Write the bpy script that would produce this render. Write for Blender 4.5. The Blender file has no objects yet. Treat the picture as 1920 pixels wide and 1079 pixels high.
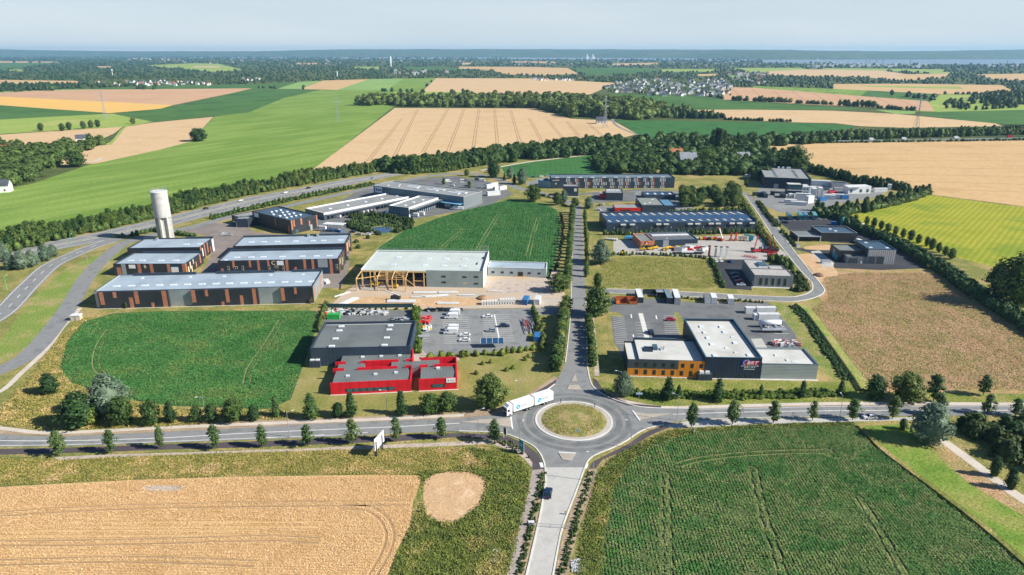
import bpy, math, random
import numpy as np
from mathutils import Vector, Matrix
from mathutils.geometry import tessellate_polygon
random.seed(7); RNG = np.random.default_rng(7)
scene = bpy.context.scene
COL = scene.collection
R = math.radians
# ---------------------------------------------------------------- camera
CAM_H = 110.0; FPX = 1280.0; HORY = 97.0          # photo pixels (1920 x 1079)
TILT = math.atan((539.5 - HORY) / FPX)
cam = bpy.data.cameras.new("camera"); camo = bpy.data.objects.new("camera", cam); COL.objects.link(camo)
cam.sensor_width = 36.0; cam.lens = 36.0 * FPX / 1920.0
cam.clip_start = 1.0; cam.clip_end = 60000.0
camo.location = (0, 0, CAM_H); camo.rotation_euler = (math.pi / 2 - TILT, 0, 0)
scene.camera = camo
# ---------------------------------------------------------------- light
SUN_EL = 34.0; SUN_AZ = -13.0                     # direction towards the sun, degrees from +X
world = bpy.data.worlds.new("World"); scene.world = world; world.use_nodes = True
wn = world.node_tree; bg = wn.nodes["Background"]
sky = wn.nodes.new("ShaderNodeTexSky"); sky.sky_type = 'NISHITA'; sky.sun_disc = False
sky.sun_elevation = R(SUN_EL); sky.sun_rotation = R(90 - SUN_AZ)
sky.altitude = 0; sky.air_density = 1.0; sky.dust_density = 0.2; sky.ozone_density = 2.0
_hs = wn.nodes.new("ShaderNodeMix"); _hs.data_type = "RGBA"; _hs.blend_type = "MULTIPLY"; _hs.inputs[0].default_value = 1; _hs.inputs[7].default_value = (.78, .95, 1.18, 1); wn.links.new(sky.outputs[0], _hs.inputs[6]); _tc = wn.nodes.new("ShaderNodeTexCoord"); _sp = wn.nodes.new("ShaderNodeSeparateXYZ"); wn.links.new(_tc.outputs["Generated"], _sp.inputs[0])
_mr = wn.nodes.new("ShaderNodeMapRange"); _mr.interpolation_type = 'SMOOTHSTEP'; _mr.inputs[1].default_value = 0.0; _mr.inputs[2].default_value = .30; _mr.inputs[3].default_value = .88; _mr.inputs[4].default_value = 0.0; wn.links.new(_sp.outputs[2], _mr.inputs[0])
_nz = wn.nodes.new("ShaderNodeTexNoise"); _nz.inputs["Scale"].default_value = 3.0; _nz.inputs["Detail"].default_value = 4; _mp = wn.nodes.new("ShaderNodeMapping"); _mp.inputs["Scale"].default_value = (1, 1, 9); wn.links.new(_tc.outputs["Generated"], _mp.inputs[0]); wn.links.new(_mp.outputs[0], _nz.inputs[0])
_rp = wn.nodes.new("ShaderNodeValToRGB"); _rp.color_ramp.elements[0].position = .35; _rp.color_ramp.elements[0].color = (6.9, 7.8, 8.5, 1); _rp.color_ramp.elements[1].position = .7; _rp.color_ramp.elements[1].color = (7.7, 8.4, 8.9, 1); wn.links.new(_nz.outputs[0], _rp.inputs[0])
_mx = wn.nodes.new("ShaderNodeMix"); _mx.data_type = "RGBA"; wn.links.new(_mr.outputs[0], _mx.inputs[0]); wn.links.new(_hs.outputs[2], _mx.inputs[6]); wn.links.new(_rp.outputs[0], _mx.inputs[7]); wn.links.new(_mx.outputs[2], bg.inputs[0]); bg.inputs[1].default_value = 0.06
sun = bpy.data.lights.new("sun", 'SUN'); sun.energy = 4.9; sun.angle = R(0.5); sun.color = (1.0, 0.945, 0.85)
suno = bpy.data.objects.new("sun", sun); COL.objects.link(suno)
sd = Vector((math.cos(R(SUN_EL)) * math.cos(R(SUN_AZ)), math.cos(R(SUN_EL)) * math.sin(R(SUN_AZ)), math.sin(R(SUN_EL))))
suno.rotation_euler = sd.to_track_quat('Z', 'Y').to_euler(); suno.location = (0, 0, 300)
vs = scene.view_settings; vs.view_transform = 'Standard'; vs.look = 'None'; vs.gamma = 1.0; vs.exposure = 0.73
# ---------------------------------------------------------------- geometry helpers
_F = Vector((0, math.cos(TILT), -math.sin(TILT))); _U = Vector((0, math.sin(TILT), math.cos(TILT)))
def G(x, y, z=0.0):
    d = _F * FPX + Vector((1, 0, 0)) * (x - 960) + _U * (539.5 - y)
    if d.z > -1e-3: d.z = -1e-3
    t = (z - CAM_H) / d.z
    return Vector((d.x * t, d.y * t, z))
def G2(x, y, z=0.0):
    p = G(x, y, z); return Vector((p.x, p.y))
def px(p):
    v = Vector(p) - Vector((0, 0, CAM_H)); zc = v.dot(_F); return 960 + FPX * v.x / zc, 539.5 - FPX * v.dot(_U) / zc
def hgt(bx, by, ty):
    b = G(bx, by); best = 0
    for i in range(1, 1600):
        if px((b.x, b.y, i * .05))[1] <= ty: return i * .05
    return 80
def tag(o, label=None, cat=None, group=None, kind=None):
    if label: o["label"] = label
    if cat: o["category"] = cat
    if group: o["group"] = group
    if kind: o["kind"] = kind
    return o
def thing(name, label, cat, loc=(0, 0, 0), rz=0, group=None):
    o = bpy.data.objects.new(name, None); COL.objects.link(o); o.empty_display_size = .5
    o.location = loc; o.rotation_euler = (0, 0, rz); return tag(o, label, cat, group)
def mesh(name, verts, faces, mat=None, parent=None, smooth=False):
    me = bpy.data.meshes.new(name)
    if isinstance(verts, np.ndarray):
        fa = np.asarray(faces, dtype=np.int32); n = fa.shape[1]
        me.vertices.add(len(verts)); me.vertices.foreach_set("co", verts.astype(np.float32).ravel())
        me.loops.add(fa.size); me.loops.foreach_set("vertex_index", fa.ravel())
        me.polygons.add(len(fa)); me.polygons.foreach_set("loop_start", np.arange(0, fa.size, n, dtype=np.int32))
        me.polygons.foreach_set("loop_total", np.full(len(fa), n, dtype=np.int32))
        me.update(calc_edges=True)
    else:
        me.from_pydata([tuple(v) for v in verts], [], faces); me.update()
    if smooth: me.polygons.foreach_set("use_smooth", [True] * len(me.polygons))
    if mat: me.materials.append(mat)
    o = bpy.data.objects.new(name, me); COL.objects.link(o)
    if parent: o.parent = parent
    return o
class MB:
    """collects primitives of one part"""
    def __init__(s): s.v = []; s.f = []
    def add(s, vs_, fs_):
        b = len(s.v); s.v += [tuple(v) for v in vs_]; s.f += [tuple(i + b for i in f) for f in fs_]; return s
    def box(s, x0, x1, y0, y1, z0, z1, rz=0, c=None):
        vs_ = [(x0, y0, z0), (x1, y0, z0), (x1, y1, z0), (x0, y1, z0), (x0, y0, z1), (x1, y0, z1), (x1, y1, z1), (x0, y1, z1)]
        if rz:
            cx, cy = c if c else ((x0 + x1) / 2, (y0 + y1) / 2); ca, sa = math.cos(rz), math.sin(rz)
            vs_ = [(cx + (x - cx) * ca - (y - cy) * sa, cy + (x - cx) * sa + (y - cy) * ca, z) for x, y, z in vs_]
        return s.add(vs_, [(0, 3, 2, 1), (4, 5, 6, 7), (0, 1, 5, 4), (1, 2, 6, 5), (2, 3, 7, 6), (3, 0, 4, 7)])
    def bar(s, a, b, r=.05, n=4):
        a = Vector(a); b = Vector(b); d = (b - a)
        if d.length < 1e-6: return s
        q = d.to_track_quat('Z', 'Y'); vs_ = []
        for p in (a, b):
            for i in range(n):
                t = 2 * math.pi * (i + .5) / n; vs_.append(p + q @ Vector((r * math.cos(t), r * math.sin(t), 0)))
        fs_ = [(i, (i + 1) % n, n + (i + 1) % n, n + i) for i in range(n)] + [tuple(range(n))[::-1], tuple(range(n, 2 * n))]
        return s.add(vs_, fs_)
    def cyl(s, x, y, z0, z1, r0, r1=None, n=20, cap=True):
        r1 = r0 if r1 is None else r1
        vs_ = [(x + r * math.cos(2 * math.pi * i / n), y + r * math.sin(2 * math.pi * i / n), z) for z, r in ((z0, r0), (z1, r1)) for i in range(n)]
        fs_ = [(i, (i + 1) % n, n + (i + 1) % n, n + i) for i in range(n)]
        if cap: fs_ += [tuple(range(n))[::-1], tuple(range(n, 2 * n))]
        return s.add(vs_, fs_)
    def wheel(s, x, y, z, r, w, n=14):
        vs_ = [(x + r * math.cos(2 * math.pi * i / n), yy, z + r * math.sin(2 * math.pi * i / n)) for yy in (y - w / 2, y + w / 2) for i in range(n)]
        return s.add(vs_, [((i + 1) % n, i, n + i, n + (i + 1) % n) for i in range(n)] + [tuple(range(n)), tuple(range(n, 2 * n))[::-1]])
    def prism(s, pts, y0, y1):
        n = len(pts); vs_ = [(x, y0, z) for x, z in pts] + [(x, y1, z) for x, z in pts]
        return s.add(vs_, [tuple(range(n)), tuple(range(2 * n - 1, n - 1, -1))] + [((i + 1) % n, i, n + i, n + (i + 1) % n) for i in range(n)])
    def build(s, name, mat, parent=None, smooth=False): return mesh(name, s.v, s.f, mat, parent, smooth)
def spline(pts, k=6, closed=False):
    pts = [Vector(p) for p in pts]; n = len(pts); out = []
    if n < 3: return pts
    rng = range(n) if closed else range(n - 1)
    for i in rng:
        p0 = pts[(i - 1) % n] if (closed or i > 0) else pts[0] * 2 - pts[1]
        p1 = pts[i]; p2 = pts[(i + 1) % n]
        p3 = pts[(i + 2) % n] if (closed or i + 2 < n) else pts[n - 1] * 2 - pts[n - 2]
        for j in range(k):
            t = j / k
            out.append(.5 * ((2 * p1) + (p2 - p0) * t + (2 * p0 - 5 * p1 + 4 * p2 - p3) * t * t + (3 * p1 - p0 - 3 * p2 + p3) * t ** 3))
    if not closed: out.append(pts[-1])
    return out
def poly(name, pxs, z, mat, kind='structure', smooth=False, label=None, world=False, cat=None):
    pts = [Vector(p) for p in pxs] if world else [G2(*p) for p in pxs]
    if smooth: pts = spline(pts, 5, True)
    v = [Vector((p.x, p.y, z)) for p in pts]
    f = [tuple(t) for t in tessellate_polygon([v])]
    o = mesh(name, v, f, mat)
    me = o.data
    for p in me.polygons:
        if p.normal.z < 0: p.flip()
    return tag(o, label, cat, None, kind)
def offset_line(pts, off):
    out = []
    for i, p in enumerate(pts):
        d = (pts[min(i + 1, len(pts) - 1)] - pts[max(i - 1, 0)])
        d = d.normalized() if d.length > 0 else Vector((1, 0)); out.append(p + Vector((-d.y, d.x)) * off)
    return out
def ribbon_data(pts, w, z, hh=0, off=0):
    a = offset_line(pts, off + w / 2); b = offset_line(pts, off - w / 2); v = []; f = []
    n = len(pts)
    if hh <= 0:
        for p, q in zip(a, b): v += [(p.x, p.y, z), (q.x, q.y, z)]
        f = [(2 * i, 2 * i + 1, 2 * i + 3, 2 * i + 2) for i in range(n - 1)]
    else:
        for p, q in zip(a, b): v += [(p.x, p.y, z), (p.x, p.y, z + hh), (q.x, q.y, z + hh), (q.x, q.y, z)]
        for i in range(n - 1):
            for j in range(3): f.append((4 * i + j, 4 * i + j + 1, 4 * i + 5 + j, 4 * i + 4 + j))
        f += [(0, 3, 2, 1), (4 * n - 4, 4 * n - 3, 4 * n - 2, 4 * n - 1)]
    return v, f
def ribbon(name, pxs, w, z, mat, hh=0, off=0, kind='structure', k=6, sm=True, label=None, cat=None, mb=None):
    pts = [G2(*p) for p in pxs]
    if sm: pts = spline(pts, k)
    v, f = ribbon_data(pts, w, z, hh, off)
    if mb is not None: mb.add(v, f); return
    return tag(mesh(name, v, f, mat), label, cat, None, kind)
def dashes(mb, pxs, w, z, on, gap, off=0, sm=True):
    pts = [G2(*p) for p in pxs]
    if sm: pts = spline(pts, 8)
    pts = offset_line(pts, off)
    acc = 0; cur = [pts[0]]; draw = True
    for a, b in zip(pts[:-1], pts[1:]):
        L = (b - a).length; t = 0
        while L - t > 1e-6:
            need = (on if draw else gap) - acc; st = min(need, L - t); t += st; acc += st
            p = a + (b - a) * (t / L)
            if draw: cur.append(p)
            if acc >= (on if draw else gap) - 1e-6:
                if draw and len(cur) > 1: mb.add(*ribbon_data(cur, w, z))
                draw = not draw; acc = 0; cur = [p]
# ---------------------------------------------------------------- materials
_M = {}
def nodes(name):
    m = bpy.data.materials.new(name); m.use_nodes = True; nt = m.node_tree
    return m, nt, nt.nodes["Principled BSDF"]
def ramp(nt, fac, cols, lo=.32, hi=.68):
    r = nt.nodes.new("ShaderNodeValToRGB"); e = r.color_ramp.elements
    while len(e) < len(cols): e.new(.5)
    for i, c in enumerate(cols):
        e[i].position = lo + (hi - lo) * i / max(1, len(cols) - 1); e[i].color = (*c, 1)
    nt.links.new(fac, r.inputs[0]); return r.outputs[0]
def noise(nt, vec, scale, detail=3, rough=.55):
    n = nt.nodes.new("ShaderNodeTexNoise"); n.inputs["Scale"].default_value = scale; n.inputs["Detail"].default_value = detail
    n.inputs["Roughness"].default_value = rough; nt.links.new(vec, n.inputs["Vector"]); return n.outputs[0]
def mix(nt, fac, a, b, bt='MIX'):
    m = nt.nodes.new("ShaderNodeMix"); m.data_type = 'RGBA'; m.blend_type = bt
    for s, v in ((m.inputs[0], fac), (m.inputs[6], a), (m.inputs[7], b)):
        if isinstance(v, (int, float)): s.default_value = v
        elif isinstance(v, tuple): s.default_value = (*v, 1)
        else: nt.links.new(v, s)
    return m.outputs[2]
def mth(nt, op, a, b=None, clamp=False):
    m = nt.nodes.new("ShaderNodeMath"); m.operation = op; m.use_clamp = clamp
    for s, v in ((m.inputs[0], a), (m.inputs[1], b)):
        if v is None: continue
        if isinstance(v, (int, float)): s.default_value = v
        else: nt.links.new(v, s)
    return m.outputs[0]
def mapped(nt, src, rot=0, sc=(1, 1, 1)):
    m = nt.nodes.new("ShaderNodeMapping"); m.inputs["Rotation"].default_value = (0, 0, rot); m.inputs["Scale"].default_value = sc
    nt.links.new(src, m.inputs["Vector"]); return m.outputs[0]
def bump(nt, bs, h, dist, strength=1.0):
    b = nt.nodes.new("ShaderNodeBump"); b.inputs["Strength"].default_value = strength; b.inputs["Distance"].default_value = dist
    nt.links.new(h, b.inputs["Height"]); nt.links.new(b.outputs[0], bs.inputs["Normal"])
def ground(name, cols, big=60, fine=1.2, fa=.25, rows=None, bd=.3, rough=.95, mid=None, streak=None):
    """cols: ramp of natural colours over a patch noise of size big (m); fine: grain size (m); rows=(angle,period,colour,amount)"""
    if name in _M: return _M[name]
    m, nt, bs = nodes(name); geo = nt.nodes.new("ShaderNodeNewGeometry"); P = geo.outputs["Position"]
    v = P if not streak else mapped(nt, mapped(nt, P, -R(streak[0])), 0, (1 / streak[1], 1, 1))
    c = ramp(nt, noise(nt, v, 1 / big, 5, .6), cols, .36, .64)
    if mid: c = mix(nt, mth(nt, 'MULTIPLY', mth(nt, 'GREATER_THAN', noise(nt, P, 1 / mid[0], 4, .65), mid[1]), mid[3]), c, mid[2])
    fn = noise(nt, P, 1 / fine, 3, .7)
    c = mix(nt, 1.0, c, ramp(nt, fn, [(1 - fa * 1.6,) * 3, (1,) * 3, (1 + fa,) * 3], .3, .7), 'MULTIPLY')
    h = fn
    if rows:
        w = nt.nodes.new("ShaderNodeTexWave"); w.inputs["Scale"].default_value = 1.0; w.bands_direction = 'X'
        w.inputs["Distortion"].default_value = .5; w.inputs["Detail"].default_value = 2; w.inputs["Detail Scale"].default_value = .6
        k = 0.314 / rows[1]
        nt.links.new(mapped(nt, P, R(rows[0]), (k * 10 / 10, k, k)), w.inputs["Vector"])
        w.inputs["Scale"].default_value = 1.0
        c = mix(nt, mth(nt, 'MULTIPLY', w.outputs[1], rows[3]), c, rows[2])
    nt.links.new(c, bs.inputs["Base Color"]); bs.inputs["Roughness"].default_value = rough; bs.inputs["Specular IOR Level"].default_value = .1
    if bd: bump(nt, bs, h, bd)
    _M[name] = m; return m
def mat(name, col, rough=.6, var=.08, sc=3.0, metal=0, spec=.4, ribs=None, bd=0, streaks=0, col2=None):
    """object-space material; ribs=(axis,period,depth) corrugation"""
    if name in _M: return _M[name]
    m, nt, bs = nodes(name); tc = nt.nodes.new("ShaderNodeTexCoord"); O = tc.outputs["Object"]
    n = noise(nt, O, 1 / sc, 4, .6)
    c2 = col2 or tuple(x * (1 - var * 2.2) for x in col)
    c = ramp(nt, n, [c2, col, tuple(min(1, x * (1 + var)) for x in col)], .35, .65)
    if streaks:
        s2 = noise(nt, mapped(nt, O, 0, (1, 1, .08)), 1.3, 4, .7)
        c = mix(nt, mth(nt, 'MULTIPLY', mth(nt, 'GREATER_THAN', s2, .56), streaks), c, tuple(x * .55 for x in col))
    nt.links.new(c, bs.inputs["Base Color"]); bs.inputs["Roughness"].default_value = rough
    bs.inputs["Metallic"].default_value = metal; bs.inputs["Specular IOR Level"].default_value = spec
    if ribs:
        w = nt.nodes.new("ShaderNodeTexWave"); w.bands_direction = 'XYZ'['XYZ'.index(ribs[0])]; w.wave_profile = 'SIN'
        w.inputs["Scale"].default_value = .314 / ribs[1] ; nt.links.new(O, w.inputs["Vector"]); bump(nt, bs, w.outputs[1], ribs[2])
        c3 = mix(nt, mth(nt, 'MULTIPLY', mth(nt, 'LESS_THAN', w.outputs[1], .12), .35), c, tuple(x * .6 for x in col)); nt.links.new(c3, bs.inputs["Base Color"])
    elif bd: bump(nt, bs, n, bd)
    _M[name] = m; return m
def leafmat(name, c1, c2, c3, trans=.25):
    m, nt, bs = nodes(name); oi = nt.nodes.new("ShaderNodeObjectInfo"); geo = nt.nodes.new("ShaderNodeNewGeometry")
    n = noise(nt, geo.outputs["Position"], .45, 3, .7)
    rnd = mth(nt, 'ADD', mth(nt, 'MULTIPLY', oi.outputs["Random"], .35), mth(nt, 'MULTIPLY', n, .65))
    c = ramp(nt, rnd, [c1, c2, c3], .3, .75)
    isl = ramp(nt, geo.outputs["Random Per Island"], [(.6,) * 3, (1,) * 3, (1.5,) * 3], 0, 1)
    c = mix(nt, 1.0, c, isl, 'MULTIPLY')
    nt.links.new(c, bs.inputs["Base Color"]); bs.inputs["Roughness"].default_value = .6; bs.inputs["Specular IOR Level"].default_value = .25
    tr = nt.nodes.new("ShaderNodeBsdfTranslucent"); nt.links.new(c, tr.inputs[0]); mx = nt.nodes.new("ShaderNodeMixShader"); mx.inputs[0].default_value = trans
    nt.links.new(bs.outputs[0], mx.inputs[1]); nt.links.new(tr.outputs[0], mx.inputs[2])
    nt.links.new(mx.outputs[0], nt.nodes["Material Output"].inputs[0]); return m
# ================================================================= GROUND
GRASS = ground("dry_grass", [(.37, .28, .12), (.28, .25, .08), (.17, .19, .05), (.32, .26, .10)], 26, .9, .3, bd=.25, mid=(9, .60, (.36, .27, .13), .6))
VERGE = ground("rough_grass", [(.40, .29, .13), (.27, .24, .075), (.15, .17, .04), (.24, .22, .065)], 16, .8, .38, bd=.4)
LAWN = ground("lawn_grass", [(.19, .20, .05), (.25, .235, .075), (.31, .26, .10)], 14, .8, .2, bd=.12)
FAR = ground("far_ground", [(.05, .085, .028), (.10, .12, .04), (.065, .10, .03)], 300, 8, .3, bd=0)
WHEAT = ground("ripe_wheat", [(.56, .355, .155), (.66, .44, .21), (.60, .385, .17)], 22, .45, .16, rows=(1, 1.1, (.42, .25, .09), .28), bd=.3)
STUB = ground("wheat_far", [(.50, .33, .155), (.56, .375, .185), (.52, .35, .165)], 80, 5, .09, bd=0)
STUB2 = ground("wheat_pale", [(.53, .365, .195), (.58, .41, .23), (.55, .38, .20)], 70, 5, .09, bd=0)
BROWN = ground("barley_far", [(.50, .30, .17), (.54, .34, .20)], 150, 6, .05, bd=0)
GOLD = ground("golden_far", [(.72, .43, .11), (.66, .42, .13)], 150, 6, .05, bd=0)
BGREEN = ground("bright_crop", [(.165, .26, .05), (.235, .33, .07), (.145, .24, .04), (.21, .31, .06)], 60, 2.2, .2, rows=(31, 24, (.12, .21, .035), .3), bd=.3, streak=(59, 6))
LGREEN = ground("light_crop", [(.20, .33, .09), (.25, .37, .11)], 120, 6, .08, bd=0)
OLIVE = ground("meadow_far", [(.30, .36, .08), (.25, .35, .07), (.36, .38, .11)], 120, 6, .1, bd=0)
DGREEN = ground("dark_crop", [(.055, .13, .03), (.08, .165, .04), (.045, .115, .03)], 110, 4, .12, bd=0)
MGREEN = ground("green_crop", [(.045, .14, .035), (.06, .17, .045), (.04, .12, .035)], 40, 1.6, .25, rows=(3, 5, (.03, .11, .03), .35), bd=.3)
CORN = ground("maize", [(.04, .10, .02), (.07, .13, .035), (.11, .145, .05), (.05, .115, .025)], 20, .7, .4, rows=(88, .8, (.15, .15, .07), .35), bd=.5, mid=(9, .63, (.28, .25, .12), .45), streak=(0, 3))
CORN2 = ground("maize_plot", [(.035, .115, .03), (.055, .145, .04), (.09, .15, .04)], 24, .75, .38, rows=(62, .85, (.10, .15, .07), .25), bd=.5, mid=(18, .64, (.22, .26, .09), .5))
LINED = ground("lined_crop", [(.30, .31, .03), (.38, .36, .04), (.22, .28, .03)], 40, 1.1, .2, rows=(41.4, 3.4, (.14, .20, .015), .48), bd=.2)
DRYF = ground("dry_meadow", [(.40, .25, .12), (.46, .30, .17), (.30, .25, .09), (.44, .29, .15)], 18, .7, .3, bd=.35)
SOIL = ground("bare_soil", [(.58, .38, .21), (.50, .33, .18), (.62, .43, .26)], 5, .7, .16, bd=.12)
SAND = ground("site_sand", [(.42, .39, .34), (.50, .38, .26), (.46, .41, .35)], 12, .6, .14, bd=.15, streak=(5, 4))
GRAVEL = ground("gravel", [(.40, .33, .27), (.50, .42, .35), (.36, .30, .25)], 4, .3, .22, bd=.12)
MULCH = ground("bark_mulch", [(.30, .22, .15), (.42, .32, .22)], 5, .4, .3, bd=.12)
ASPH = ground("asphalt", [(.18, .188, .186), (.24, .243, .237), (.21, .215, .21)], 6, .5, .06, bd=.01, rough=.85)
ASPH2 = ground("asphalt_yard", [(.125, .13, .133), (.17, .174, .172), (.14, .144, .146)], 14, .5, .06, bd=.01, rough=.85)
ASPH3 = ground("new_asphalt", [(.045, .048, .055), (.06, .062, .068)], 14, .5, .08, bd=.01, rough=.8)
BROWNP = ground("brown_paving", [(.20, .17, .15), (.25, .215, .19)], 10, .5, .06, bd=.01)
CYCLE = ground("plum_asphalt", [(.075, .065, .072), (.10, .085, .09)], 8, .5, .06, bd=.01)
CONC = ground("concrete_road", [(.42, .41, .37), (.47, .46, .42), (.38, .37, .34)], 7, .6, .05, bd=.01, rough=.9)
TRACK = ground("stony_track", [(.50, .44, .37), (.58, .52, .44)], 6, .4, .12, bd=.05)
KERB = ground("kerb_stone", [(.55, .53, .48), (.64, .62, .57)], 4, .5, .06, bd=.01)
PAINT = ground("road_paint", [(.66, .66, .64), (.75, .75, .72)], 5, .5, .05, bd=0)
TRAM = ground("tramline", [(.38, .24, .13), (.32, .22, .12)], 20, 1, .1, bd=0)
DTRAM = ground("crop_gap", [(.20, .23, .08), (.30, .28, .12), (.13, .18, .05)], 7, .6, .2, bd=0)
WATER = None
m, nt, bs = nodes("water_surface"); bs.inputs["Base Color"].default_value = (.03, .07, .13, 1); bs.inputs["Roughness"].default_value = .12; WATER = m
m, nt, bs = nodes("estuary"); bs.inputs["Base Color"].default_value = (.20, .25, .28, 1); bs.inputs["Roughness"].default_value = .4; WATER2 = m
S = 'structure'
tag(mesh("ground", [(-15500, -300, 0), (15500, -300, 0), (15500, 17500, 0), (-15500, 17500, 0)], [(0, 1, 2, 3)], FAR), kind=S)
# near ground of the industrial estate and verges
poly("grass_land", [(-420, 520), (0, 445), (300, 405), (600, 335), (760, 318), (1000, 290), (1300, 262), (1560, 262), (1700, 330), (1930, 380), (2500, 420), (2800, 760), (2800, 1400), (-900, 1400)], .03, GRASS)
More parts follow.
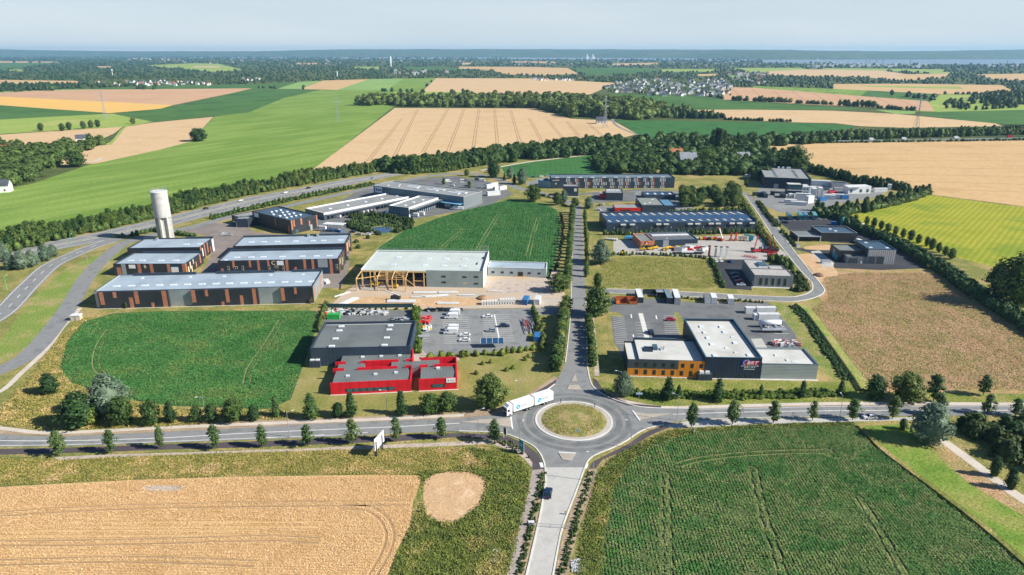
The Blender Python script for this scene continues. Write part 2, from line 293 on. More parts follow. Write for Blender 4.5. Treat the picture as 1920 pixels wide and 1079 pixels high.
# far fields: (name, material, pixels)
FIELDS = [
 ("green_field", DGREEN, [(0, 118), (112, 118.5), (60, 126), (0, 133)]), ("wheat_field", STUB, [(-60, 114.8), (100, 116), (112, 118), (0, 118), (-60, 118)]),
 ("meadow", OLIVE, [(275, 123), (362, 119), (410, 120), (455, 131), (412, 136), (362, 132), (300, 126)]),
 ("wheat_field", STUB2, [(363, 124.6), (412, 124.4), (412, 126.6), (363, 127)]),
 ("wheat_field", STUB, [(0, 150), (55, 151), (143, 152), (146, 156), (60, 158), (0, 158)]),
 ("green_field", DGREEN, [(110, 168), (300, 161), (475, 158), (640, 151), (600, 160), (475, 166), (250, 168)]),
 ("green_field", LGREEN, [(520, 167), (560, 154), (602, 152), (562, 167.5)]),
 ("wheat_field", STUB, [(562, 167.5), (605, 151.5), (692, 149), (632, 169)]),
 ("green_field", LGREEN, [(632, 169), (692, 149), (757, 147.5), (725, 169.5)]),
 ("green_field", BGREEN, [(725, 169.5), (757, 147.5), (818, 147), (787, 172.5)]),
 ("wheat_field", STUB2, [(787, 176), (818, 147), (1000, 147.5), (1060, 151), (1157, 156), (1105, 178), (1000, 184), (860, 182)]),
 ("meadow", OLIVE, [(740, 172.6), (871, 172.6), (868, 180), (735, 180)]),
 ("meadow", LGREEN, [(-60, 174), (120, 168), (250, 165), (475, 165.5), (200, 170), (0, 177)]),
 ("barley_field", BROWN, [(-60, 178), (60, 171), (200, 167.5), (475, 165.5), (440, 174), (325, 197.5), (115, 187), (-60, 178.5)]),
 ("golden_field", GOLD, [(-60, 178.5), (115, 187), (325, 197.5), (300, 204.5), (205, 212.5), (100, 205), (-60, 193)]),
 ("green_field", DGREEN, [(-60, 193), (100, 205), (195, 211.5), (150, 216.5), (-60, 228)]),
 ("meadow", OLIVE, [(-60, 228), (150, 216.5), (222, 213), (287, 229), (230, 238), (-60, 255)]),
 ("green_field", DGREEN, [(212, 214), (310, 203), (475, 166), (598, 168.5), (533, 184), (467, 211), (400, 218.5), (287, 229)]),
 ("wheat_field", STUB2, [(400, 219.5), (285, 230.5), (236, 238), (205, 268), (130, 290), (100, 310), (180, 307), (300, 281), (357, 266)]),
 ("wheat_field", STUB2, [(-60, 257), (230, 238), (215, 250), (150, 280), (-60, 276)]),
 ("wheat_field", STUB2, [(740, 203), (1005, 204), (1070, 223), (1150, 227), (1195, 252), (1100, 275), (950, 292), (760, 320), (560, 338)]),
 ("green_field", MGREEN, [(1155, 226.5), (1240, 226.5), (1500, 231), (1605, 237), (1565, 250), (1450, 262), (1210, 262)]),
 ("wheat_field", STUB2, [(1280, 206.5), (1397, 206), (1560, 208), (1680, 214), (1867, 232), (1880, 237), (1700, 240), (1613, 237), (1567, 231.5), (1480, 229.5), (1330, 222)]),
 ("green_field", DGREEN, [(1130, 176), (1310, 181), (1362, 188), (1513, 197.5), (1640, 206), (1440, 206), (1270, 205.5), (1225, 190)]),
 ("green_field", LGREEN, [(1640, 206), (1718, 209), (1714, 214), (1680, 214)]),
 ("barley_field", BROWN, [(1355, 163.5), (1413, 165), (1613, 180.5), (1740, 190), (1752, 209), (1633, 201), (1510, 196), (1357, 187)]),
 ("green_field", BGREEN, [(1413, 162), (1563, 167), (1628, 170), (1613, 180.5), (1413, 165)]),
 ("green_field", DGREEN, [(1628, 170.5), (1760, 176), (1740, 190), (1613, 180.5)]),
 ("wheat_field", STUB, [(1563, 158), (1700, 157.5), (1880, 160), (1905, 175), (1763, 177), (1628, 170), (1560, 167)]),
 ("meadow", OLIVE, [(1600, 161), (1800, 163), (1806, 167.5), (1650, 164)]),
 ("meadow", OLIVE, [(1763, 177.5), (1840, 178), (1980, 192), (1980, 206), (1760, 210), (1718, 209), (1745, 190)]),
 ("green_field", DGREEN, [(1718, 214), (1760, 210), (1990, 205), (1990, 235), (1867, 232), (1740, 218)]),
 ("wheat_field", STUB, [(1385, 273), (1613, 267), (1990, 262), (1990, 396), (1735, 364), (1640, 345), (1500, 322), (1470, 300)]),
 ("crop_field", LINED, [(1560, 400), (1640, 386), (1735, 365.5), (1920, 390), (2150, 425), (2150, 540), (1880, 505), (1780, 480), (1700, 455), (1620, 420)]),
 ("wheat_field", STUB, [(860, 125.2), (1000, 126), (1065, 128), (1085, 139), (1020, 142), (950, 140), (925, 133), (860, 130.5)]),
 ("green_field", DGREEN, [(757, 126), (835, 126), (855, 129), (930, 131.5), (757, 132)]),
 ("green_field", DGREEN, [(925, 130.2), (1035, 131.3), (1020, 133), (955, 133)]),
 ("green_field", DGREEN, [(1070, 129), (1160, 127), (1240, 130), (1235, 134), (1160, 140), (1110, 142), (1090, 138)]),
 ("meadow", OLIVE, [(1240, 130), (1345, 130), (1332, 135), (1240, 135)]), ("wheat_field", STUB, [(1145, 119.5), (1232, 118), (1234, 121), (1150, 124)]),
 ("meadow", OLIVE, [(1370, 128), (1500, 127.5), (1520, 131.5), (1440, 137), (1400, 136)]),
 ("wheat_field", STUB2, [(1440, 134), (1515, 130.5), (1640, 131), (1705, 140), (1695, 152), (1615, 144.5), (1545, 144), (1440, 141)]),
 ("meadow", OLIVE, [(1520, 128), (1640, 129), (1790, 131), (1740, 137), (1650, 133), (1560, 131)]),
 ("meadow", OLIVE, [(660, 125.5), (710, 125.5), (712, 130), (665, 130)]), ("wheat_field", STUB, [(960, 115.3), (1040, 116), (1042, 119), (960, 118.6)]), ("wheat_field", STUB2, [(75, 152), (145, 152.5), (150, 157), (78, 156)]), ("wheat_field", STUB, [(183, 124.5), (208, 124.8), (207, 127), (185, 127)]),
 ("wheat_field", STUB, [(1305, 139.5), (1345, 139), (1350, 142.5), (1310, 143)]), ("green_field", LGREEN, [(1368, 142), (1390, 142), (1388, 147), (1370, 147)]), ("meadow", OLIVE, [(18, 130.5), (42, 130.5), (42, 134), (16, 134)]), ("wheat_field", STUB, [(555, 119), (600, 118.4), (602, 121), (560, 121.4)]), ("wheat_field", STUB2, [(866, 118.3), (884, 118), (884, 121.5), (868, 121.6)]),
 ("wheat_field", STUB, [(1685, 140), (1780, 138), (1770, 146), (1700, 152)]), ("meadow", OLIVE, [(1700, 130), (1800, 137), (1760, 139), (1660, 133)]),
 ("wheat_field", STUB, [(1830, 140), (1990, 137), (1990, 151), (1870, 151)]),
 ("meadow", GRASS, [(1265, 331), (1385, 330), (1402, 370), (1425, 400), (1395, 405), (1260, 396)]),
 ("maize_field", MGREEN, [(938, 313), (1000, 304), (1112, 291), (1122, 305), (1142, 327), (1030, 329), (1010, 334), (950, 330)]),
]
for i, (n_, m_, p_) in enumerate(FIELDS): poly(n_, p_, .05 + .002 * (i % 9), m_)
poly("green_field", [(-120, 480), (-60, 370), (60, 345), (180, 305), (300, 281), (357, 266), (402, 219), (467, 211), (533, 184), (600, 169), (725, 169.5), (790, 173), (735, 203), (565, 336), (460, 362), (300, 395), (0, 470)], .045, BGREEN)
poly("meadow", [(-60, 178), (-60, 256), (-700, 330), (-700, 195)], .05, OLIVE); poly("green_field", [(-61, 256), (-100, 478), (-700, 600), (-700, 331)], .05, BGREEN)
# near fields
poly("wheat_field", [(-160, 920), (0, 914), (240, 901), (420, 895), (560, 893), (700, 891), (786, 892), (790, 900), (775, 940), (768, 985), (745, 1032), (725, 1082), (690, 1160), (-300, 1180)], .05, WHEAT, smooth=False)
poly("rough_verge", [(-160, 870), (0, 856), (110, 858), (250, 850), (420, 845), (700, 838), (900, 832), (970, 850), (1000, 880), (985, 960), (955, 1079), (930, 1180), (690, 1180), (740, 1040), (770, 970), (790, 900), (560, 893), (240, 901), (-160, 920)], .046, VERGE)
poly("bare_earth", [(x + random.uniform(-2.2, 2.2), y + random.uniform(-1.8, 1.8)) for x, y in [(797, 903), (804, 897), (812, 892), (823, 889), (835, 887), (849, 886), (862, 885), (877, 886), (890, 889), (900, 893), (908, 899), (911, 907), (911, 915), (909, 927), (906, 938), (893, 952), (882, 962), (870, 972), (858, 977), (848, 980), (834, 981), (820, 979), (808, 973), (800, 966), (794, 952), (792, 938), (794, 920)]], .058, SOIL, smooth=True)
poly("flattened_wheat", [(262, 916), (285, 911), (315, 911), (350, 914), (335, 920), (305, 922), (280, 921)], .06, GRAVEL, smooth=True)
poly("maize_field", [(1118, 1200), (1135, 1010), (1148, 920), (1175, 875), (1230, 830), (1300, 812), (1400, 803), (1520, 797), (1600, 797), (1622, 815), (1655, 850), (1720, 900), (1830, 985), (1920, 1065), (2060, 1200)], .05, CORN)
poly("pasture", [(1612, 800), (1700, 795), (1765, 825), (1850, 885), (2050, 1000), (2200, 1200), (2075, 1200), (1930, 1065), (1835, 982), (1725, 898), (1660, 848), (1630, 815)], .048, ground("pasture_grass", [(.12, .21, .03), (.18, .26, .045), (.27, .27, .075)], 13, .8, .3, bd=.2))
poly("worn_grass", [(1742, 832), (1765, 828), (1850, 885), (1960, 955), (1960, 985), (1880, 945), (1790, 885)], .053, DRYF, smooth=True)
ribbon("grass_bank", [(1610, 800), (1632, 822), (1660, 850), (1725, 899), (1835, 983), (1930, 1066), (2000, 1130)], 1.5, .055, VERGE, hh=.6)
poly("maize_field", [(112, 690), (125, 640), (158, 603), (215, 588), (300, 584), (450, 583), (592, 583), (597, 597), (585, 640), (563, 700), (545, 750), (500, 768), (330, 762), (250, 752), (180, 735), (128, 715)], .05, CORN2)
poly("maize_field", [(690, 490), (712, 463), (760, 432), (830, 406), (900, 386), (960, 374), (1020, 382), (1044, 394), (1051, 420), (1046, 460), (1038, 500), (1030, 522), (900, 515)], .05, MGREEN)
poly("fallow_lot", [(1124, 483), (1200, 478), (1325, 484), (1352, 545), (1240, 545), (1128, 541)], .05, ground("fallow_grass", [(.25, .25, .05), (.33, .28, .10), (.20, .22, .045), (.38, .29, .13)], 12, .8, .3, bd=.3))
poly("dry_meadow", [(1500, 513), (1560, 504), (1760, 506), (1800, 530), (1850, 560), (1990, 640), (2300, 745), (1640, 735), (1600, 715), (1560, 660), (1510, 590), (1545, 570)], .05, DRYF)
poly("site_earth", [(1495, 480), (1530, 478), (1562, 500), (1570, 520), (1540, 530), (1520, 505)], .06, SOIL, smooth=True)
poly("site_earth", [(1515, 462), (1570, 460), (1566, 469), (1512, 468)], .062, SOIL, smooth=True)
poly("rough_verge", [(1120, 720), (1200, 716), (1600, 716), (1640, 735), (2100, 745), (2100, 762), (1500, 762), (1240, 766), (1180, 755), (1125, 735)], .044, ground("green_verge", [(.15, .20, .035), (.22, .24, .055), (.30, .27, .09)], 9, .7, .35, bd=.35))
poly("office_lawn", [(560, 690), (850, 665), (1000, 640), (1035, 590), (1048, 640), (1030, 715), (960, 760), (860, 776), (540, 787)], .044, LAWN)
poly("grass_strip", [(600, 480), (650, 445), (760, 425), (700, 470), (660, 520), (610, 590), (580, 590)], .042, VERGE)
poly("embankment", [(-100, 700), (0, 640), (60, 560), (130, 500), (240, 455), (220, 480), (160, 540), (100, 600), (50, 650), (-60, 720)], .04, ground("bank_grass", [(.17, .25, .05), (.21, .27, .06), (.36, .29, .13)], 18, .8, .3, bd=.3))
# soil and gravel
poly("construction_ground", [(612, 580), (650, 545), (690, 520), (920, 500), (1045, 505), (1062, 560), (1050, 577), (800, 580)], .05, SAND)
poly("bare_earth", [(650, 575), (662, 560), (740, 556), (900, 560), (910, 572), (800, 576)], .056, SOIL, smooth=True)
poly("gravel_area", [(930, 530), (1040, 528), (1040, 548), (925, 548)], .057, GRAVEL, smooth=True)
poly("gravel_strip", [(100, 858), (200, 853), (400, 847), (560, 842), (760, 833), (860, 829), (945, 826), (985, 842), (1003, 870), (1000, 880), (975, 852), (930, 832), (860, 836), (700, 842), (400, 851), (200, 859), (110, 863)], .052, GRAVEL)
poly("gravel_strip", [(925, 826), (960, 828), (990, 845), (1008, 870), (1004, 882), (990, 866), (965, 848), (925, 834)], .054, GRAVEL)
poly("mulch_strip", [(-80, 799), (90, 812), (300, 800), (460, 790), (700, 781), (870, 774), (960, 760), (1040, 706), (1046, 712), (1000, 748), (930, 778), (860, 785), (700, 792), (400, 806), (120, 818), (-80, 812)], .052, MULCH)
poly("mulch_strip", [(1130, 730), (1180, 752), (1240, 762), (1500, 758), (2000, 757), (2000, 761), (1500, 763), (1240, 768), (1175, 760)], .052, MULCH)
ribbon("footpath", [(-80, 797), (0, 803), (85, 812), (200, 808), (300, 803), (460, 796), (700, 787), (870, 779)], 1.7, .06, TRACK)
ribbon("footpath", [(1150, 748), (1240, 764.5), (1400, 761), (1600, 757), (1990, 758.5)], 1.9, .06, TRACK)
# ----------------------------------------------------------------- roads
NW = [(1060, 680), (1050, 702), (1040, 721), (1010, 742), (962, 765), (925, 779), (860, 785), (700, 791), (560, 797), (400, 806), (250, 813), (125, 818), (60, 818), (0, 815), (-90, 811)]
SWl = [(-90, 838), (0, 838.5), (125, 837), (300, 831), (480, 825), (640, 819), (760, 812), (860, 809), (925, 811), (950, 815), (975, 824), (1000, 837), (1012, 850), (1019, 864), (1022, 877)]
SEr = [(1097, 877), (1105, 862), (1120, 852), (1150, 840), (1175, 827), (1197, 812), (1217, 803), (1245, 797), (1280, 789), (1380, 784), (1600, 781), (1920, 779), (2050, 780)]
NE = [(2050, 762), (1920, 761), (1600, 761), (1440, 764), (1300, 767), (1212, 765), (1175, 757), (1140, 745), (1117, 730), (1107, 715), (1100, 680)]
poly("road", NW + SWl + SEr + NE, .062, ASPH)
poly("road", [(1060, 680), (1064, 650), (1069, 600), (1071, 560), (1071, 520), (1074, 450), (1077, 400), (1078, 385), (1090, 385), (1091, 400), (1093, 450), (1096, 520), (1098, 560), (1098, 600), (1099, 650), (1100, 680)], .062, ASPH)
poly("concrete_road", [(1022, 877), (1097, 877), (1083, 915), (1065, 962), (1052, 1000), (1037, 1079), (1025, 1150), (970, 1150), (987, 1079), (1009, 984), (1018, 937), (1023, 903)], .062, CONC)
poly("cycle_path", [(-90, 843), (0, 842.5), (125, 840), (300, 834), (480, 828), (640, 822), (760, 816), (860, 812.5), (925, 815), (955, 820), (985, 833), (1008, 851), (1016, 866), (1019, 880), (998, 882), (998, 868), (985, 850), (960, 836), (925, 826), (860, 820), (760, 827), (640, 832), (480, 839), (300, 844), (125, 850), (0, 853), (-90, 856)], .058, CYCLE)
poly("cycle_path", [(1104, 880), (1112, 866), (1150, 847), (1180, 832), (1203, 815), (1222, 806), (1245, 799), (1262, 800), (1240, 808), (1215, 819), (1190, 836), (1160, 850), (1130, 862), (1118, 878)], .058, CYCLE)
poly("cycle_path", [(995, 742), (1042, 713), (1046, 716), (1003, 745)], .058, CYCLE)
poly("cycle_path", [(1111, 710), (1119, 713), (1135, 738), (1180, 757), (1240, 762), (1239, 765), (1175, 761), (1130, 744), (1114, 728)], .063, CYCLE)
poly("footpath", [(998, 882), (1019, 880), (1006, 925), (985, 985), (968, 1079), (940, 1150), (900, 1150), (938, 1079), (960, 1010), (975, 975), (990, 925)], .056, ground("chipped_path", [(.30, .26, .23), (.38, .33, .29)], 6, .5, .1, bd=.02))
poly("planting_strip", [(1021, 884), (1014, 935), (1005, 985), (983, 1079), (968, 1079), (985, 985), (1007, 925), (1017, 884)], .055, MULCH)
poly("planting_strip", [(1104, 880), (1120, 880), (1108, 930), (1085, 990), (1065, 1079), (1050, 1100), (1040, 1079), (1056, 1000), (1069, 962), (1087, 915)], .054, MULCH)
poly("lay_by", [(1245, 798), (1290, 790), (1380, 786), (1500, 785), (1600, 783.5), (1720, 783), (1760, 786), (1700, 789), (1600, 791), (1480, 795), (1380, 799), (1300, 802), (1262, 804)], .066, CONC)
poly("road", [(1103, 541), (1135, 542), (1260, 547), (1455, 557), (1500, 555), (1520, 547), (1524, 539), (1520, 528), (1500, 507), (1472, 472), (1447, 440), (1422, 402), (1397, 367), (1375, 357), (1385, 357), (1400, 362), (1417, 375), (1442, 402), (1465, 437), (1492, 475), (1520, 510), (1542, 537), (1545, 548), (1532, 557), (1500, 565), (1455, 565.5), (1275, 556), (1142, 550), (1100, 550)], .06, ASPH)
mb = MB()
for pts in ([(1135, 542), (1260, 547), (1455, 557), (1500, 555), (1520, 547), (1524, 539), (1520, 528), (1500, 507), (1472, 472), (1447, 440), (1422, 402), (1397, 367)], [(1142, 550), (1275, 556), (1455, 565.5), (1500, 565), (1532, 557), (1545, 548), (1542, 537), (1520, 510), (1492, 475), (1465, 437), (1442, 402), (1417, 375)]):
    ribbon("k", pts, .55, .06, None, hh=.13, mb=mb, k=4)
for pts in (NW[2:5], SWl[7:] + [(1023, 903), (1018, 937), (1009, 984), (987, 1079), (970, 1140)], [(1030, 1120), (1037, 1079), (1052, 1000), (1065, 962), (1083, 915), (1097, 877)] + SEr[1:8], NE[4:]):
    ribbon("k", pts, .42, .06, None, hh=.13, mb=mb, k=4)
ribbon("k", [(1060, 680), (1064, 650), (1069, 600), (1071, 560), (1071, 520), (1074, 450), (1077, 400)], .35, .06, None, hh=.12, mb=mb, k=3)
ribbon("k", [(1101, 680), (1099, 600), (1098, 560)], .35, .06, None, hh=.12, mb=mb, k=3)
tag(mb.build("kerb", KERB), kind=S)
# roundabout island
RC = G2(1076, 788.5)
def ring(name, r0, r1, z0, z1, m_, n=72):
    v = []; f = []
    for i in range(n):
        t = 2 * math.pi * i / n; c, s_ = math.cos(t), math.sin(t)
        v += [(RC.x + r1 * c, RC.y + r1 * s_, .05), (RC.x + r1 * c, RC.y + r1 * s_, z0), (RC.x + r0 * c, RC.y + r0 * s_, z1)]
    for i in range(n):
        j = (i + 1) % n; f += [(3 * i, 3 * j, 3 * j + 1, 3 * i + 1), (3 * i + 1, 3 * j + 1, 3 * j + 2, 3 * i + 2)]
    return tag(mesh(name, v, f, m_), kind=S)
ring("tyre_worn_asphalt", 13.2, 15.2, .0675, .0675, ground("worn_asphalt", [(.135, .14, .14), (.165, .17, .168), (.195, .198, .192)], 5, .6, .05, bd=0)); ring("tyre_worn_asphalt", 16.3, 17.9, .0675, .0675, _M["worn_asphalt"])
ring("island_kerb", 11.6, 12.25, .19, .19, KERB); ring("island_apron", 10.25, 11.6, .15, .2, ground("apron_cobble", [(.40, .37, .33), (.46, .43, .38)], 3, .35, .12, bd=.03))
v = [(RC.x, RC.y, 1.0)]; f = []; nr = 10; ns = 72
for j in range(1, nr + 1):
    for i in range(ns):
        r = 10.3 * j / nr; t = 2 * math.pi * i / ns; v.append((RC.x + r * math.cos(t), RC.y + r * math.sin(t), .2 + .8 * (1 - (j / nr) ** 2)))
f = [(0, 1 + i, 1 + (i + 1) % ns) for i in range(ns)]
for j in range(nr - 1):
    for i in range(ns): a = 1 + j * ns; f.append((a + i, a + ns + i, a + ns + (i + 1) % ns, a + (i + 1) % ns))
tag(mesh("roundabout_island", v, f, ground("island_grass", [(.17, .19, .05), (.24, .23, .075), (.36, .27, .13), (.21, .22, .06)], 5, .6, .3, bd=.25), smooth=True), kind=S)
# splitter islands
def slab(name, pts, m_, z=.06, h_=.14):
    P_ = [G2(*p) for p in pts]; n = len(P_); v = [(p.x, p.y, z) for p in P_] + [(p.x, p.y, z + h_) for p in P_]
    f = [(i, (i + 1) % n, n + (i + 1) % n, n + i) for i in range(n)] + [tuple(range(n, 2 * n))]
    return tag(mesh(name, v, f, m_), kind=S)
for pts in ([(1047, 850), (1079, 852), (1071, 865), (1055, 863)], [(958, 785), (961, 803), (920, 796), (862, 793), (900, 788)], [(1067, 723), (1085, 723), (1091, 732), (1063, 731)], [(1187, 773), (1214, 777), (1260, 776.5), (1240, 780), (1199, 788)], [(1078, 702), (1083, 716), (1071, 716)]):
    slab("traffic_island", pts, ground("island_paving", [(.36, .32, .27), (.42, .37, .31)], 4, .5, .08, bd=.01))
# painted markings
mb = MB()
for a, b in ((NW[6:], None), ):
    pass
cl = [(-80, 826), (0, 827), (125, 827), (300, 822), (460, 813), (640, 805), (760, 800), (862, 794)]
ribbon("l", cl, .28, .0665, None, mb=mb); ribbon("l", [(-90, 835.5), (0, 836), (125, 834.5), (300, 829), (480, 822), (640, 816)], .2, .0665, None, mb=mb)
cr = [(1262, 777.5), (1350, 774.5), (1500, 771.5), (1700, 770), (2000, 770)]
ribbon("l", cr, .3, .0665, None, mb=mb); ribbon("l", [(1300, 768.5), (1440, 765.5), (1600, 762.5), (2000, 762)], .18, .0665, None, mb=mb)
dashes(mb, [(500, 822), (640, 814), (760, 809)], .22, .0665, 4, 9)
ribbon("l", [(1280, 788), (1400, 784), (1600, 781)], .2, .0675, None, mb=mb)
for a, b in (((958, 783), (961, 806)), ((1186, 771), (1200, 790)), ((1047, 849), (1080, 851))): ribbon("l", [a, b], .45, .2015, None, mb=mb, sm=False)
ribbon("l", [(1014, 868), (1017, 877)], .9, .0665, None, mb=mb, sm=False); ribbon("l", [(1101, 870), (1098, 879)], .7, .0665, None, mb=mb, sm=False)
# highway & slip roads
HT = [(-120, 498), (0, 474), (96, 453), (175, 438), (292, 412), (396, 387), (467, 370), (560, 354), (640, 338), (758, 321), (800, 318)]
HB = [(-120, 523), (0, 494), (110, 468), (200, 451), (292, 431), (396, 404), (500, 379), (560, 366), (640, 350), (734, 331), (800, 322)]
HC = [(( a[0] + b[0]) / 2, (a[1] + b[1]) / 2) for a, b in zip(HT, HB)]
poly("motorway", HT + HB[::-1], .06, ground("motorway_asphalt", [(.20, .205, .205), (.25, .25, .245)], 20, .6, .05, bd=.01))
ribbon("median_strip", HC, 1.6, .066, ground("median_grass", [(.40, .36, .24), (.27, .27, .12)], 5, .6, .2, bd=.05))
def near(a, b, t): return [(p[0] * (1 - t) + q[0] * t, p[1] * (1 - t) + q[1] * t) for p, q in zip(a, b)]
for t in (.08, .42, .58, .93): ribbon("l", near(HT, HB, t), .35, .0665, None, mb=mb)
for t in (.25, .76): dashes(mb, near(HT, HB, t), .3, .0665, 3, 10)
RA = [(-90, 640), (0, 590), (50, 540), (93, 500), (133, 480), (173, 463), (207, 452), (250, 437), (292, 425)]
ribbon("slip_road", RA[:-2] + [(235, 442)], 10.5, .068, ASPH); ribbon("l", RA[:-2], .3, .0725, None, mb=mb, off=4.4); ribbon("l", RA[:-2], .3, .0725, None, mb=mb, off=-4.4); dashes(mb, RA[:-2], .3, .0725, 5, 8)
RB = [(-70, 720), (0, 695), (45, 672), (75, 645), (100, 615), (130, 575), (160, 524), (190, 490), (225, 461), (248, 451), (300, 438), (370, 424), (440, 405), (520, 391), (600, 373), (698, 352), (771, 337), (803, 331), (850, 326), (900, 326)]
ribbon("service_road", RB, 8.0, .072, ASPH)
ribbon("footpath", [(-60, 750), (0, 735), (40, 700), (75, 668), (95, 645), (115, 617), (140, 590), (150, 578)], 2.0, .07, TRACK)
RD = [(780, 336), (846, 325), (902, 320), (940, 313), (1000, 303), (1110, 290)]
ribbon("farm_track", RD[2:], 4, .07, TRACK)
RE = [(870, 324), (921, 332), (947, 342), (970, 353), (1010, 362), (1040, 370), (1070, 381), (1084, 392)]
ribbon("road", RE, 7, .07, ASPH)
ribbon("road", [(1040, 370), (1080, 366), (1140, 360), (1200, 357), (1240, 355)], 6, .067, ASPH2)
ribbon("road", [(1500, 263), (1600, 264.5), (1750, 262), (1990, 258)], 10, .08, ASPH)
ribbon("country_lane", [(1148, 222), (1152, 232), (1165, 241), (1195, 253)], 5, .08, ASPH)
ribbon("dirt_track", [(1735, 800), (1762, 822), (1830, 872), (1900, 925), (2000, 990)], 3.2, .07, TRACK)
ribbon("dirt_track", [(205, 272), (218, 258), (236, 238), (270, 232)], 4, .08, OLIVE)
ribbon("stony_edge", [(120, 305), (175, 303), (190, 297)], 5, .08, TRACK)
# yards and car parks
poly("paved_yard", [(330, 432), (390, 418), (450, 420), (480, 436), (560, 446), (660, 446), (655, 500), (640, 540), (400, 540), (345, 560), (385, 500), (400, 470), (400, 445)], .055, BROWNP)
poly("loading_yard", [(600, 432), (590, 400), (700, 345), (850, 330), (940, 345), (960, 365), (915, 386), (800, 407), (770, 413), (740, 411), (690, 403), (660, 410), (640, 425)], .055, ASPH2)
poly("loading_yard", [(600, 412), (650, 420), (660, 440), (600, 440)], .056, ASPH2)
poly("car_park", [(775, 588), (800, 582), (1030, 578), (1060, 578), (1062, 590), (1005, 592), (985, 610), (995, 655), (900, 662), (790, 667), (785, 640)], .056, ASPH)
poly("storage_yard", [(603, 585), (640, 582), (778, 583), (775, 620), (600, 620)], .056, ASPH2)
poly("paved_path", [(770, 655), (790, 655), (800, 665), (790, 680), (860, 668), (862, 676), (770, 690)], .057, GRAVEL)
poly("asphalt_yard", [(1142, 562), (1150, 556), (1240, 562), (1300, 568), (1440, 567), (1490, 625), (1512, 690), (1400, 690), (1180, 690), (1150, 640), (1143, 600)], .056, ASPH2)
poly("grass_island", [(1263, 590), (1275, 590), (1288, 625), (1285, 640), (1272, 625)], .064, LAWN, smooth=True)
poly("grass_island", [(1138, 585), (1158, 586), (1172, 595), (1146, 593), (1152, 655), (1140, 640)], .064, LAWN)
ribbon("footpath", [(1201, 588), (1213, 634)], 2, .066, KERB, sm=False)
poly("concrete_pad", [(1408, 636), (1428, 635), (1442, 658), (1420, 658)], .066, CONC)
poly("grass_bank", [(1432, 567), (1500, 570), (1600, 716), (1570, 716), (1520, 680)], .05, ground("bank_weeds", [(.15, .22, .05), (.24, .25, .07), (.33, .28, .12)], 7, .7, .35, bd=.35))
poly("car_park", [(1335, 488), (1395, 487), (1410, 545), (1360, 541), (1345, 520)], .056, ASPH3)
poly("machinery_yard", [(1150, 452), (1200, 446), (1420, 442), (1480, 478), (1440, 490), (1330, 484), (1150, 478)], .056, ground("pale_concrete", [(.36, .34, .31), (.42, .40, .36)], 9, .5, .06, bd=.01))
poly("car_park", [(1120, 388), (1200, 384), (1210, 398), (1120, 399)], .06, ASPH)
poly("asphalt_yard", [(1110, 364), (1190, 360), (1190, 378), (1110, 380)], .061, ASPH2)
poly("asphalt_yard", [(1180, 356), (1300, 360), (1300, 398), (1200, 398)], .058, ASPH)
poly("car_park", [(1415, 370), (1430, 340), (1520, 340), (1680, 352), (1640, 370), (1560, 385), (1510, 400), (1460, 398), (1432, 385)], .056, ASPH)
poly("car_park", [(1452, 410), (1545, 404), (1600, 415), (1640, 430), (1680, 455), (1640, 460), (1560, 455), (1490, 440)], .058, ASPH3)
poly("new_asphalt", [(1485, 466), (1600, 466), (1700, 460), (1745, 503), (1650, 507), (1565, 503), (1545, 490), (1520, 475)], .059, ASPH3)
poly("concrete_pad", [(1520, 472), (1536, 470), (1564, 494), (1562, 501), (1545, 502)], .063, CONC)
poly("car_park", [(985, 345), (1010, 335), (1035, 332), (1040, 345), (1000, 352)], .056, ASPH)
poly("reed_bed", [(650, 412), (690, 403), (740, 408), (775, 417), (765, 430), (735, 440), (690, 438), (655, 430)], .045, ground("reed_green", [(.08, .16, .04), (.14, .19, .06), (.24, .24, .08)], 6, .7, .3, bd=.3), smooth=True)
poly("pond", [(699, 428), (712, 426), (730, 427), (735, 431), (722, 437), (703, 436)], .058, WATER, smooth=True, kind=S)
# bay markings
def bays(p0, p1, q0, q1, n, w=.16, both=False):
    for i in range(n + 1):
        t = i / n; a = (p0[0] + (p1[0] - p0[0]) * t, p0[1] + (p1[1] - p0[1]) * t); b = (q0[0] + (q1[0] - q0[0]) * t, q0[1] + (q1[1] - q0[1]) * t)
        ribbon("l", [a, b], w, .0665, None, mb=mb, sm=False)
bays((830, 600), (832, 644), (854, 600), (858, 644), 12); bays((858, 596), (862, 644), (878, 596), (884, 644), 13)
bays((905, 591), (910, 640), (927, 591), (936, 640), 14); bays((929, 591), (938, 640), (953, 591), (966, 640), 14)
bays((1148, 592), (1154, 645), (1170, 596), (1178, 645), 14); bays((1191, 605), (1195, 632), (1218, 605), (1222, 632), 5); bays((1245, 592), (1246, 624), (1268, 592), (1276, 624), 9)
bays((788, 622), (786, 640), (805, 622), (805, 640), 4); bays((1400, 571), (1452, 626), (1440, 571), (1480, 626), 9, .2)
bays((425, 425), (400, 440), (450, 425), (435, 440), 6); bays((1455, 408), (1545, 402), (1462, 416), (1560, 412), 10); bays((1450, 385), (1500, 383), (1458, 392), (1510, 390), 9)
ribbon("l", [(927, 590), (937, 641)], .5, .068, None, mb=mb, sm=False)
for p in ((1183, 590), (1230, 592), (1187, 628)): ribbon("l", [(p[0], p[1]), (p[0] + 1.5, p[1] + 7)], .5, .0665, None, mb=mb, sm=False)
tag(mb.build("road_markings", PAINT), kind=S)
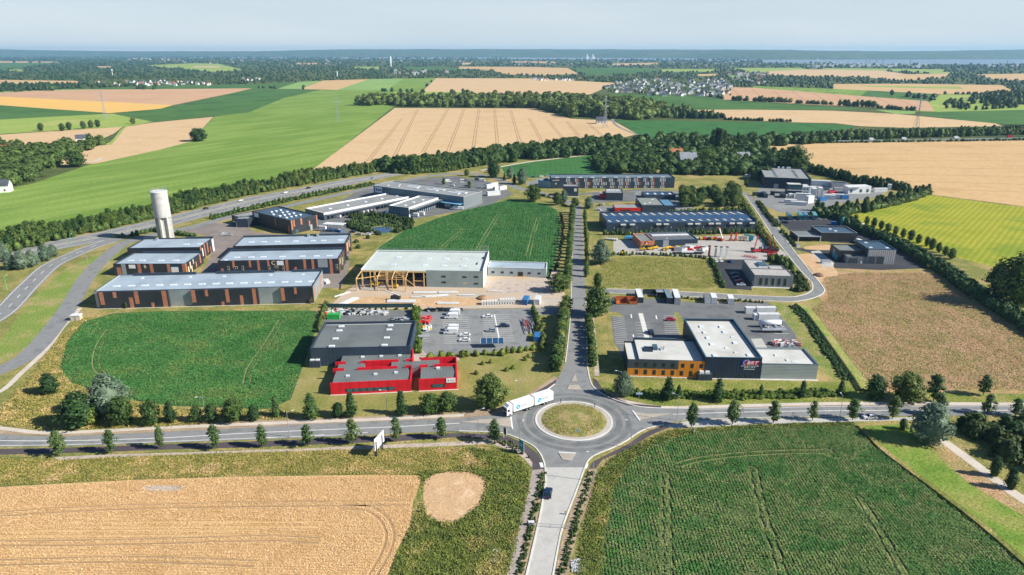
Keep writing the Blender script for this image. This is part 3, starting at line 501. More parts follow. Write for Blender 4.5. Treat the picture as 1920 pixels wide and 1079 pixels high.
# field tramlines
mb = MB()
for a, b in (((430 / 3 + 640, 205), (740, 293)), ((840, 205), (793, 286)), ((870, 205), (840, 284)), ((898, 205), (887, 280)), ((927, 206), (933, 276)), ((957, 207), (976, 272)), ((992, 222), (1016, 266)), ((1027, 226), (1057, 262)), ((1062, 228), (1090, 260)), ((1100, 229), (1130, 256)), ((753, 223), (690, 303))):
    for o_ in (-1.6, 1.6): ribbon("t", [a, b], 1.1, .075, None, mb=mb, sm=False, off=o_)
for p in ([(-60, 969), (0, 965), (150, 955), (300, 950), (480, 947), (640, 945), (770, 944)], [(-60, 1058), (0, 1056), (200, 1050), (360, 1052), (480, 1058)], [(-60, 1022), (0, 1020), (240, 1017), (480, 1010), (600, 1014)], [(640, 950), (690, 955), (720, 975), (732, 1005), (722, 1040), (700, 1079)]):
    for o_ in (-.9, .9): ribbon("t", p, .55, .056, None, mb=mb, off=o_)
for k_ in range(7):
    y0 = 276 + k_ * 13; ribbon("t", [(1480 + k_ * 22, y0 + 3), (1700, y0), (1990, y0 - 3 + k_ * 2)], 1.5, .075, None, mb=mb)
for k_ in range(9): ribbon("t", [(1372 + 38 * k_, 165.5 + k_ * 2.2), (1395 + 41 * k_, 188 + k_ * 2)], 2.5, .075, None, mb=mb, sm=False)
tag(mb.build("tyre_tracks", TRAM), kind=S)
mb = MB()
for p in ([(205, 618), (190, 640), (182, 660), (180, 685), (192, 702)], [(528, 600), (500, 645), (470, 690), (462, 720)], [(935, 402), (915, 435), (895, 470)], [(870, 430), (840, 455), (820, 475)], [(1010, 408), (1000, 440), (990, 480)]):
    for o_ in (-1.1, 1.1): ribbon("t", p, .4, .0675, None, mb=mb, off=o_)
for p in ([(1275, 872), (1320, 861), (1400, 852), (1480, 848), (1555, 847)], [(1412, 880), (1430, 960), (1455, 1040), (1470, 1100)], [(1247, 890), (1250, 980), (1252, 1090)], [(1610, 935), (1650, 1000), (1700, 1090)]):
    for o_ in (-.95, .95): ribbon("t", p, .3, .0675, None, mb=mb, off=o_)
for p in ([(1418, 905), (1432, 960), (1455, 1040), (1470, 1100)], [(1250, 900), (1250, 980), (1252, 1090)], [(1610, 935), (1650, 1000), (1700, 1090)]): ribbon("t", p, .5, .056, None, mb=mb)
ribbon("footpath", [(1110, 590), (1115, 650), (1119, 705)], 1.7, .057, GRAVEL)
tag(mb.build("crop_tramlines", DTRAM), kind=S)
# estuary and far hills
poly("estuary_water", [(300, 107.3), (960, 108.2), (1180, 109), (1300, 110.2), (1440, 112.5), (2300, 111), (2300, 121.5), (1700, 121), (1500, 119.5), (1440, 118), (1300, 114), (1100, 112.3), (960, 111.4), (560, 110), (300, 109)], .4, WATER2)
HILL = ground("far_hillside", [(.075, .11, .05), (.11, .14, .06), (.06, .09, .045), (.16, .16, .09)], 420, 60, .3, bd=0)
xs = list(range(-400, 2401, 20)); topy = [(-400, 94), (0, 93), (100, 95), (250, 96.6), (480, 96.6), (640, 93), (960, 92.6), (1440, 93.8), (1560, 95.6), (1700, 96.6), (1800, 95.2), (1920, 93.2), (2400, 92)]
basey = [(-400, 106.5), (300, 107), (960, 107.8), (1300, 109.8), (1440, 112), (1920, 110.6), (2400, 110)]
def lerp(tb, x):
    for a, b in zip(tb[:-1], tb[1:]):
        if a[0] <= x <= b[0]: return a[1] + (b[1] - a[1]) * (x - a[0]) / (b[0] - a[0])
    return tb[-1][1]
v = []; rows_ = 9
for x in xs:
    b = G(x, lerp(basey, x)); dirv = Vector((b.x, b.y, 0)).normalized()
    tp = b + dirv * 2600; ty = lerp(topy, x); d = math.hypot(tp.x, tp.y); zc = (Vector((tp.x, tp.y, 0)) - Vector((0, 0, CAM_H))).dot(_F)
    zt = 110
    for _ in range(20): zt += (px((tp.x, tp.y, zt))[1] - ty) * d / FPX * .9
    for j in range(rows_):
        t = j / (rows_ - 1); p = b + dirv * (2600 * t) ; h_ = zt * (math.sin(t * math.pi / 2) ** .8)
        h_ += (0 if j in (0,) else 5 * math.sin(x * .11 + j * 2.1) + 3 * math.sin(x * .37 + j)) * (1 if j < rows_ - 1 else .35)
        v.append((p.x, p.y, max(h_, -1 if j == 0 else 1)))
    p = b + dirv * 3600; v.append((p.x, p.y, -2)); 
n_ = rows_ + 1
f = [(i * n_ + j, (i + 1) * n_ + j, (i + 1) * n_ + j + 1, i * n_ + j + 1) for i in range(len(xs) - 1) for j in range(n_ - 1)]
tag(mesh("hills", v, f, HILL, smooth=True), kind=S)
# ================================================================= BUILDINGS
DARK = mat("charcoal_cladding", (.030, .034, .042), .45, .12, 5, ribs=('Z', 1.0, .02), streaks=.15)
NAVY = mat("navy_cladding", (.014, .028, .055), .5, .12, 5, ribs=('X', 1.1, .02))
SLATE = mat("slate_blue_cladding", (.035, .055, .080), .45, .1, 5, ribs=('X', 1.3, .02))
SILV = mat("silver_cladding", (.36, .40, .42), .4, .06, 6, metal=.35, ribs=('X', .5, .03))
SILVH = mat("silver_horizontal", (.38, .42, .43), .4, .05, 6, metal=.3, ribs=('Z', .55, .04))
PALEH = mat("pale_green_cladding", (.28, .34, .32), .5, .05, 6, ribs=('Z', .6, .04))
GREYW = mat("grey_cladding", (.20, .225, .235), .5, .06, 6, ribs=('X', .8, .03))
BLUEW = mat("blue_grey_cladding", (.10, .16, .20), .45, .08, 6, ribs=('X', .8, .03))
RED = mat("red_cladding", (.63, .010, .022), .5, .08, 5, ribs=('X', 3.2, .012))
ORG = mat("orange_cladding", (.72, .26, .025), .5, .05, 6, ribs=('X', 2.2, .01))
TERR = mat("terracotta_panel", (.42, .17, .095), .6, .08, 2)
BRICK = mat("orange_brick", (.50, .19, .09), .8, .1, .6)
RGREY = mat("grey_membrane", (.17, .185, .18), .85, .14, 9, bd=.02, col2=(.12, .13, .125))
RCURV = mat("corrugated_roof", (.155, .17, .165), .6, .08, 9, ribs=('X', .5, .04))
RBLUE = mat("pale_blue_membrane", (.33, .40, .45), .6, .07, 10)
RWHITE = mat("pale_membrane", (.52, .52, .48), .8, .08, 9, col2=(.44, .43, .38))
RGREEN = mat("greenish_membrane", (.48, .53, .49), .8, .05, 9)
RNAVY = mat("blue_steel_roof", (.035, .085, .17), .4, .1, 7, metal=.2, ribs=('X', .6, .03))
RDARK = mat("dark_glossy_roof", (.05, .085, .12), .35, .1, 7)
RTAUPE = mat("taupe_roof", (.26, .27, .26), .8, .08, 8)
WHITE = mat("white_panel", (.74, .75, .74), .5, .04, 3)
TRIM = mat("white_trim", (.66, .67, .66), .5, .05, 3)
CREAM = mat("cream_frame", (.62, .55, .36), .6, .05, 3)
GLASS = mat("window_glass", (.02, .035, .045), .12, .1, 2, spec=.6)
GLASSB = mat("bluish_glass", (.05, .11, .13), .15, .1, 2, spec=.6)
SKYL = mat("skylight_dome", (.66, .70, .72), .35, .03, 2)
TIMB = mat("glulam_timber", (.66, .43, .18), .6, .1, 1.5)
DOOR = mat("roller_door", (.30, .34, .36), .5, .05, 3, ribs=('Z', .4, .02))
DDOOR = mat("dark_roller_door", (.06, .075, .09), .5, .05, 3, ribs=('Z', .4, .02))
CONCW = mat("pale_concrete_wall", (.50, .49, .46), .85, .08, 2.5, streaks=.35)
STEEL = mat("galvanised_steel", (.42, .45, .47), .45, .06, 1, metal=.5)
BLACK = mat("black_rubber", (.015, .015, .016), .7, .1, 1)
YEL = mat("yellow_paint", (.70, .42, .02), .5, .06, 1.5)
REDP = mat("red_paint", (.55, .02, .02), .4, .06, 1.5)
BLUEP = mat("blue_paint", (.03, .13, .36), .45, .06, 2)
TURQ = mat("turquoise_paint", (.04, .30, .36), .45, .06, 2)
GREENP = mat("green_paint", (.03, .38, .07), .45, .06, 2)
RUST = mat("rust_orange", (.42, .12, .03), .7, .12, 1.5)
DARKP = mat("dark_paint", (.02, .025, .03), .35, .1, 2)
NAVYSOLID = mat("navy_trim", (.02, .045, .08), .45, .1, 3)
ROOFT = mat("clay_tile_roof", (.34, .13, .06), .85, .15, 3); ROOFS = mat("slate_roof", (.075, .085, .10), .6, .15, 3); HWALL = mat("render_wall", (.76, .75, .71), .85, .06, 4)
def flat_mat(name, col): return mat(name, col, .6, .02, 3)
class Bld:
    def __init__(s, name, label, FL, FR, BR, h, wall, roof, par=.5, cat="building", group=None, pt=.3, cap=None, depth=None, width=None, z0=0, solid=False):
        def P(c): return G2(c[1], c[2]) if c[0] == 'b' else G2(c[1], c[2], h)
        a, b, c = P(FL), P(FR), P(BR); u = (b - a); s.W = width or u.length; u.normalize(); n = Vector((-u.y, u.x))
        s.D = depth or (c - b).dot(n); s.h = h; s.par = par; s.wall = wall; s.roofm = roof
        s.root = thing(name, label, cat, (a.x, a.y, 0), math.atan2(u.y, u.x), group)
        if not solid: s.body(0, s.W, 0, s.D, h, wall, roof, par, pt, cap, z0)
    def body(s, x0, x1, y0, y1, h, wall, roof, par=.5, pt=.3, cap=None, z0=0, sides='fbrl', wn='wall'):
        W = MB(); zr = h - par
        o = [(x0, y0), (x1, y0), (x1, y1), (x0, y1)]; i_ = [(x0 + pt, y0 + pt), (x1 - pt, y0 + pt), (x1 - pt, y1 - pt), (x0 + pt, y1 - pt)]
        v = [(x, y, z0) for x, y in o] + [(x, y, h) for x, y in o] + [(x, y, h) for x, y in i_] + [(x, y, zr) for x, y in i_]
        f = []
        for k in range(4):
            j = (k + 1) % 4; f += [(k, j, 4 + j, 4 + k), (8 + k, 8 + j, 12 + j, 12 + k)]
            if not cap: f.append((4 + k, 4 + j, 8 + j, 8 + k))
        if z0 > 0: f.append((3, 2, 1, 0))
        W.add(v, f); w = W.build(wn, wall, s.root)
        if cap:
            W = MB(); t = .06
            W.box(x0 - t, x1 + t, y0 - t, y0 + pt, h, h + .08).box(x0 - t, x1 + t, y1 - pt, y1 + t, h, h + .08).box(x0 - t, x0 + pt, y0 + pt, y1 - pt, h, h + .08).box(x1 - pt, x1 + t, y0 + pt, y1 - pt, h, h + .08)
            W.build("parapet_cap", cap, s.root)
        r = MB(); r.add([(x, y, zr) for x, y in i_], [(0, 1, 2, 3)]); r.build("roof", roof, s.root)
        return w
    def bx(s, name, m_, *a):
        for t in (a if isinstance(a[0], (tuple, list)) else (a,)): o = MB().box(*t).build(name, m_, s.root)
        return o
    def face(s, side, u0, u1, z0, z1, out=.07, inn=.02):
        """u as fractions of that side when <=1 ints are treated as fractions"""
        if side == 'f': return (u0 * s.W, u1 * s.W, -out, inn, z0, z1)
        if side == 'r': return (s.W - inn, s.W + out, u0 * s.D, u1 * s.D, z0, z1)
        if side == 'l': return (-out, inn, u0 * s.D, u1 * s.D, z0, z1)
        return (u0 * s.W, u1 * s.W, s.D - inn, s.D + out, z0, z1)
    def wins(s, side, us, w, z0, z1, m_=GLASS, frame=None, name='window'):
        L = s.W if side in 'fb' else s.D
        for u in us:
            a, b = u - w / 2 / L, u + w / 2 / L
            if frame:
                fr = MB(); F = .14; fr.box(*s.face(side, a - F / L, b + F / L, z0 - F, z1 + F, .06)); o = fr.build(name, frame, s.root)
                g = MB(); g.box(*s.face(side, a, b, z0, z1, .09)); g.build("pane", m_, o)
            else: s.bx(name, m_, *s.face(side, a, b, z0, z1, .06))
    def sky(s, lst, w=1.6, d=1.2, hh=.35, m_=SKYL, zr=None, base=TRIM):
        z = (s.h - s.par if zr is None else zr)
        for u, v_ in lst:
            x, y = u * s.W, v_ * s.D; M_ = MB(); hw, hd = w / 2, d / 2
            M_.box(x - hw, x + hw, y - hd, y + hd, z, z + hh * .6)
            t = .12; M_.add([(x - hw, y - hd, z + hh * .6), (x + hw, y - hd, z + hh * .6), (x + hw, y + hd, z + hh * .6), (x - hw, y + hd, z + hh * .6), (x - hw + t, y - hd + t, z + hh), (x + hw - t, y - hd + t, z + hh), (x + hw - t, y + hd - t, z + hh), (x - hw + t, y + hd - t, z + hh)], [(0, 1, 5, 4), (1, 2, 6, 5), (2, 3, 7, 6), (3, 0, 4, 7), (4, 5, 6, 7)])
            M_.build("skylight", m_, s.root)
    def stripes(s, side, lst, m_=TERR, name="cladding_panel", out=.05):
        if m_ in (TERR, CREAM, WHITE):
            for u0, u1, a, b in lst: o = MB().box(*s.face(side, u0, u1, a * s.h, b * s.h - .03, out)).build(name, m_, s.root)
            return o
        M_ = MB()
        for u0, u1, a, b in lst: M_.box(*s.face(side, u0, u1, a * s.h, b * s.h - .03, out))
        return M_.build(name, m_, s.root)
    def w2(s, x, y, z=0): return s.root.matrix_basis @ Vector((x, y, z))
def textmesh(parent, txt, x, y, z, size, m_, rot=(math.pi / 2, 0, 0), name="lettering", shear=0, ext=.02, align='CENTER', sx=1):
    c = bpy.data.curves.new(name, 'FONT'); c.body = txt; c.size = size; c.extrude = ext; c.shear = shear; c.align_x = align; c.align_y = 'CENTER'; c.offset = size * .012
    t = bpy.data.objects.new(name, c); COL.objects.link(t); dg = bpy.context.evaluated_depsgraph_get()
    me = bpy.data.meshes.new_from_object(t.evaluated_get(dg)); bpy.data.objects.remove(t); bpy.data.curves.remove(c)
    me.materials.clear(); me.materials.append(m_); o = bpy.data.objects.new(name, me); COL.objects.link(o); o.parent = parent
    o.location = (x, y, z); o.rotation_euler = rot; o.scale = (sx, 1, 1); return o
# --- charcoal warehouses with terracotta stripes (left)
WG = "charcoal warehouses with terracotta stripes"
h = hgt(180, 580, 549)
b = Bld("warehouse", "longest charcoal warehouse with two silver recesses, beside the maize plot", ('b', 180, 580), ('b', 588.5, 569), ('r', 600, 507), h, SILV, RBLUE, .6, group=WG, cap=SLATE, solid=True)
rec = 1.3; W = b.W
b.body(0, W, rec, b.D, h, SILV, RBLUE, .6, cap=SLATE)
for a0, a1 in ((.02, .335), (.442, .745), (.85, 1.0)):
    b.bx("cladding_block", DARK, a0 * W, a1 * W, 0, rec, 0, h - .02)
F = lambda x: (x - 65) / 1515
b.stripes('f', [(F(a), F(c), z0, z1) for a, c, z0, z1 in ((105, 133, .25, 1), (198, 222, .65, 1), (302, 328, 0, .65), (342, 370, .25, 1), (448, 468, 0, .3), (530, 562, 0, 1), (732, 760, .25, 1), (828, 848, .6, 1), (932, 952, 0, .25), (968, 992, .2, 1), (1065, 1088, 0, .6), (1155, 1180, 0, 1), (1355, 1380, .2, 1), (1450, 1467, .6, 1), (1548, 1562, 0, .25))])
b.stripes('r', [(.1, .16, 0, 1), (.4, .46, 0, .6), (.7, .77, 0, 1)])
b.sky([(F(x) * .985 + .015, .38) for x in (135, 240, 338, 440, 540, 640, 745, 845, 942, 1048, 1147, 1245, 1347, 1445, 1540)], 3.0, 1.3)
b.sky([(F(x), .82) for x in (263, 612, 860, 1205, 1445)], 1.4, 1.0)
b.bx("roof_parapet", SLATE, (.07 * W, .375 * W, b.D - .5, b.D + .05, h - .5, h + .7), (.475 * W, .76 * W, b.D - .5, b.D + .05, h - .5, h + .7), (.85 * W, W, b.D - .5, b.D + .05, h - .5, h + .7))
b.bx("base_slab", KERB, (-.3, W + .3, -.35, 0, 0, .12))
h = hgt(350, 517, 495)
b = Bld("warehouse", "small charcoal warehouse marked B behind the longest one, left block", ('b', 216, 517.5), ('b', 350, 517), ('r', 367, 473), h, DARK, RBLUE, .6, group=WG, cap=SLATE)
b.stripes('f', [(.04, .10, 0, .7), (.335, .38, 0, 1), (.505, .55, 0, 1), (.745, .79, 0, 1), (.955, 1, 0, 1)])
b.stripes('r', [(.02, .07, 0, 1), (.55, .6, .1, .6), (.8, .86, .2, 1)]); b.stripes('r', [(.12, .18, .1, .6), (.24, .29, .3, .9), (.3, .35, 0, .5), (.42, .46, .55, .95)], CREAM, "window_surround")
b.bx("recess_panel", SILV, *b.face('f', .11, .17, 0, h - .05, .04)); b.bx("roller_door", WHITE, *b.face('f', .80, .90, 0, h * .72, .09)); b.bx("door_surround", NAVYSOLID, *b.face('f', .79, .94, 0, h * .95, .05))
o = b.bx("sign", WHITE, *b.face('f', .215, .305, h * .62, h * .93, .1)); 
textmesh(b.root, "B", .44 * b.W, -.06, h * .76, h * .36, CREAM, name="letter")
b.sky([(.14, .35), (.3, .35), (.57, .35), (.78, .35)], 3, 1.2); b.bx("roof_parapet", SLATE, (.12 * b.W, b.W, b.D - .5, b.D + .05, h - .5, h + .7))
h = hgt(377.5, 489, 464)
b = Bld("warehouse", "charcoal warehouse just in front of the water tower, rear left of the group", ('b', 243, 491), ('b', 377.5, 489), ('r', 397, 445.5), h, DARK, RBLUE, .6, group=WG, cap=SLATE)
b.stripes('r', [(.05, .1, 0, 1), (.3, .36, 0, 1), (.5, .56, .2, 1), (.7, .74, 0, .5)]); b.stripes('r', [(.15, .2, .2, .8), (.86, .98, 0, .95)], WHITE, "white_panel")
b.sky([(.73, .4), (.93, .4)], 3, 1.2); b.bx("roof_parapet", SLATE, (0, .15 * b.W, b.D - .5, b.D + .05, h - .5, h + .6), (.6 * b.W, b.W, b.D - .5, b.D + .05, h - .5, h + .6))
b.bx("air_handling_unit", STEEL, .19 * b.W, .22 * b.W, b.D * .85, b.D * .93, h - .6, h + .7)
h = hgt(637, 515, 487)
b = Bld("warehouse", "charcoal warehouse marked C with cream framed windows, right of the one marked B", ('b', 412, 518), ('b', 637, 513.5), ('r', 644.5, 466), h, DARK, RBLUE, .6, group=WG, cap=SLATE)
F2 = lambda x: (x - 15) / 1860
b.stripes('f', [(F2(a), F2(c), z0, z1) for a, c, z0, z1 in ((50, 88, 0, .5), (232, 268, .5, 1), (485, 520, .55, 1), (612, 650, .1, 1), (768, 800, .6, 1), (905, 935, 0, .3), (1048, 1090, 0, 1), (1178, 1215, 0, .5), (1325, 1365, 0, 1), (1450, 1490, 0, 1), (1730, 1775, -.0, 1))])
for x in (165, 385, 790, 1010, 1840):
    b.wins('f', [F2(x)], .8, h * .5, h * .62, GLASS, CREAM); b.wins('f', [F2(x)], .8, h * .3, h * .42, GLASS, CREAM)
for x in (275, 898): b.wins('f', [F2(x - 16), F2(x + 16)], .8, h * .47, h * .6, GLASS, CREAM)
b.bx("silver_panel", SILV, *b.face('f', F2(1550), F2(1700), h * .45, h - .05, .04)); b.bx("loading_door", NAVYSOLID, *b.face('f', F2(1600), F2(1715), 0, h * .45, .05))
b.bx("sign", WHITE, *b.face('f', F2(918), F2(1018), h * .65, h * .93, .1))
textmesh(b.root, "C", F2(862) * b.W, -.06, h * .8, h * .36, CREAM, name="letter")
b.stripes('r', [(.05, .1, 0, 1), (.35, .4, 0, 1), (.65, .7, .3, 1)]); b.stripes('r', [(.18, .24, .5, .9), (.5, .56, .2, .7)], CREAM, "window_surround")
b.sky([(.12, .38), (.24, .38), (.34, .38), (.5, .38), (.67, .38), (.79, .38), (.9, .38)], 3, 1.2); b.sky([(.05, .15), (.52, .12)], 1.4, .9)
b.bx("roof_parapet", SLATE, (0, b.W, b.D - .5, b.D + .05, h - .5, h + .6))
h = hgt(650, 481.5, 457)
b = Bld("warehouse", "charcoal warehouse with black parapet directly behind the one marked C", ('b', 440, 487), ('b', 650, 481.5), ('r', 656, 439), h, DARK, RBLUE, .6, group=WG, cap=SLATE)
b.stripes('r', [(.05, .12, 0, 1), (.4, .46, 0, 1), (.7, .76, .2, 1)]); b.stripes('r', [(.2, .3, .2, .9), (.55, .63, .1, .8)], CREAM, "window_surround")
b.sky([(x, .45) for x in (.12, .235, .355, .52, .68, .775, .93)], 3, 1.2); b.bx("roof_parapet", SLATE, (0, b.W, b.D - .5, b.D + .05, h - .5, h + .5))
b.bx("air_handling_unit", STEEL, (.6 * b.W, .62 * b.W, b.D * .88, b.D * .95, h - .6, h + .8), (.685 * b.W, .705 * b.W, b.D * .88, b.D * .95, h - .6, h + .8))
# --- dark office with roof domes
h = hgt(547, 440, 414)
b = Bld("office_hall", "charcoal hall with glossy roof full of domes by the brown car park", ('b', 475.5, 421), ('b', 547, 440), ('r', 602.5, 405), h, DARK, RDARK, .5, cap=DARK)
b.sky([(.25 + .17 * (i % 4), .2 + .17 * (i // 4)) for i in range(16) if i not in (0, 5)], 2.0, 1.4, .5, SKYL)
b.stripes('r', [(.02, .07, .3, 1), (.1, .15, .5, 1), (.36, .42, .55, 1), (.66, .71, .3, .7), (.95, .99, .1, 1)]); b.stripes('f', [(.6, .62, .3, .9), (.93, .96, 0, .6)])
b.wins('r', [.2], 2.2, 0, 2.4, GLASSB, None, 'door'); b.bx("roller_door", DOOR, *b.face('r', .7, .78, 0, 3.6, .05)); b.bx("sign", WHITE, *b.face('f', .05, .17, h * .62, h * .93, .1))
h2 = 5.6
b = Bld("office_annex", "low dark office annex with small windows left of the charcoal hall", ('b', 436, 419), ('b', 465, 426.5), ('r', 513, 394.5), h2, DARK, RTAUPE, .4)
b.wins('f', [.15, .38, .6, .8], 1.0, 1.2, 2.6, GLASSB, WHITE); b.wins('f', [.25, .5, .72], .9, 3.4, 4.6, GLASSB, WHITE)
b = Bld("glass_link", "narrow blue glass link between the dark annex and the charcoal hall", ('b', 466, 427), ('b', 475, 421.5), ('r', 490, 404), 5.8, SLATE, RTAUPE, .3, depth=8)
b.wins('f', [.3, .7], 1.3, .6, 2.4, GLASSB); b.wins('f', [.3, .7], 1.3, 3.2, 5.0, GLASSB)
# --- logistics building
h = hgt(869.6, 393, 369.6)
b = Bld("logistics_hall", "large blue grey logistics hall, highest of the depot beside the maize field", ('r', 700, 348.2), ('b', 869.6, 393), ('r', 908, 359.5), h, BLUEW, RTAUPE, .5, cap=TRIM)
b.bx("end_wall_cladding", GREYW, *b.face('r', 0, 1, 0, h - .1, .05, .0)); LG = b
for r_, c0 in ((.45, .30), (.62, .28), (.45, .52), (.62, .56), (.45, .76), (.62, .8)):
    for k in range(7): b.sky([(c0 + .017 * k, r_)], 1.9, 2.6, .35)
b.sky([(.1, .3), (.16, .62), (.2, .4), (.92, .5), (.88, .3)], 1.4, 1.6)
b.bx("sign", WHITE, *b.face('f', .02, .1, h * .45, h * .93, .12)); o = b.bx("sign_mark", BLUEP, *b.face('f', .03, .042, h * .56, h * .82, .16)); b.bx("sign_lettering", flat_mat("grey_letter", (.12, .14, .17)), *b.face('f', .048, .092, h * .62, h * .76, .16))
b.bx("loading_canopy", mat("light_blue_trim", (.16, .42, .62), .5), b.W * .78, b.W * .99, -4.5, -.1, 4.0, 4.35)
b.bx("loading_door", WHITE, *b.face('f', .80, .86, 0, 3.4, .08)); b.bx("loading_door", WHITE, *b.face('f', .9, .96, 0, 3.4, .08))
def wing(name, label, FL, FR, BR, h, nd, W_):
    b = Bld(name, label, FL, FR, BR, h, WHITE, RTAUPE, .7, group="depot wings with loading docks", cap=TRIM, pt=.7)
    b.bx("end_wall_cladding", BLUEW, *b.face('f', 0, 1, 0, h - .15, .06, 0))
    b.bx("loading_canopy", RTAUPE, b.W + .1, b.W + 4.2, .5, b.D - .5, h - 1.5, h - 1.1); b.bx("canopy_edge", SLATE, b.W + 4.2, b.W + 4.45, .5, b.D - .5, h - 1.8, h - .9)
    for i in range(nd):
        u = (i + .5) / nd * .96 + .02; b.bx("loading_dock", NAVYSOLID, *b.face('r', u - .25 / nd, u + .25 / nd, .0, h - 2.0, .5)); 
    return b
hw = hgt(607, 412, 400); hw = max(4.8, min(6.5, hw))
b = wing("depot_wing", "long low depot wing with white parapets and loading docks, left of the two", ('r', 572, 391), ('r', 607, 400), ('r', 759, 361.5), hw, 26, 0); b.sky([(.5, .15), (.5, .33), (.5, .52), (.5, .7), (.5, .88)], 2.2, 2.2)
hw = hgt(767.4, 407.6, 390)
b = wing("depot_wing", "shorter depot wing with pale blue end wall beside the pond, right of the two", ('b', 729.5, 403), ('b', 767.4, 407.6), ('r', 836, 372.5), hw, 15, 0); b.sky([(.5, .2), (.45, .5), (.55, .75)], 2.2, 2.2)
b.bx("door", DARKP, *b.face('f', .52, .56, 0, 2.3, .1))
# --- construction hall
h = hgt(906, 540.4, 509)
b = Bld("construction_hall", "large hall under construction with pale roof, green grey cladding and timber posts", ('r', 677, 505.4), ('b', 906, 540.4), ('r', 916.5, 473.5), h, PALEH, RGREEN, .35, solid=True, cap=WHITE)
CH = b; W, D = b.W, b.D; x1 = .535 * W
zr = h - .35
w = MB(); w.box(x1, W, 0, .3, 0, h).box(W - .3, W, .3, D, 0, h).box(0, W - .3, D - .3, D, 0, h).box(0, .3, D * .25, D - .3, 0, h); w.build("wall", PALEH, b.root)
b.bx("gable_wall", WHITE, (W - .02, W + .15, 0, D + .3, 0, h + .9))
b.bx("roof", RGREEN, (.0, W - .02, .02, D - .3, zr - .4, zr)); b.bx("parapet_edge", TRIM, (0, W, D - .3, D + .05, h, h + .5), (-.1, .2, 0, D, h - .3, h + .15))
b.bx("concrete_floor", GRAVEL, (0, x1, .3, D - .3, .06, .12)); b.bx("back_wall", mat("plum_inner_wall", (.05, .035, .045), .8), (x1 * .0, x1, D * .45, D * .45 + .2, .1, zr - .4))
for i, u in enumerate((.0, .1, .2, .34, .425, .51)):
    b.bx("timber_post", TIMB, u * W, u * W + .55, 0, .5, 0, zr - .4)
b.bx("timber_beam", TIMB, (0, x1, -.05, .45, zr - .9, zr - .3)); b.bx("timber_rail", TIMB, (.425 * W, .51 * W, .1, .35, h * .33, h * .33 + .3), (.51 * W, x1, .1, .35, h * .6, h * .6 + .3))
# projecting timber frame
pf = MB(); dep = 7.5; xs_ = (-.015, .155, .275, .385)
for u in xs_:
    x = u * W; pf.box(x, x + .45, -dep, -dep + .45, 0, h * .72)
    pf.bar((x + .2, -dep + .2, h * .72), (x + .2 + (1.2 if u < 0 else 0), 0, h - .3), .24)
pf.bar((xs_[0] * W, -dep + .2, h * .7), (.2 * W, -.3, h * .7), .2)
for t in (.0, .25, .5, .75): pf.bar((.155 * W, -dep * (1 - t) + .2, h * .72 + t * h * .2), (.385 * W, -dep * (1 - t) + .2, h * .72 + t * h * .2), .16)
pf.bar((.275 * W, -.3, h - .3), (.44 * W, -.4, .6), .16); pf.bar((.30 * W, -dep / 2, 0), (.30 * W, -dep / 2, h * .8), .2); pf.bar((0.02 * W, -dep / 2, 0), (0.02 * W, -dep / 2, h * .8), .2)
for u in (.08, .12, .22): pf.box(u * W, u * W + .4, -2.5, -2.1, 0, h - .4)
pf.build("timber_frame", TIMB, b.root)
for u, z in ((.66, .6), (.66, .25), (.83, .58), (.925, .6), (.925, .2)): b.bx("window", GLASS, *b.face('f', u, u + .035, z * h, z * h + .9, .06))
b.bx("window", TIMB, *b.face('f', .83, .865, .23 * h, .23 * h + .5, .06)); b.bx("window_opening", TIMB, *b.face('r', .12, .22, 1.5, h - 1.2, .2))
b.sky([(.23, .68), (.5, .62), (.65, .63), (.81, .64), (.23, .3), (.5, .28), (.66, .27), (.82, .27)], 2.6, 1.8, .3, mat("wrapped_skylight", (.62, .68, .78), .5)); b.bx("roof_hatch", DARKP, (.93 * W, .935 * W, D * .35, D * .45, zr, zr + .5), (.965 * W, .97 * W, D * .65, D * .75, zr, zr + .5))
fr = MB()
for i in range(26): fr.bar((i * W / 26, D + .1, h + .5), (i * W / 26, D + .1, h + 1.5), .035)
fr.bar((0, D + .1, h + 1.5), (W, D + .1, h + 1.5), .04); fr.bar((0, D + .1, h + 1.0), (W, D + .1, h + 1.0), .03); fr.build("edge_guardrail", STEEL, b.root)
fr = MB()
for dx in (0, 2.4, 4.8):
    for dy in (0, 1.4): fr.bar((W - 5 + dx, D + .4 + dy, 0), (W - 5 + dx, D + .4 + dy, h + 3), .06)
for z in (2, 4, 6, 8, h + 1, h + 3):
    for dy in (0, 1.4): fr.bar((W - 5, D + .4 + dy, min(z, h + 3)), (W - .2, D + .4 + dy, min(z, h + 3)), .05)
fr.box(W - 5, W - .2, D + .4, D + 1.8, h, h + .1); sc = fr.build("scaffold_tower", STEEL, None)
tag(sc, "steel scaffold tower at the rear right corner of the hall under construction", "scaffold"); sc.matrix_world = b.root.matrix_basis.copy()
h = hgt(1024, 521, 504.5)
b = Bld("low_annex", "long low pale annex with small square windows right of the construction hall", ('b', 914.5, 517.7), ('b', 1024, 521), ('r', 1025.5, 492.5), h, mat("pale_render", (.36, .42, .43), .7, .05), RBLUE, .5, cap=TRIM)
b.wins('f', [.09, .25, .41, .71, .88], 1.5, 1.6, 2.7, GLASS); b.bx("doorway", DARKP, *b.face('f', .52, .605, 0, 2.7, .06)); b.bx("window_board", TIMB, *b.face('f', .47, .66, .1, .3, .5))
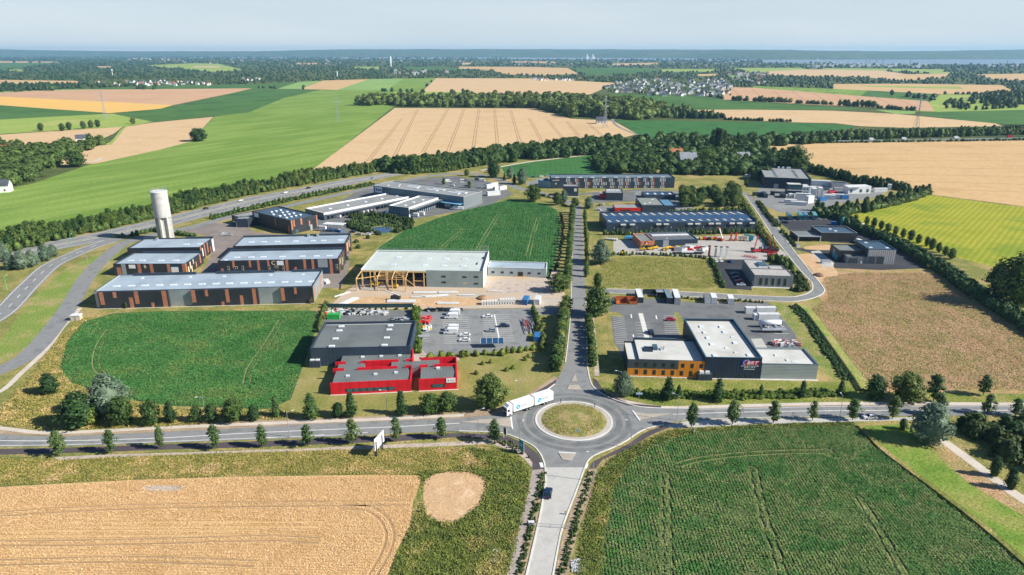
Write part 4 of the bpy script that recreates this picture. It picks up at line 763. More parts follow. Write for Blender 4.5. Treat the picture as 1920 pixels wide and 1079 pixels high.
# --- dark flat hall behind the red building
h = hgt(585, 687.5, 654)
b = Bld("storage_hall", "dark slate hall with curved grey roof and eight roof lights behind the red building", ('b', 585, 687.5), ('r', 769.6, 650), ('r', 771.5, 601.7), h, SLATE, RCURV, 1.0, pt=.45, cap=SLATE)
b.sky([(x, y) for x in (.2, .73) for y in (.1, .37, .68, .85)], 2.2, 1.0, .6, zr=h - .62); SH = b
b.bx("inner_parapet_trim", TRIM, (.5, b.W - .5, b.D - .75, b.D - .5, h - .99, h - .85))
t = MB(); v = []; nn = 12   # shallow vaulted sheet
for i in range(nn + 1):
    a = i / nn; y = .5 + a * (b.D - 1.3); z = h - .97 + .55 * math.sin(math.pi * a); v += [(.5, y, z), (b.W - 2.0, y, z)]
t.add(v, [(2 * i, 2 * i + 1, 2 * i + 3, 2 * i + 2) for i in range(nn)]); t.build("vaulted_roof", RCURV, b.root)
# --- red building
h = hgt(621, 741.5, 719)
fl = G2(620.7, 741.5); fr_ = G2(770.4, 734.5); ang = math.atan2(fr_.y - fl.y, fr_.x - fl.x)
b = Bld("red_office", "bright red office building with grey vaulted roofs and ribbon window", ('b', 620.7, 741.5), ('b', 857, 730.6), ('r', 857, 671), h, RED, RCURV, .6, solid=True); 
W = b.W; D = (G2(768, 658, h) - G2(769.5, 712, h)).length; wl = .633 * W; wr0 = .695 * W
def loc(x, y, z): # photo pixel -> local coords of the red office
    p = b.root.matrix_basis.inverted() @ G(x, y, z); return p.x, p.y
yA = loc(700, 689, h)[1]; yB = loc(700, 677, h)[1]; yC = loc(700, 659, h)[1]; yD = loc(800, 672, h)[1]; yE = loc(820, 684, h)[1]
xa = loc(682, 685, h)[0]; xb = loc(733, 682, h)[0]
def block(x0, x1, y0, y1, z, par_f=0, nm="wall"):
    M_ = MB(); M_.box(x0, x1, y0, y1, 0, z); o = M_.build(nm, RED, b.root)
    v = []; nn = 8
    for i in range(nn + 1):
        a = i / nn; y = y0 + a * (y1 - y0); zz = z + .05 + .45 * math.sin(math.pi * a); v += [(x0 + .3, y, zz), (x1 - .3, y, zz)]
    M_ = MB(); M_.add(v, [(2 * i, 2 * i + 1, 2 * i + 3, 2 * i + 2) for i in range(nn)] + [tuple(range(0, 2 * nn + 2, 2)), tuple(range(1, 2 * nn + 2, 2))[::-1]]); M_.build("roof", RCURV, b.root)
hb = h - .9
block(.3, wl - .3, .3, yA, hb); block(.9, wl - .3, yB, yC, hb); M_ = MB(); M_.box(.6, xa, yA, yB, 0, hb + .1).box(xb, wl + 2.5, yA, yB, 0, hb + .1); M_.build("link_block", RCURV, b.root)
block(wr0 + .3, W - .3, .3, yE, hb)
M_ = MB(); M_.box(0, wl, 0, .3, 0, h).box(wr0, W, 0, .3, 0, h).box(wl - .3, wl, .3, yA, 0, h - .1).box(W - .3, W, .3, yE, 0, h - .1).box(wl - .3, wl, yB - .5, yC, 0, h)
for x0, x1, y in ((-.6, 3.2, yA), (-.6, 3.2, yB), (0, 3.6, yC), (wl - 3.2, wl, yC), (xa - 2, xb + 2.5, yA - .1), (xa - 1.5, xb + 2.5, yB), (wl - 2.5, wl, yA), (wl - 2.5, wl + .2, yB), (wr0, wr0 + 3, yE), (wr0 + 5, W, yE), (wl + 3, W - 6, yD), (W - 6, W + .2, yD)):
    M_.box(x0, x1, y - .02, y + .35, 0.5, h + .1)
M_.box(W - .02, W + .3, yE - 4, yD, 0, h); M_.box(xa, xb, yB - .1, yB, 0, h)
M_.build("parapet_wall", RED, b.root)
M_ = MB(); M_.box(wl + 2.5, W - 6, yE + .4, yD - .05, 0, hb + .1); M_.build("link_roof", RCURV, b.root)
M_ = MB(); M_.box(-.3, wl + .3, -.4, 0, .0, .15).box(wr0 - .2, W + .4, -.4, 0, 0, .15); M_.build("plinth", KERB, b.root)
for i in range(7):
    u0 = (.205 + .0775 * i * .84) * wl / W * 1.0; x0 = wl * (.185 + .087 * i); b.bx("window", GLASSB, x0 + .35, x0 + wl * .087 - .1, -.05, .02, 1.0, 2.1)
b.bx("window_recess", DARKP, wl * .18, wl * .795, -.03, .01, .9, 2.2); b.bx("window", GLASSB, wr0 + (W - wr0) * .36, wr0 + (W - wr0) * .64, -.06, .01, 1.2, 2.3); b.bx("window_recess", DARKP, wr0 + (W - wr0) * .32, wr0 + (W - wr0) * .68, -.04, .01, 1.1, 2.4)
sg = b.bx("sign", WHITE, wr0 + (W - wr0) * .72, wr0 + (W - wr0) * .965, -.16, -.01, h - 1.75, h - .1)
b.bx("sign_mark", BLUEW, wr0 + (W - wr0) * .77, wr0 + (W - wr0) * .79, -.19, -.15, h - 1.2, h - .7); b.bx("sign_lettering", flat_mat("grey_letter2", (.35, .33, .36)), wr0 + (W - wr0) * .83, wr0 + (W - wr0) * .93, -.19, -.15, h - 1.05, h - .85)
for x, y in ((.17 * wl, .35), (.52 * wl, .38), (.78 * wl, .42)): b.bx("skylight", SKYL, x, x + 1.2, yA * y * 1.3, yA * y * 1.3 + .9, hb + .3, hb + .95)
for x in (.3, .55, .8): b.bx("skylight", SKYL, x * wl, x * wl + 1.2, yB + (yC - yB) * .45, yB + (yC - yB) * .45 + .9, hb + .3, hb + .95)
b.bx("skylight", SKYL, wr0 + 6, wr0 + 7.3, yE * .75, yE * .75 + .9, hb + .3, hb + .95)
# --- big hall with the red and blue sign, orange office, silver annex
h = hgt(1424.5, 712, 672.5)
b = Bld("industrial_hall", "tall navy hall with pale roof and red and blue sign on its front", ('b', 1319, 710), ('b', 1424.5, 711.5), ('r', 1381, 598.7), h, NAVY, RWHITE, .9, pt=.4, cap=mat("teal_trim", (.03, .10, .15), .4))
BR_ = b; W, D = b.W, b.D
b.sky([(.27, .82), (.27, .66), (.27, .52), (.27, .36), (.2, .09)], 1.5, 2.0, .35); b.sky([(.66, .82), (.66, .68), (.72, .4), (.82, .11)], 1.5, 2.0, .35); b.sky([(.75, .55), (.5, .27), (.62, .17)], 1.2, .9, .3)
sx0 = W * .645; sw = W * .30; zt = h - .75
b.bx("sign_backing", flat_mat("sign_blue", (.01, .03, .28)), sx0, sx0 + sw * .55, -.1, -.01, zt - 1.9, zt)
M_ = MB(); M_.prism([(sx0 + sw * .13, zt - 1.9), (sx0 + sw * .95, zt - 1.9), (sx0 + sw * 1.02, zt - .45), (sx0 + sw * .28, zt - .45)], -.16, -.08); M_.build("sign_panel", flat_mat("sign_red", (.55, .01, .03)), b.root)
WL = flat_mat("white_letter", (.8, .8, .8))
textmesh(b.root, "BRT", sx0 + sw * .6, -.19, zt - 1.18, 1.7, WL, shear=.28, sx=1.25)
for k in range(7):
    a = math.radians(80 + k * 24); M_ = MB(); M_.box(sx0 + sw * .33 + 1.3 * math.cos(a) - .11, sx0 + sw * .33 + 1.3 * math.cos(a) + .11, -.2, -.09, zt - 1.15 + 1.05 * math.sin(a) - .11, zt - 1.15 + 1.05 * math.sin(a) + .11); M_.build("star", WL, b.root)
textmesh(b.root, "Maintenance Industrielle", sx0 + sw * .5, -.05, zt - 2.35, .62, WL); textmesh(b.root, "02 35 11 79 10", sx0 + sw * .5, -.05, zt - 3.0, .62, WL); textmesh(b.root, "www.brt76.com", sx0 + sw * .48, -.05, zt - 3.65, .58, WL)
b.wins('f', [.24, .35], .9, .9, 1.9, GLASS); b.wins('f', [.66, .76, .86], .8, .9, 1.6, GLASS, SLATE)
b.bx("plinth", KERB, -.3, W + .3, -.5, 0, 0, .15)
h = hgt(1175.5, 705, 673.7)
b = Bld("orange_office", "orange and dark fronted two storey office joined left of the tall navy hall", ('b', 1175.5, 705), ('b', 1320.5, 709.5), ('r', 1300, 636.5), h, NAVY, RWHITE, .7, pt=.35, solid=True); W, D = b.W, b.D
b.body(0, W * .135, 0, D * .82, h, NAVY, RWHITE, .7, .01); b.body(W * .135, W, 0, D, h, NAVY, RWHITE, .7, .35)
zo = h * .47
b.bx("orange_cladding", ORG, (0, W * .995, -.035, -.0, .0, zo), (W * .655, W * .995, -.035, 0, zo, h - .05))
b.bx("grey_cladding", mat("dark_grey_green", (.06, .075, .085), .5), 0, W * .655, -.03, -.0, zo, h - .05)
us = [.12, .235, .35, .467, .585, .70, .82]
for u in us: b.wins('f', [u], .85, .9, 2.5, GLASS, DARKP)
for u in (.12, .235, .35, .467, .585, .71, .83, .945): b.wins('f', [u], .85, zo + .9, zo + 2.2, GLASS, DARKP)
b.bx("patio_well", NAVYSOLID, W * .25, W * .36, D * .42, D * .62, h - .72, h - .15); b.bx("patio_well_floor", DARKP, W * .26, W * .355, D * .435, D * .6, h - .69, h - .12)
b.bx("roof_lantern", GLASSB, W * .365, W * .43, D * .5, D * .66, h - .7, h + .5); b.bx("skylight", SKYL, W * .47, W * .5, D * .5, D * .6, h - .7, h - .2); b.bx("roof_cowl", STEEL, W * .51, W * .52, D * .53, D * .58, h - .7, h + .5)
b.bx("plinth", KERB, -.2, W, -.5, -.1, 0, .12)
b.bx("rear_wall_cap", BLUEW, W * .135, W * .74, D - .1, D + .25, h - .3, h + .1)
b = Bld("plant_enclosure", "low slate box enclosing roof units in front of the tall navy hall", ('b', 1308, 714), ('b', 1335, 714.5), ('b', 1335, 709), 2.4, SLATE, RGREY, .2, cat="enclosure", depth=3.2)
b.sky([(.3, .5), (.7, .5)], 1.6, 1.4, .9, TRIM)
h = hgt(1530, 712.5, 684)
b = Bld("silver_annex", "long low silver clad annex with pale roof, right of the tall navy hall", ('b', 1425.5, 711), ('b', 1530, 712.5), ('r', 1508, 653.7), h, SILVH, RWHITE, .5, cap=BLUEW)
b.sky([(.38, .6), (.52, .3)], 1.1, 1.4, .3); b.sky([(.14, .6), (.66, .25)], 2.6, .9, .12, SKYL)
b.bx("plinth", KERB, -.2, b.W + .6, -.9, 0, 0, .1)
# --- grey office with slot windows
h = hgt(1412.5, 538, 516)
b = Bld("grey_office", "pale grey two level office with five slot windows inside the bend of the loop road", ('b', 1412, 538), ('b', 1485.5, 540.5), ('r', 1450, 488), h, GREYW, mat("beige_membrane", (.40, .38, .35), .8, .05), .4, solid=True); W, D = b.W, b.D
bm = _M["beige_membrane"]; b.body(0, W, 0, D * .42, h, GREYW, bm, .35, .3); b.body(0, W * .56, D * .42 + .01, D, h, GREYW, bm, .35, .3); b.body(W * .56 + .01, W, D * .42 + .01, D * .78, h - 1.0, GREYW, bm, .35, .3)
b.wins('f', [.18, .33, .49, .645, .8], 1.0, 1.2, h - 1.6, GLASS, SLATE)
b.bx("roof_dome", GLASSB, W * .3, W * .5, D * .55, D * .78, h - .35, h + .6); b.bx("dome_frame", TRIM, W * .285, W * .515, D * .53, D * .8, h - .36, h + .1)
b.bx("door", WHITE, *b.face('l', .04, .08, 0, 2.4, .06)); b.bx("pavement", KERB, -.5, W + 1.5, -1.2, 0, 0.065, .12)
# --- striped far building
h = hgt(1033, 353.7, 334)
b = Bld("striped_hall", "long dark hall with white and orange vertical stripes at the back of the estate", ('b', 1033, 354), ('b', 1264, 353), ('r', 1253.5, 326.3), h, SLATE, mat("blue_grey_roof", (.14, .19, .22), .6), .6, cap=NAVYSOLID)
rs = random.Random(3); ws = []; os_ = []
for k in range(12):
    base = .125 + k * .0685 + rs.uniform(-.008, .008)
    for row in range(3):
        x = base + (.0, .012, .006)[row] + rs.uniform(-.004, .004); z1 = (.95, .60, .24)[row]; z0 = (.62, .30, .02)[row]
        nq = rs.choice((3, 3, 4))
        for q in range(nq): (os_ if (q == nq - 1 and rs.random() < .75) else ws).append((x, x + .0055, z0, z1)); x += .0125
b.stripes('f', ws, mat("pale_stripe", (.62, .63, .62), .5), "white_stripes", .06); b.stripes('f', os_, mat("orange_stripe", (.42, .09, .03), .5), "orange_stripes", .07)
textmesh(b.root, "ALTITUDE", .035 * b.W, -.08, h * .8, 1.6, flat_mat("letter_red", (.7, .25, .2)), sx=1.3) if False else b.bx("sign_lettering", flat_mat("letter_pale", (.6, .45, .43)), (.012 * b.W, .03 * b.W, -.1, 0, h * .74, h * .8), (.033 * b.W, .065 * b.W, -.1, 0, h * .75, h * .83))
b.bx("sign", WHITE, *b.face('f', .035, .045, h * .4, h * .52, .1)); b.sky([(.05 + .095 * i, .1) for i in range(10)], 3.2, 1.5, .9, TRIM)
h2 = 5.5
b = Bld("low_annex", "low pale blue walled annex at the left end of the striped hall", ('b', 1009, 349.5), ('b', 1033, 353.5), ('r', 1030, 336), h2, mat("pale_blue_wall", (.20, .32, .37), .6), NAVYSOLID, 1.0, pt=.6, depth=16)
# --- small buildings of the middle group
h = hgt(1084, 369, 350)
b = Bld("small_office", "narrow dark office block with white sign near the top of the avenue", ('b', 1055.5, 368.5), ('b', 1084, 369), ('r', 1081.5, 346), h, SLATE, RTAUPE, .2, depth=9)
b.bx("sign", WHITE, *b.face('f', .72, .9, h * .5, h * .8, .1)); b.bx("door", GLASSB, *b.face('f', .15, .4, 0, 2.6, .06)); b.bx("plinth", KERB, -1, b.W + 1, -1.2, 0, .06, .15)
h = hgt(1167, 376.7, 362.5)
b = Bld("small_workshop", "small slate workshop with grey roof lights and a red left end", ('b', 1135, 376), ('b', 1167.5, 376.7), ('r', 1161, 354), h, SLATE, RTAUPE, .4)
b.sky([(.2, .7), (.45, .72), (.7, .7)], 3, 2.6, .3); b.bx("red_wing", REDP, -4.5, -.1, 5, 14, 0, 4.2); b.bx("wing_roof", RTAUPE, -4.6, -.1, 5, 14, 4.2, 4.4)
h = hgt(1266, 374, 366)
b = Bld("blue_roof_workshop", "low workshop with blue roof and four bright roof lights", ('b', 1208, 374), ('b', 1266.5, 374), ('r', 1262, 359.5), h, SLATE, RNAVY, .4)
b.sky([(.15, .5), (.39, .5), (.63, .5), (.87, .5)], 2.0, 4.6, .2, mat("rooflight_cream", (.66, .62, .5), .6))
h = hgt(1203, 398, 385)
b = Bld("dark_workshop", "dark slate workshop with grey flat roof behind the longest blue roofed hall", ('b', 1203, 398), ('b', 1245, 398), ('r', 1228.5, 370.5), h, SLATE, mat("sage_roof", (.22, .24, .21), .8), .4)
b.sky([(.2, .25), (.45, .35), (.7, .75)], 1.8, 1.6, .4); b.wins('f', [.55, .78], 2.0, 3, 4, GLASS)
b = Bld("blue_roof_workshop", "blue mono pitch workshop joined to the right of the grey roofed dark one", ('b', 1245.3, 398), ('b', 1266, 398), ('r', 1256, 374), h - .3, SLATE, mat("mid_blue_roof", (.10, .24, .34), .5), .3, depth=22)
h = hgt(1153, 398, 390)
b = Bld("red_fronted_shop", "low flat shop with bright red fascia next to the blue roofed long hall", ('b', 1153, 398), ('b', 1201, 398), ('r', 1190, 383), h, REDP, RTAUPE, .2)
b.bx("red_fascia", REDP, *b.face('f', 0, .75, 0, h - .05, .08)); b.bx("window", GLASS, *b.face('f', .2, .6, .8, 1.8, .1))
# --- long blue roof
h = hgt(1136.7, 436, 418.5)
b = Bld("long_blue_hall", "long slate hall with blue steel roof, two rows of roof lights and eleven doors", ('b', 1136.5, 436), ('b', 1416.5, 432.5), ('r', 1405, 397.5), h, SLATE, RNAVY, .8, solid=True); W, D = b.W, b.D
w = MB(); w.box(0, W, 0, .3, 0, h); v = [(0, 0, 0), (0, D, 0), (0, D, h + 1.6), (0, D * .5, h + 1.4), (0, 0, h)]
w.prism([(.0, 0)], 0, 0) if False else None
for x in (0, W - .3):
    vv = [(x, .3, 0), (x, D, 0), (x, D, h + 1.3), (x, .3, h + 1.3), (x + .3, .3, 0), (x + .3, D, 0), (x + .3, D, h + 1.3), (x + .3, .3, h + 1.3)]; w.add(vv, [(0, 1, 2, 3), (7, 6, 5, 4), (3, 2, 6, 7), (1, 0, 4, 5), (2, 1, 5, 6), (0, 3, 7, 4)])
w.box(.3, W - .3, D - .3, D, 0, h + 1.3); w.build("wall", SLATE, b.root)
def rz(y): return h - .1 + (1.0 * min(y, D * .55) / (D * .55)) - (.5 * max(0, y - D * .55) / (D * .45))
m_ = MB(); m_.add([(.3, .05, rz(0)), (W - .3, .05, rz(0)), (W - .3, D * .55, rz(D * .55)), (.3, D * .55, rz(D * .55)), (W - .3, D - .3, rz(D - .3)), (.3, D - .3, rz(D - .3))], [(0, 1, 2, 3), (3, 2, 4, 5)]); m_.build("roof", RNAVY, b.root)
RLC = mat("rooflight_yellow", (.62, .54, .36), .6)
for i in range(18):
    x = W * (.02 + i * .0553)
    for ya, yb in ((D * .62, D * .92), (D * .1, D * .22)):
        m_ = MB(); m_.add([(x + .6, ya, rz(ya) + .04), (x + 2.0, ya, rz(ya) + .04), (x + .9, yb, rz(yb) + .04), (x - .5, yb, rz(yb) + .04)], [(0, 1, 2, 3)]); m_.build("skylight", RLC, b.root)
for u in (.11, .17, .345, .395, .555, .605, .695, .742, .835, .885, .97):
    b.bx("roller_door", DDOOR, *b.face('f', u - .014, u + .014, 0, 4.0, .06)); b.bx("door_canopy", TRIM, *b.face('f', u - .017, u + .017, 4.6, 5.4, .9))
for u in (.05, .075, .2, .295, .305, .43, .515, .645, .79, .86): b.bx("wall_lamp", TRIM, *b.face('f', u, u + .003, 2.4, 3.1, .15))
# --- brick shop and dark hall
h = hgt(1201, 467.5, 453)
b = Bld("brick_showroom", "orange brick showroom with a red and white emblem and yellow stripe over its window", ('b', 1201, 467.5), ('b', 1226.5, 466.8), ('r', 1212, 437.5), h, BRICK, RGREY, .5, cap=mat("brick_cap", (.60, .34, .22), .8))
b.bx("shop_window", GLASS, *b.face('f', .18, .62, .2, h * .46, .08)); b.wins('f', [.83], 1.1, .8, h * .45, GLASS)
b.bx("yellow_stripe", YEL, *b.face('f', .22, .55, h * .5, h * .6, .1))
M_ = MB(); W = b.W; M_.prism([(W * .27, h * .62), (W * .56, h * .62), (W * .53, h * .97), (W * .30, h * .97)], -.14, -.02); M_.build("emblem", REDP, b.root)
M_ = MB(); M_.prism([(W * .35, h * .64), (W * .49, h * .64), (W * .42, h * .9)], -.2, -.13); M_.build("emblem_mark", WHITE, b.root)
h = hgt(1307.5, 459.5, 446)
b = Bld("machinery_hall", "dark slate hall with long white ridge light joined to the brick showroom", ('b', 1226.5, 464.5), ('b', 1307.5, 462.5), ('r', 1297, 433.7), h, SLATE, mat("grey_sheet_roof", (.13, .14, .15), .6), .4, cap=mat("teal_trim", (.03, .10, .15), .4))
b.bx("ridge_light", TRIM, b.W * .06, b.W * .93, b.D * .55, b.D * .68, h - .4, h + .1); b.bx("roller_door", DOOR, *b.face('f', .2, .33, 0, 4.4, .06)); b.bx("white_wall_panel", CONCW, *b.face('f', .7, .995, 0, 1.8, .5)); b.wins('f', [.28], .7, 5.1, 5.7, TRIM, None, 'wall_lamp')
# --- two dark halls east of the loop road
h = hgt(1605, 454, 437.5)
b = Bld("dark_hall", "dark hall with glossy blue roof and canopied office on its left", ('b', 1537.5, 453), ('b', 1605, 454), ('r', 1588, 424.5), h, DARK, RDARK, .5, cap=STEEL); W, D = b.W, b.D
b.sky([(.43, .62), (.5, .35)], 2.0, 1.6, .35); h2 = h * .62
b.body(-14, 0, 1.5, D * .78, h2, DARK, RGREY, .4, .3, STEEL, wn='low_wing'); b.bx("canopy_posts", TRIM, (-13.9, -13.5, -1.5, -1.1, 0, h2 - .3), (-.7, -.3, -1.5, -1.1, 0, h2 - .3)); b.bx("canopy", STEEL, -14, -.05, -1.6, 1.5, h2 - .35, h2 - .05)
h = hgt(1675, 496, 468.5)
b = Bld("ribbed_hall", "grey hall with pale vertical ribs and two big doors on the new asphalt", ('b', 1624, 495), ('b', 1675.5, 496.3), ('r', 1652.5, 451.5), h, mat("slate_trim2", (.05, .062, .075), .5), RDARK, .5, cap=mat("teal_trim", (.03, .10, .15), .4)); W, D = b.W, b.D
b.bx("ribbed_cladding", mat("ribbed_pale", (.42, .43, .44), .45, .05, 3, metal=.2, ribs=('X', 1.1, .08)), *b.face('f', 0, 1, 0, h - .3, .06, 0)); b.bx("ribbed_cladding", _M["ribbed_pale"], *b.face('r', 0, 1, 0, h - .3, .06, 0))
b.wins('f', [.17, .48], W * .27, .1, h * .52, DDOOR, TRIM, 'roller_door'); b.sky([(.3, .8), (.2, .25), (.8, .25)], 1.9, 1.4, .35)
h2 = h * .72; h3 = h * .46
b.body(-13.5, -.02, 4.5, D * .95, h2, DARK, RGREY, .5, .3, wn='office_wing'); b.body(-10.5, -.03, .2, 4.49, h3, GREYW, RGREY, .35, .3, wn='porch_wing')
b.bx("garage_door", DDOOR, -9.2, -4.6, .1, .25, 0, h3 * .75); b.bx("turquoise_panel", mat("turquoise_panel", (.03, .32, .42), .4), (-13.6, -13.45, 6, 9, 0, h2 * .5), (-13.6, -13.45, 10, 13, 0, h2 * .8)); b.bx("door", TRIM, -3.2, -2.2, .1, .25, 0, 1.4)
# --- dark depot upper right
h = hgt(1431, 353, 332.5)
b = Bld("container_depot_hall", "tall dark hall with pale grey roof by the container yard", ('b', 1431, 353), ('b', 1518.5, 357), ('r', 1495.5, 316), h, NAVY, RTAUPE, .7, pt=.4, cap=NAVYSOLID)
for c in (.28, .74):
    for k in range(6): b.sky([(c - .0 * k, .2 + .12 * k)], 2.2, 2.6, .4, mat("dark_rooflight", (.10, .15, .18), .3))
b.sky([(x, .99) for x in (.45, .55, .66, .7)], 2, 1.5, 1.6, TRIM); b.wins('f', [.27], 3.6, 0, 4, DOOR, None, 'roller_door')
b = Bld("glass_office", "glazed office with pale flat roof in front of the tall dark depot hall", ('b', 1475, 364), ('b', 1503, 365), ('r', 1500, 343), hgt(1475, 364, 346), SLATE, RWHITE, .2)
b.bx("window_band", GLASSB, *b.face('f', .05, .95, b.h * .5, b.h * .88, .08)); b.bx("balcony_slab", TRIM, *b.face('f', 0, 1.0, b.h * .38, b.h * .44, .9))
b = Bld("white_unit_building", "white stacked site units attached right of the glazed office", ('b', 1503, 365), ('b', 1517, 365.5), ('r', 1514, 346), 6.4, WHITE, RWHITE, .15); b.wins('f', [.3, .7], 1.3, 1, 2.2, GLASS); b.wins('f', [.3, .7], 1.3, 4, 5.2, GLASS)
b = Bld("modular_building", "white modular building with flat overlapping roofs at the right of the container yard", ('b', 1590, 364), ('b', 1632, 363), ('r', 1628, 346), 6.0, WHITE, TRIM, .15); b.wins('f', [.12, .55, .85], 2.2, 1, 3.6, GLASSB); b.wins('r', [.3, .7], 2, 3.6, 4.8, GLASSB)
b.bx("roof_overhang", TRIM, -1.5, b.W * .5, -1.5, b.D * .4, 5.5, 5.9)
b = Bld("shed", "low shed with black pitched roof between the dark hall and the white modular building", ('b', 1559, 353), ('b', 1589, 354), ('r', 1584, 341), 4.2, CONCW, DARKP, .1, cat="shed")
b = Bld("site_office", "long thin white site office with red posts behind the container stacks", ('b', 1520, 346), ('b', 1556, 348), ('r', 1550, 340), 4.2, WHITE, TRIM, .15); b.wins('f', [.2, .45, .75], 2, 1, 2.6, GLASSB)
# --- water tower
p = G2(312.5, 449.5); th_ = 30.5
t = thing("water_tower", "tall pale concrete water tower with cylinder tank on a ribbed shaft and aerials", "water tower", (p.x, p.y, 0))
tank_z = hgt(312.5, 449, 406); m_ = MB(); m_.cyl(0, 0, tank_z, th_ - 1.0, 4.7, 4.7, 40).cyl(0, 0, th_ - 1.0, th_ - .4, 4.85, 4.85, 40); m_.build("tank", CONCW, t)
m_ = MB(); m_.cyl(0, 0, th_ - .4, th_, 4.9, 4.4, 40); m_.build("tank_roof", TRIM, t)
m_ = MB(); m_.cyl(0, 0, 0, tank_z, 2.6, 2.6, 28); m_.build("shaft", CONCW, t)
for k in range(6):
    a = k * math.pi / 3 + .5; m_ = MB(); m_.box(2.4, 4.6, -.55, .55, 0, tank_z)
    m_.v = [(x * math.cos(a) - y * math.sin(a), x * math.sin(a) + y * math.cos(a), z) for x, y, z in m_.v]; m_.build("pillar", CONCW, t)
m_ = MB()
for k in range(9): a = k * .7; m_.bar((4 * math.cos(a), 4 * math.sin(a), th_ - .5), (4 * math.cos(a), 4 * math.sin(a), th_ + 1.6 + (k % 3) * .5), .09)
for k in range(20): a = k * math.pi / 10; m_.bar((4.9 * math.cos(a), 4.9 * math.sin(a), th_ - .5), (4.9 * math.cos(a), 4.9 * math.sin(a), th_ + .6), .04); m_.bar((4.9 * math.cos(a), 4.9 * math.sin(a), th_ + .6), (4.9 * math.cos(a + .314), 4.9 * math.sin(a + .314), th_ + .6), .04)
m_.build("aerials_and_rail", STEEL, t)
# ================================================================= VEGETATION
BARK = mat("bark", (.12, .085, .055), .9, .2, .5)
L_BELT = leafmat("leaves_belt", (.036, .082, .018), (.08, .135, .03), (.17, .205, .045))
L_STREET = leafmat("leaves_street", (.055, .105, .03), (.09, .15, .045), (.14, .20, .06))
L_DARK = leafmat("leaves_dark", (.026, .066, .02), (.045, .098, .026), (.08, .135, .035))
L_SILV = leafmat("leaves_silver", (.09, .14, .08), (.13, .19, .12), (.19, .25, .16), .15)
L_LIME = leafmat("leaves_lime", (.08, .14, .02), (.14, .20, .03), (.22, .25, .05))
L_FAR = leafmat("leaves_far", (.022, .055, .016), (.042, .082, .02), (.075, .115, .03), .1)
L_HEDGE = leafmat("leaves_hedge", (.03, .06, .015), (.055, .09, .02), (.10, .12, .03))
PROF = {
 'round': lambda t: math.sqrt(max(0, 1 - (2 * t - 1) ** 2)) ** .85,
 'oval': lambda t: (math.sin(math.pi * min(1, t ** .72))) ** .65 * (1 - .18 * t),
 'cone': lambda t: max(.04, (1 - t) ** .8) * (1 if t > .12 else .45 + 4.5 * t),
 'col': lambda t: .25 + .75 * math.sin(math.pi * t) ** .45,
 'bush': lambda t: math.sqrt(max(0, 1 - t ** 2.2)),
}
def crown_arrays(prof, H0, H1, Rr, ncl, nl, leaf, cr, seed, core=.74, cseg=10, lumps=.22):
    rng = np.random.default_rng(seed); P = PROF[prof]; V = []; 
    t = rng.random(ncl) ** .9; th = rng.random(ncl) * 2 * np.pi
    rad = np.array([P(x) for x in t]) * Rr * (1 - lumps * rng.random(ncl)) * np.sqrt(.35 + .65 * rng.random(ncl))
    C = np.stack([rad * np.cos(th), rad * np.sin(th), H0 + t * (H1 - H0)], 1)
    d = rng.normal(size=(ncl, nl, 3)); d /= np.linalg.norm(d, axis=2, keepdims=True)
    cc = cr * (.6 + .8 * rng.random((ncl, 1, 1)))
    pts = (C[:, None, :] + d * cc * np.array([1, 1, .8]) * (.55 + .45 * rng.random((ncl, nl, 1)))).reshape(-1, 3)
    out = pts - np.array([0, 0, (H0 + H1) / 2 * .9]); out /= (np.linalg.norm(out, axis=1, keepdims=True) + 1e-6)
    n = out * .7 + d.reshape(-1, 3) * .6 + rng.normal(size=pts.shape) * .45 + np.array([0, 0, .35]); n /= np.linalg.norm(n, axis=1, keepdims=True)
    a = np.cross(n, rng.normal(size=pts.shape)); a /= np.linalg.norm(a, axis=1, keepdims=True); b = np.cross(n, a)
    s = leaf * (.6 + .8 * rng.random((len(pts), 1))); pts[:, 2] = np.maximum(pts[:, 2], .1)
    V = np.stack([pts - a * s - b * s * .7, pts + a * s - b * s * .5, pts + a * s * .8 + b * s * .7, pts - a * s * .7 + b * s * .6], 1).reshape(-1, 3)
    Fq = np.arange(len(V)).reshape(-1, 4)
    if core:
        nz, na = 6, cseg; g = []
        for i in range(nz + 1):
            tt = .03 + .94 * i / nz; r0 = P(tt) * Rr * core
            for k in range(na):
                aa = 2 * math.pi * k / na; r = r0 * (1 - lumps * .9 * rng.random()); g.append((r * math.cos(aa), r * math.sin(aa), H0 + tt * (H1 - H0) + rng.normal() * .02 * (H1 - H0)))
        g = np.array(g); b0 = len(V); q = []
        for i in range(nz):
            for k in range(na): q.append((b0 + i * na + k, b0 + i * na + (k + 1) % na, b0 + (i + 1) * na + (k + 1) % na, b0 + (i + 1) * na + k))
        q.append((b0 + nz * na, b0 + nz * na + na // 4, b0 + nz * na + na // 2, b0 + nz * na + 3 * na // 4))
        V = np.vstack([V, g]); Fq = np.vstack([Fq, np.array(q)])
    return V, Fq
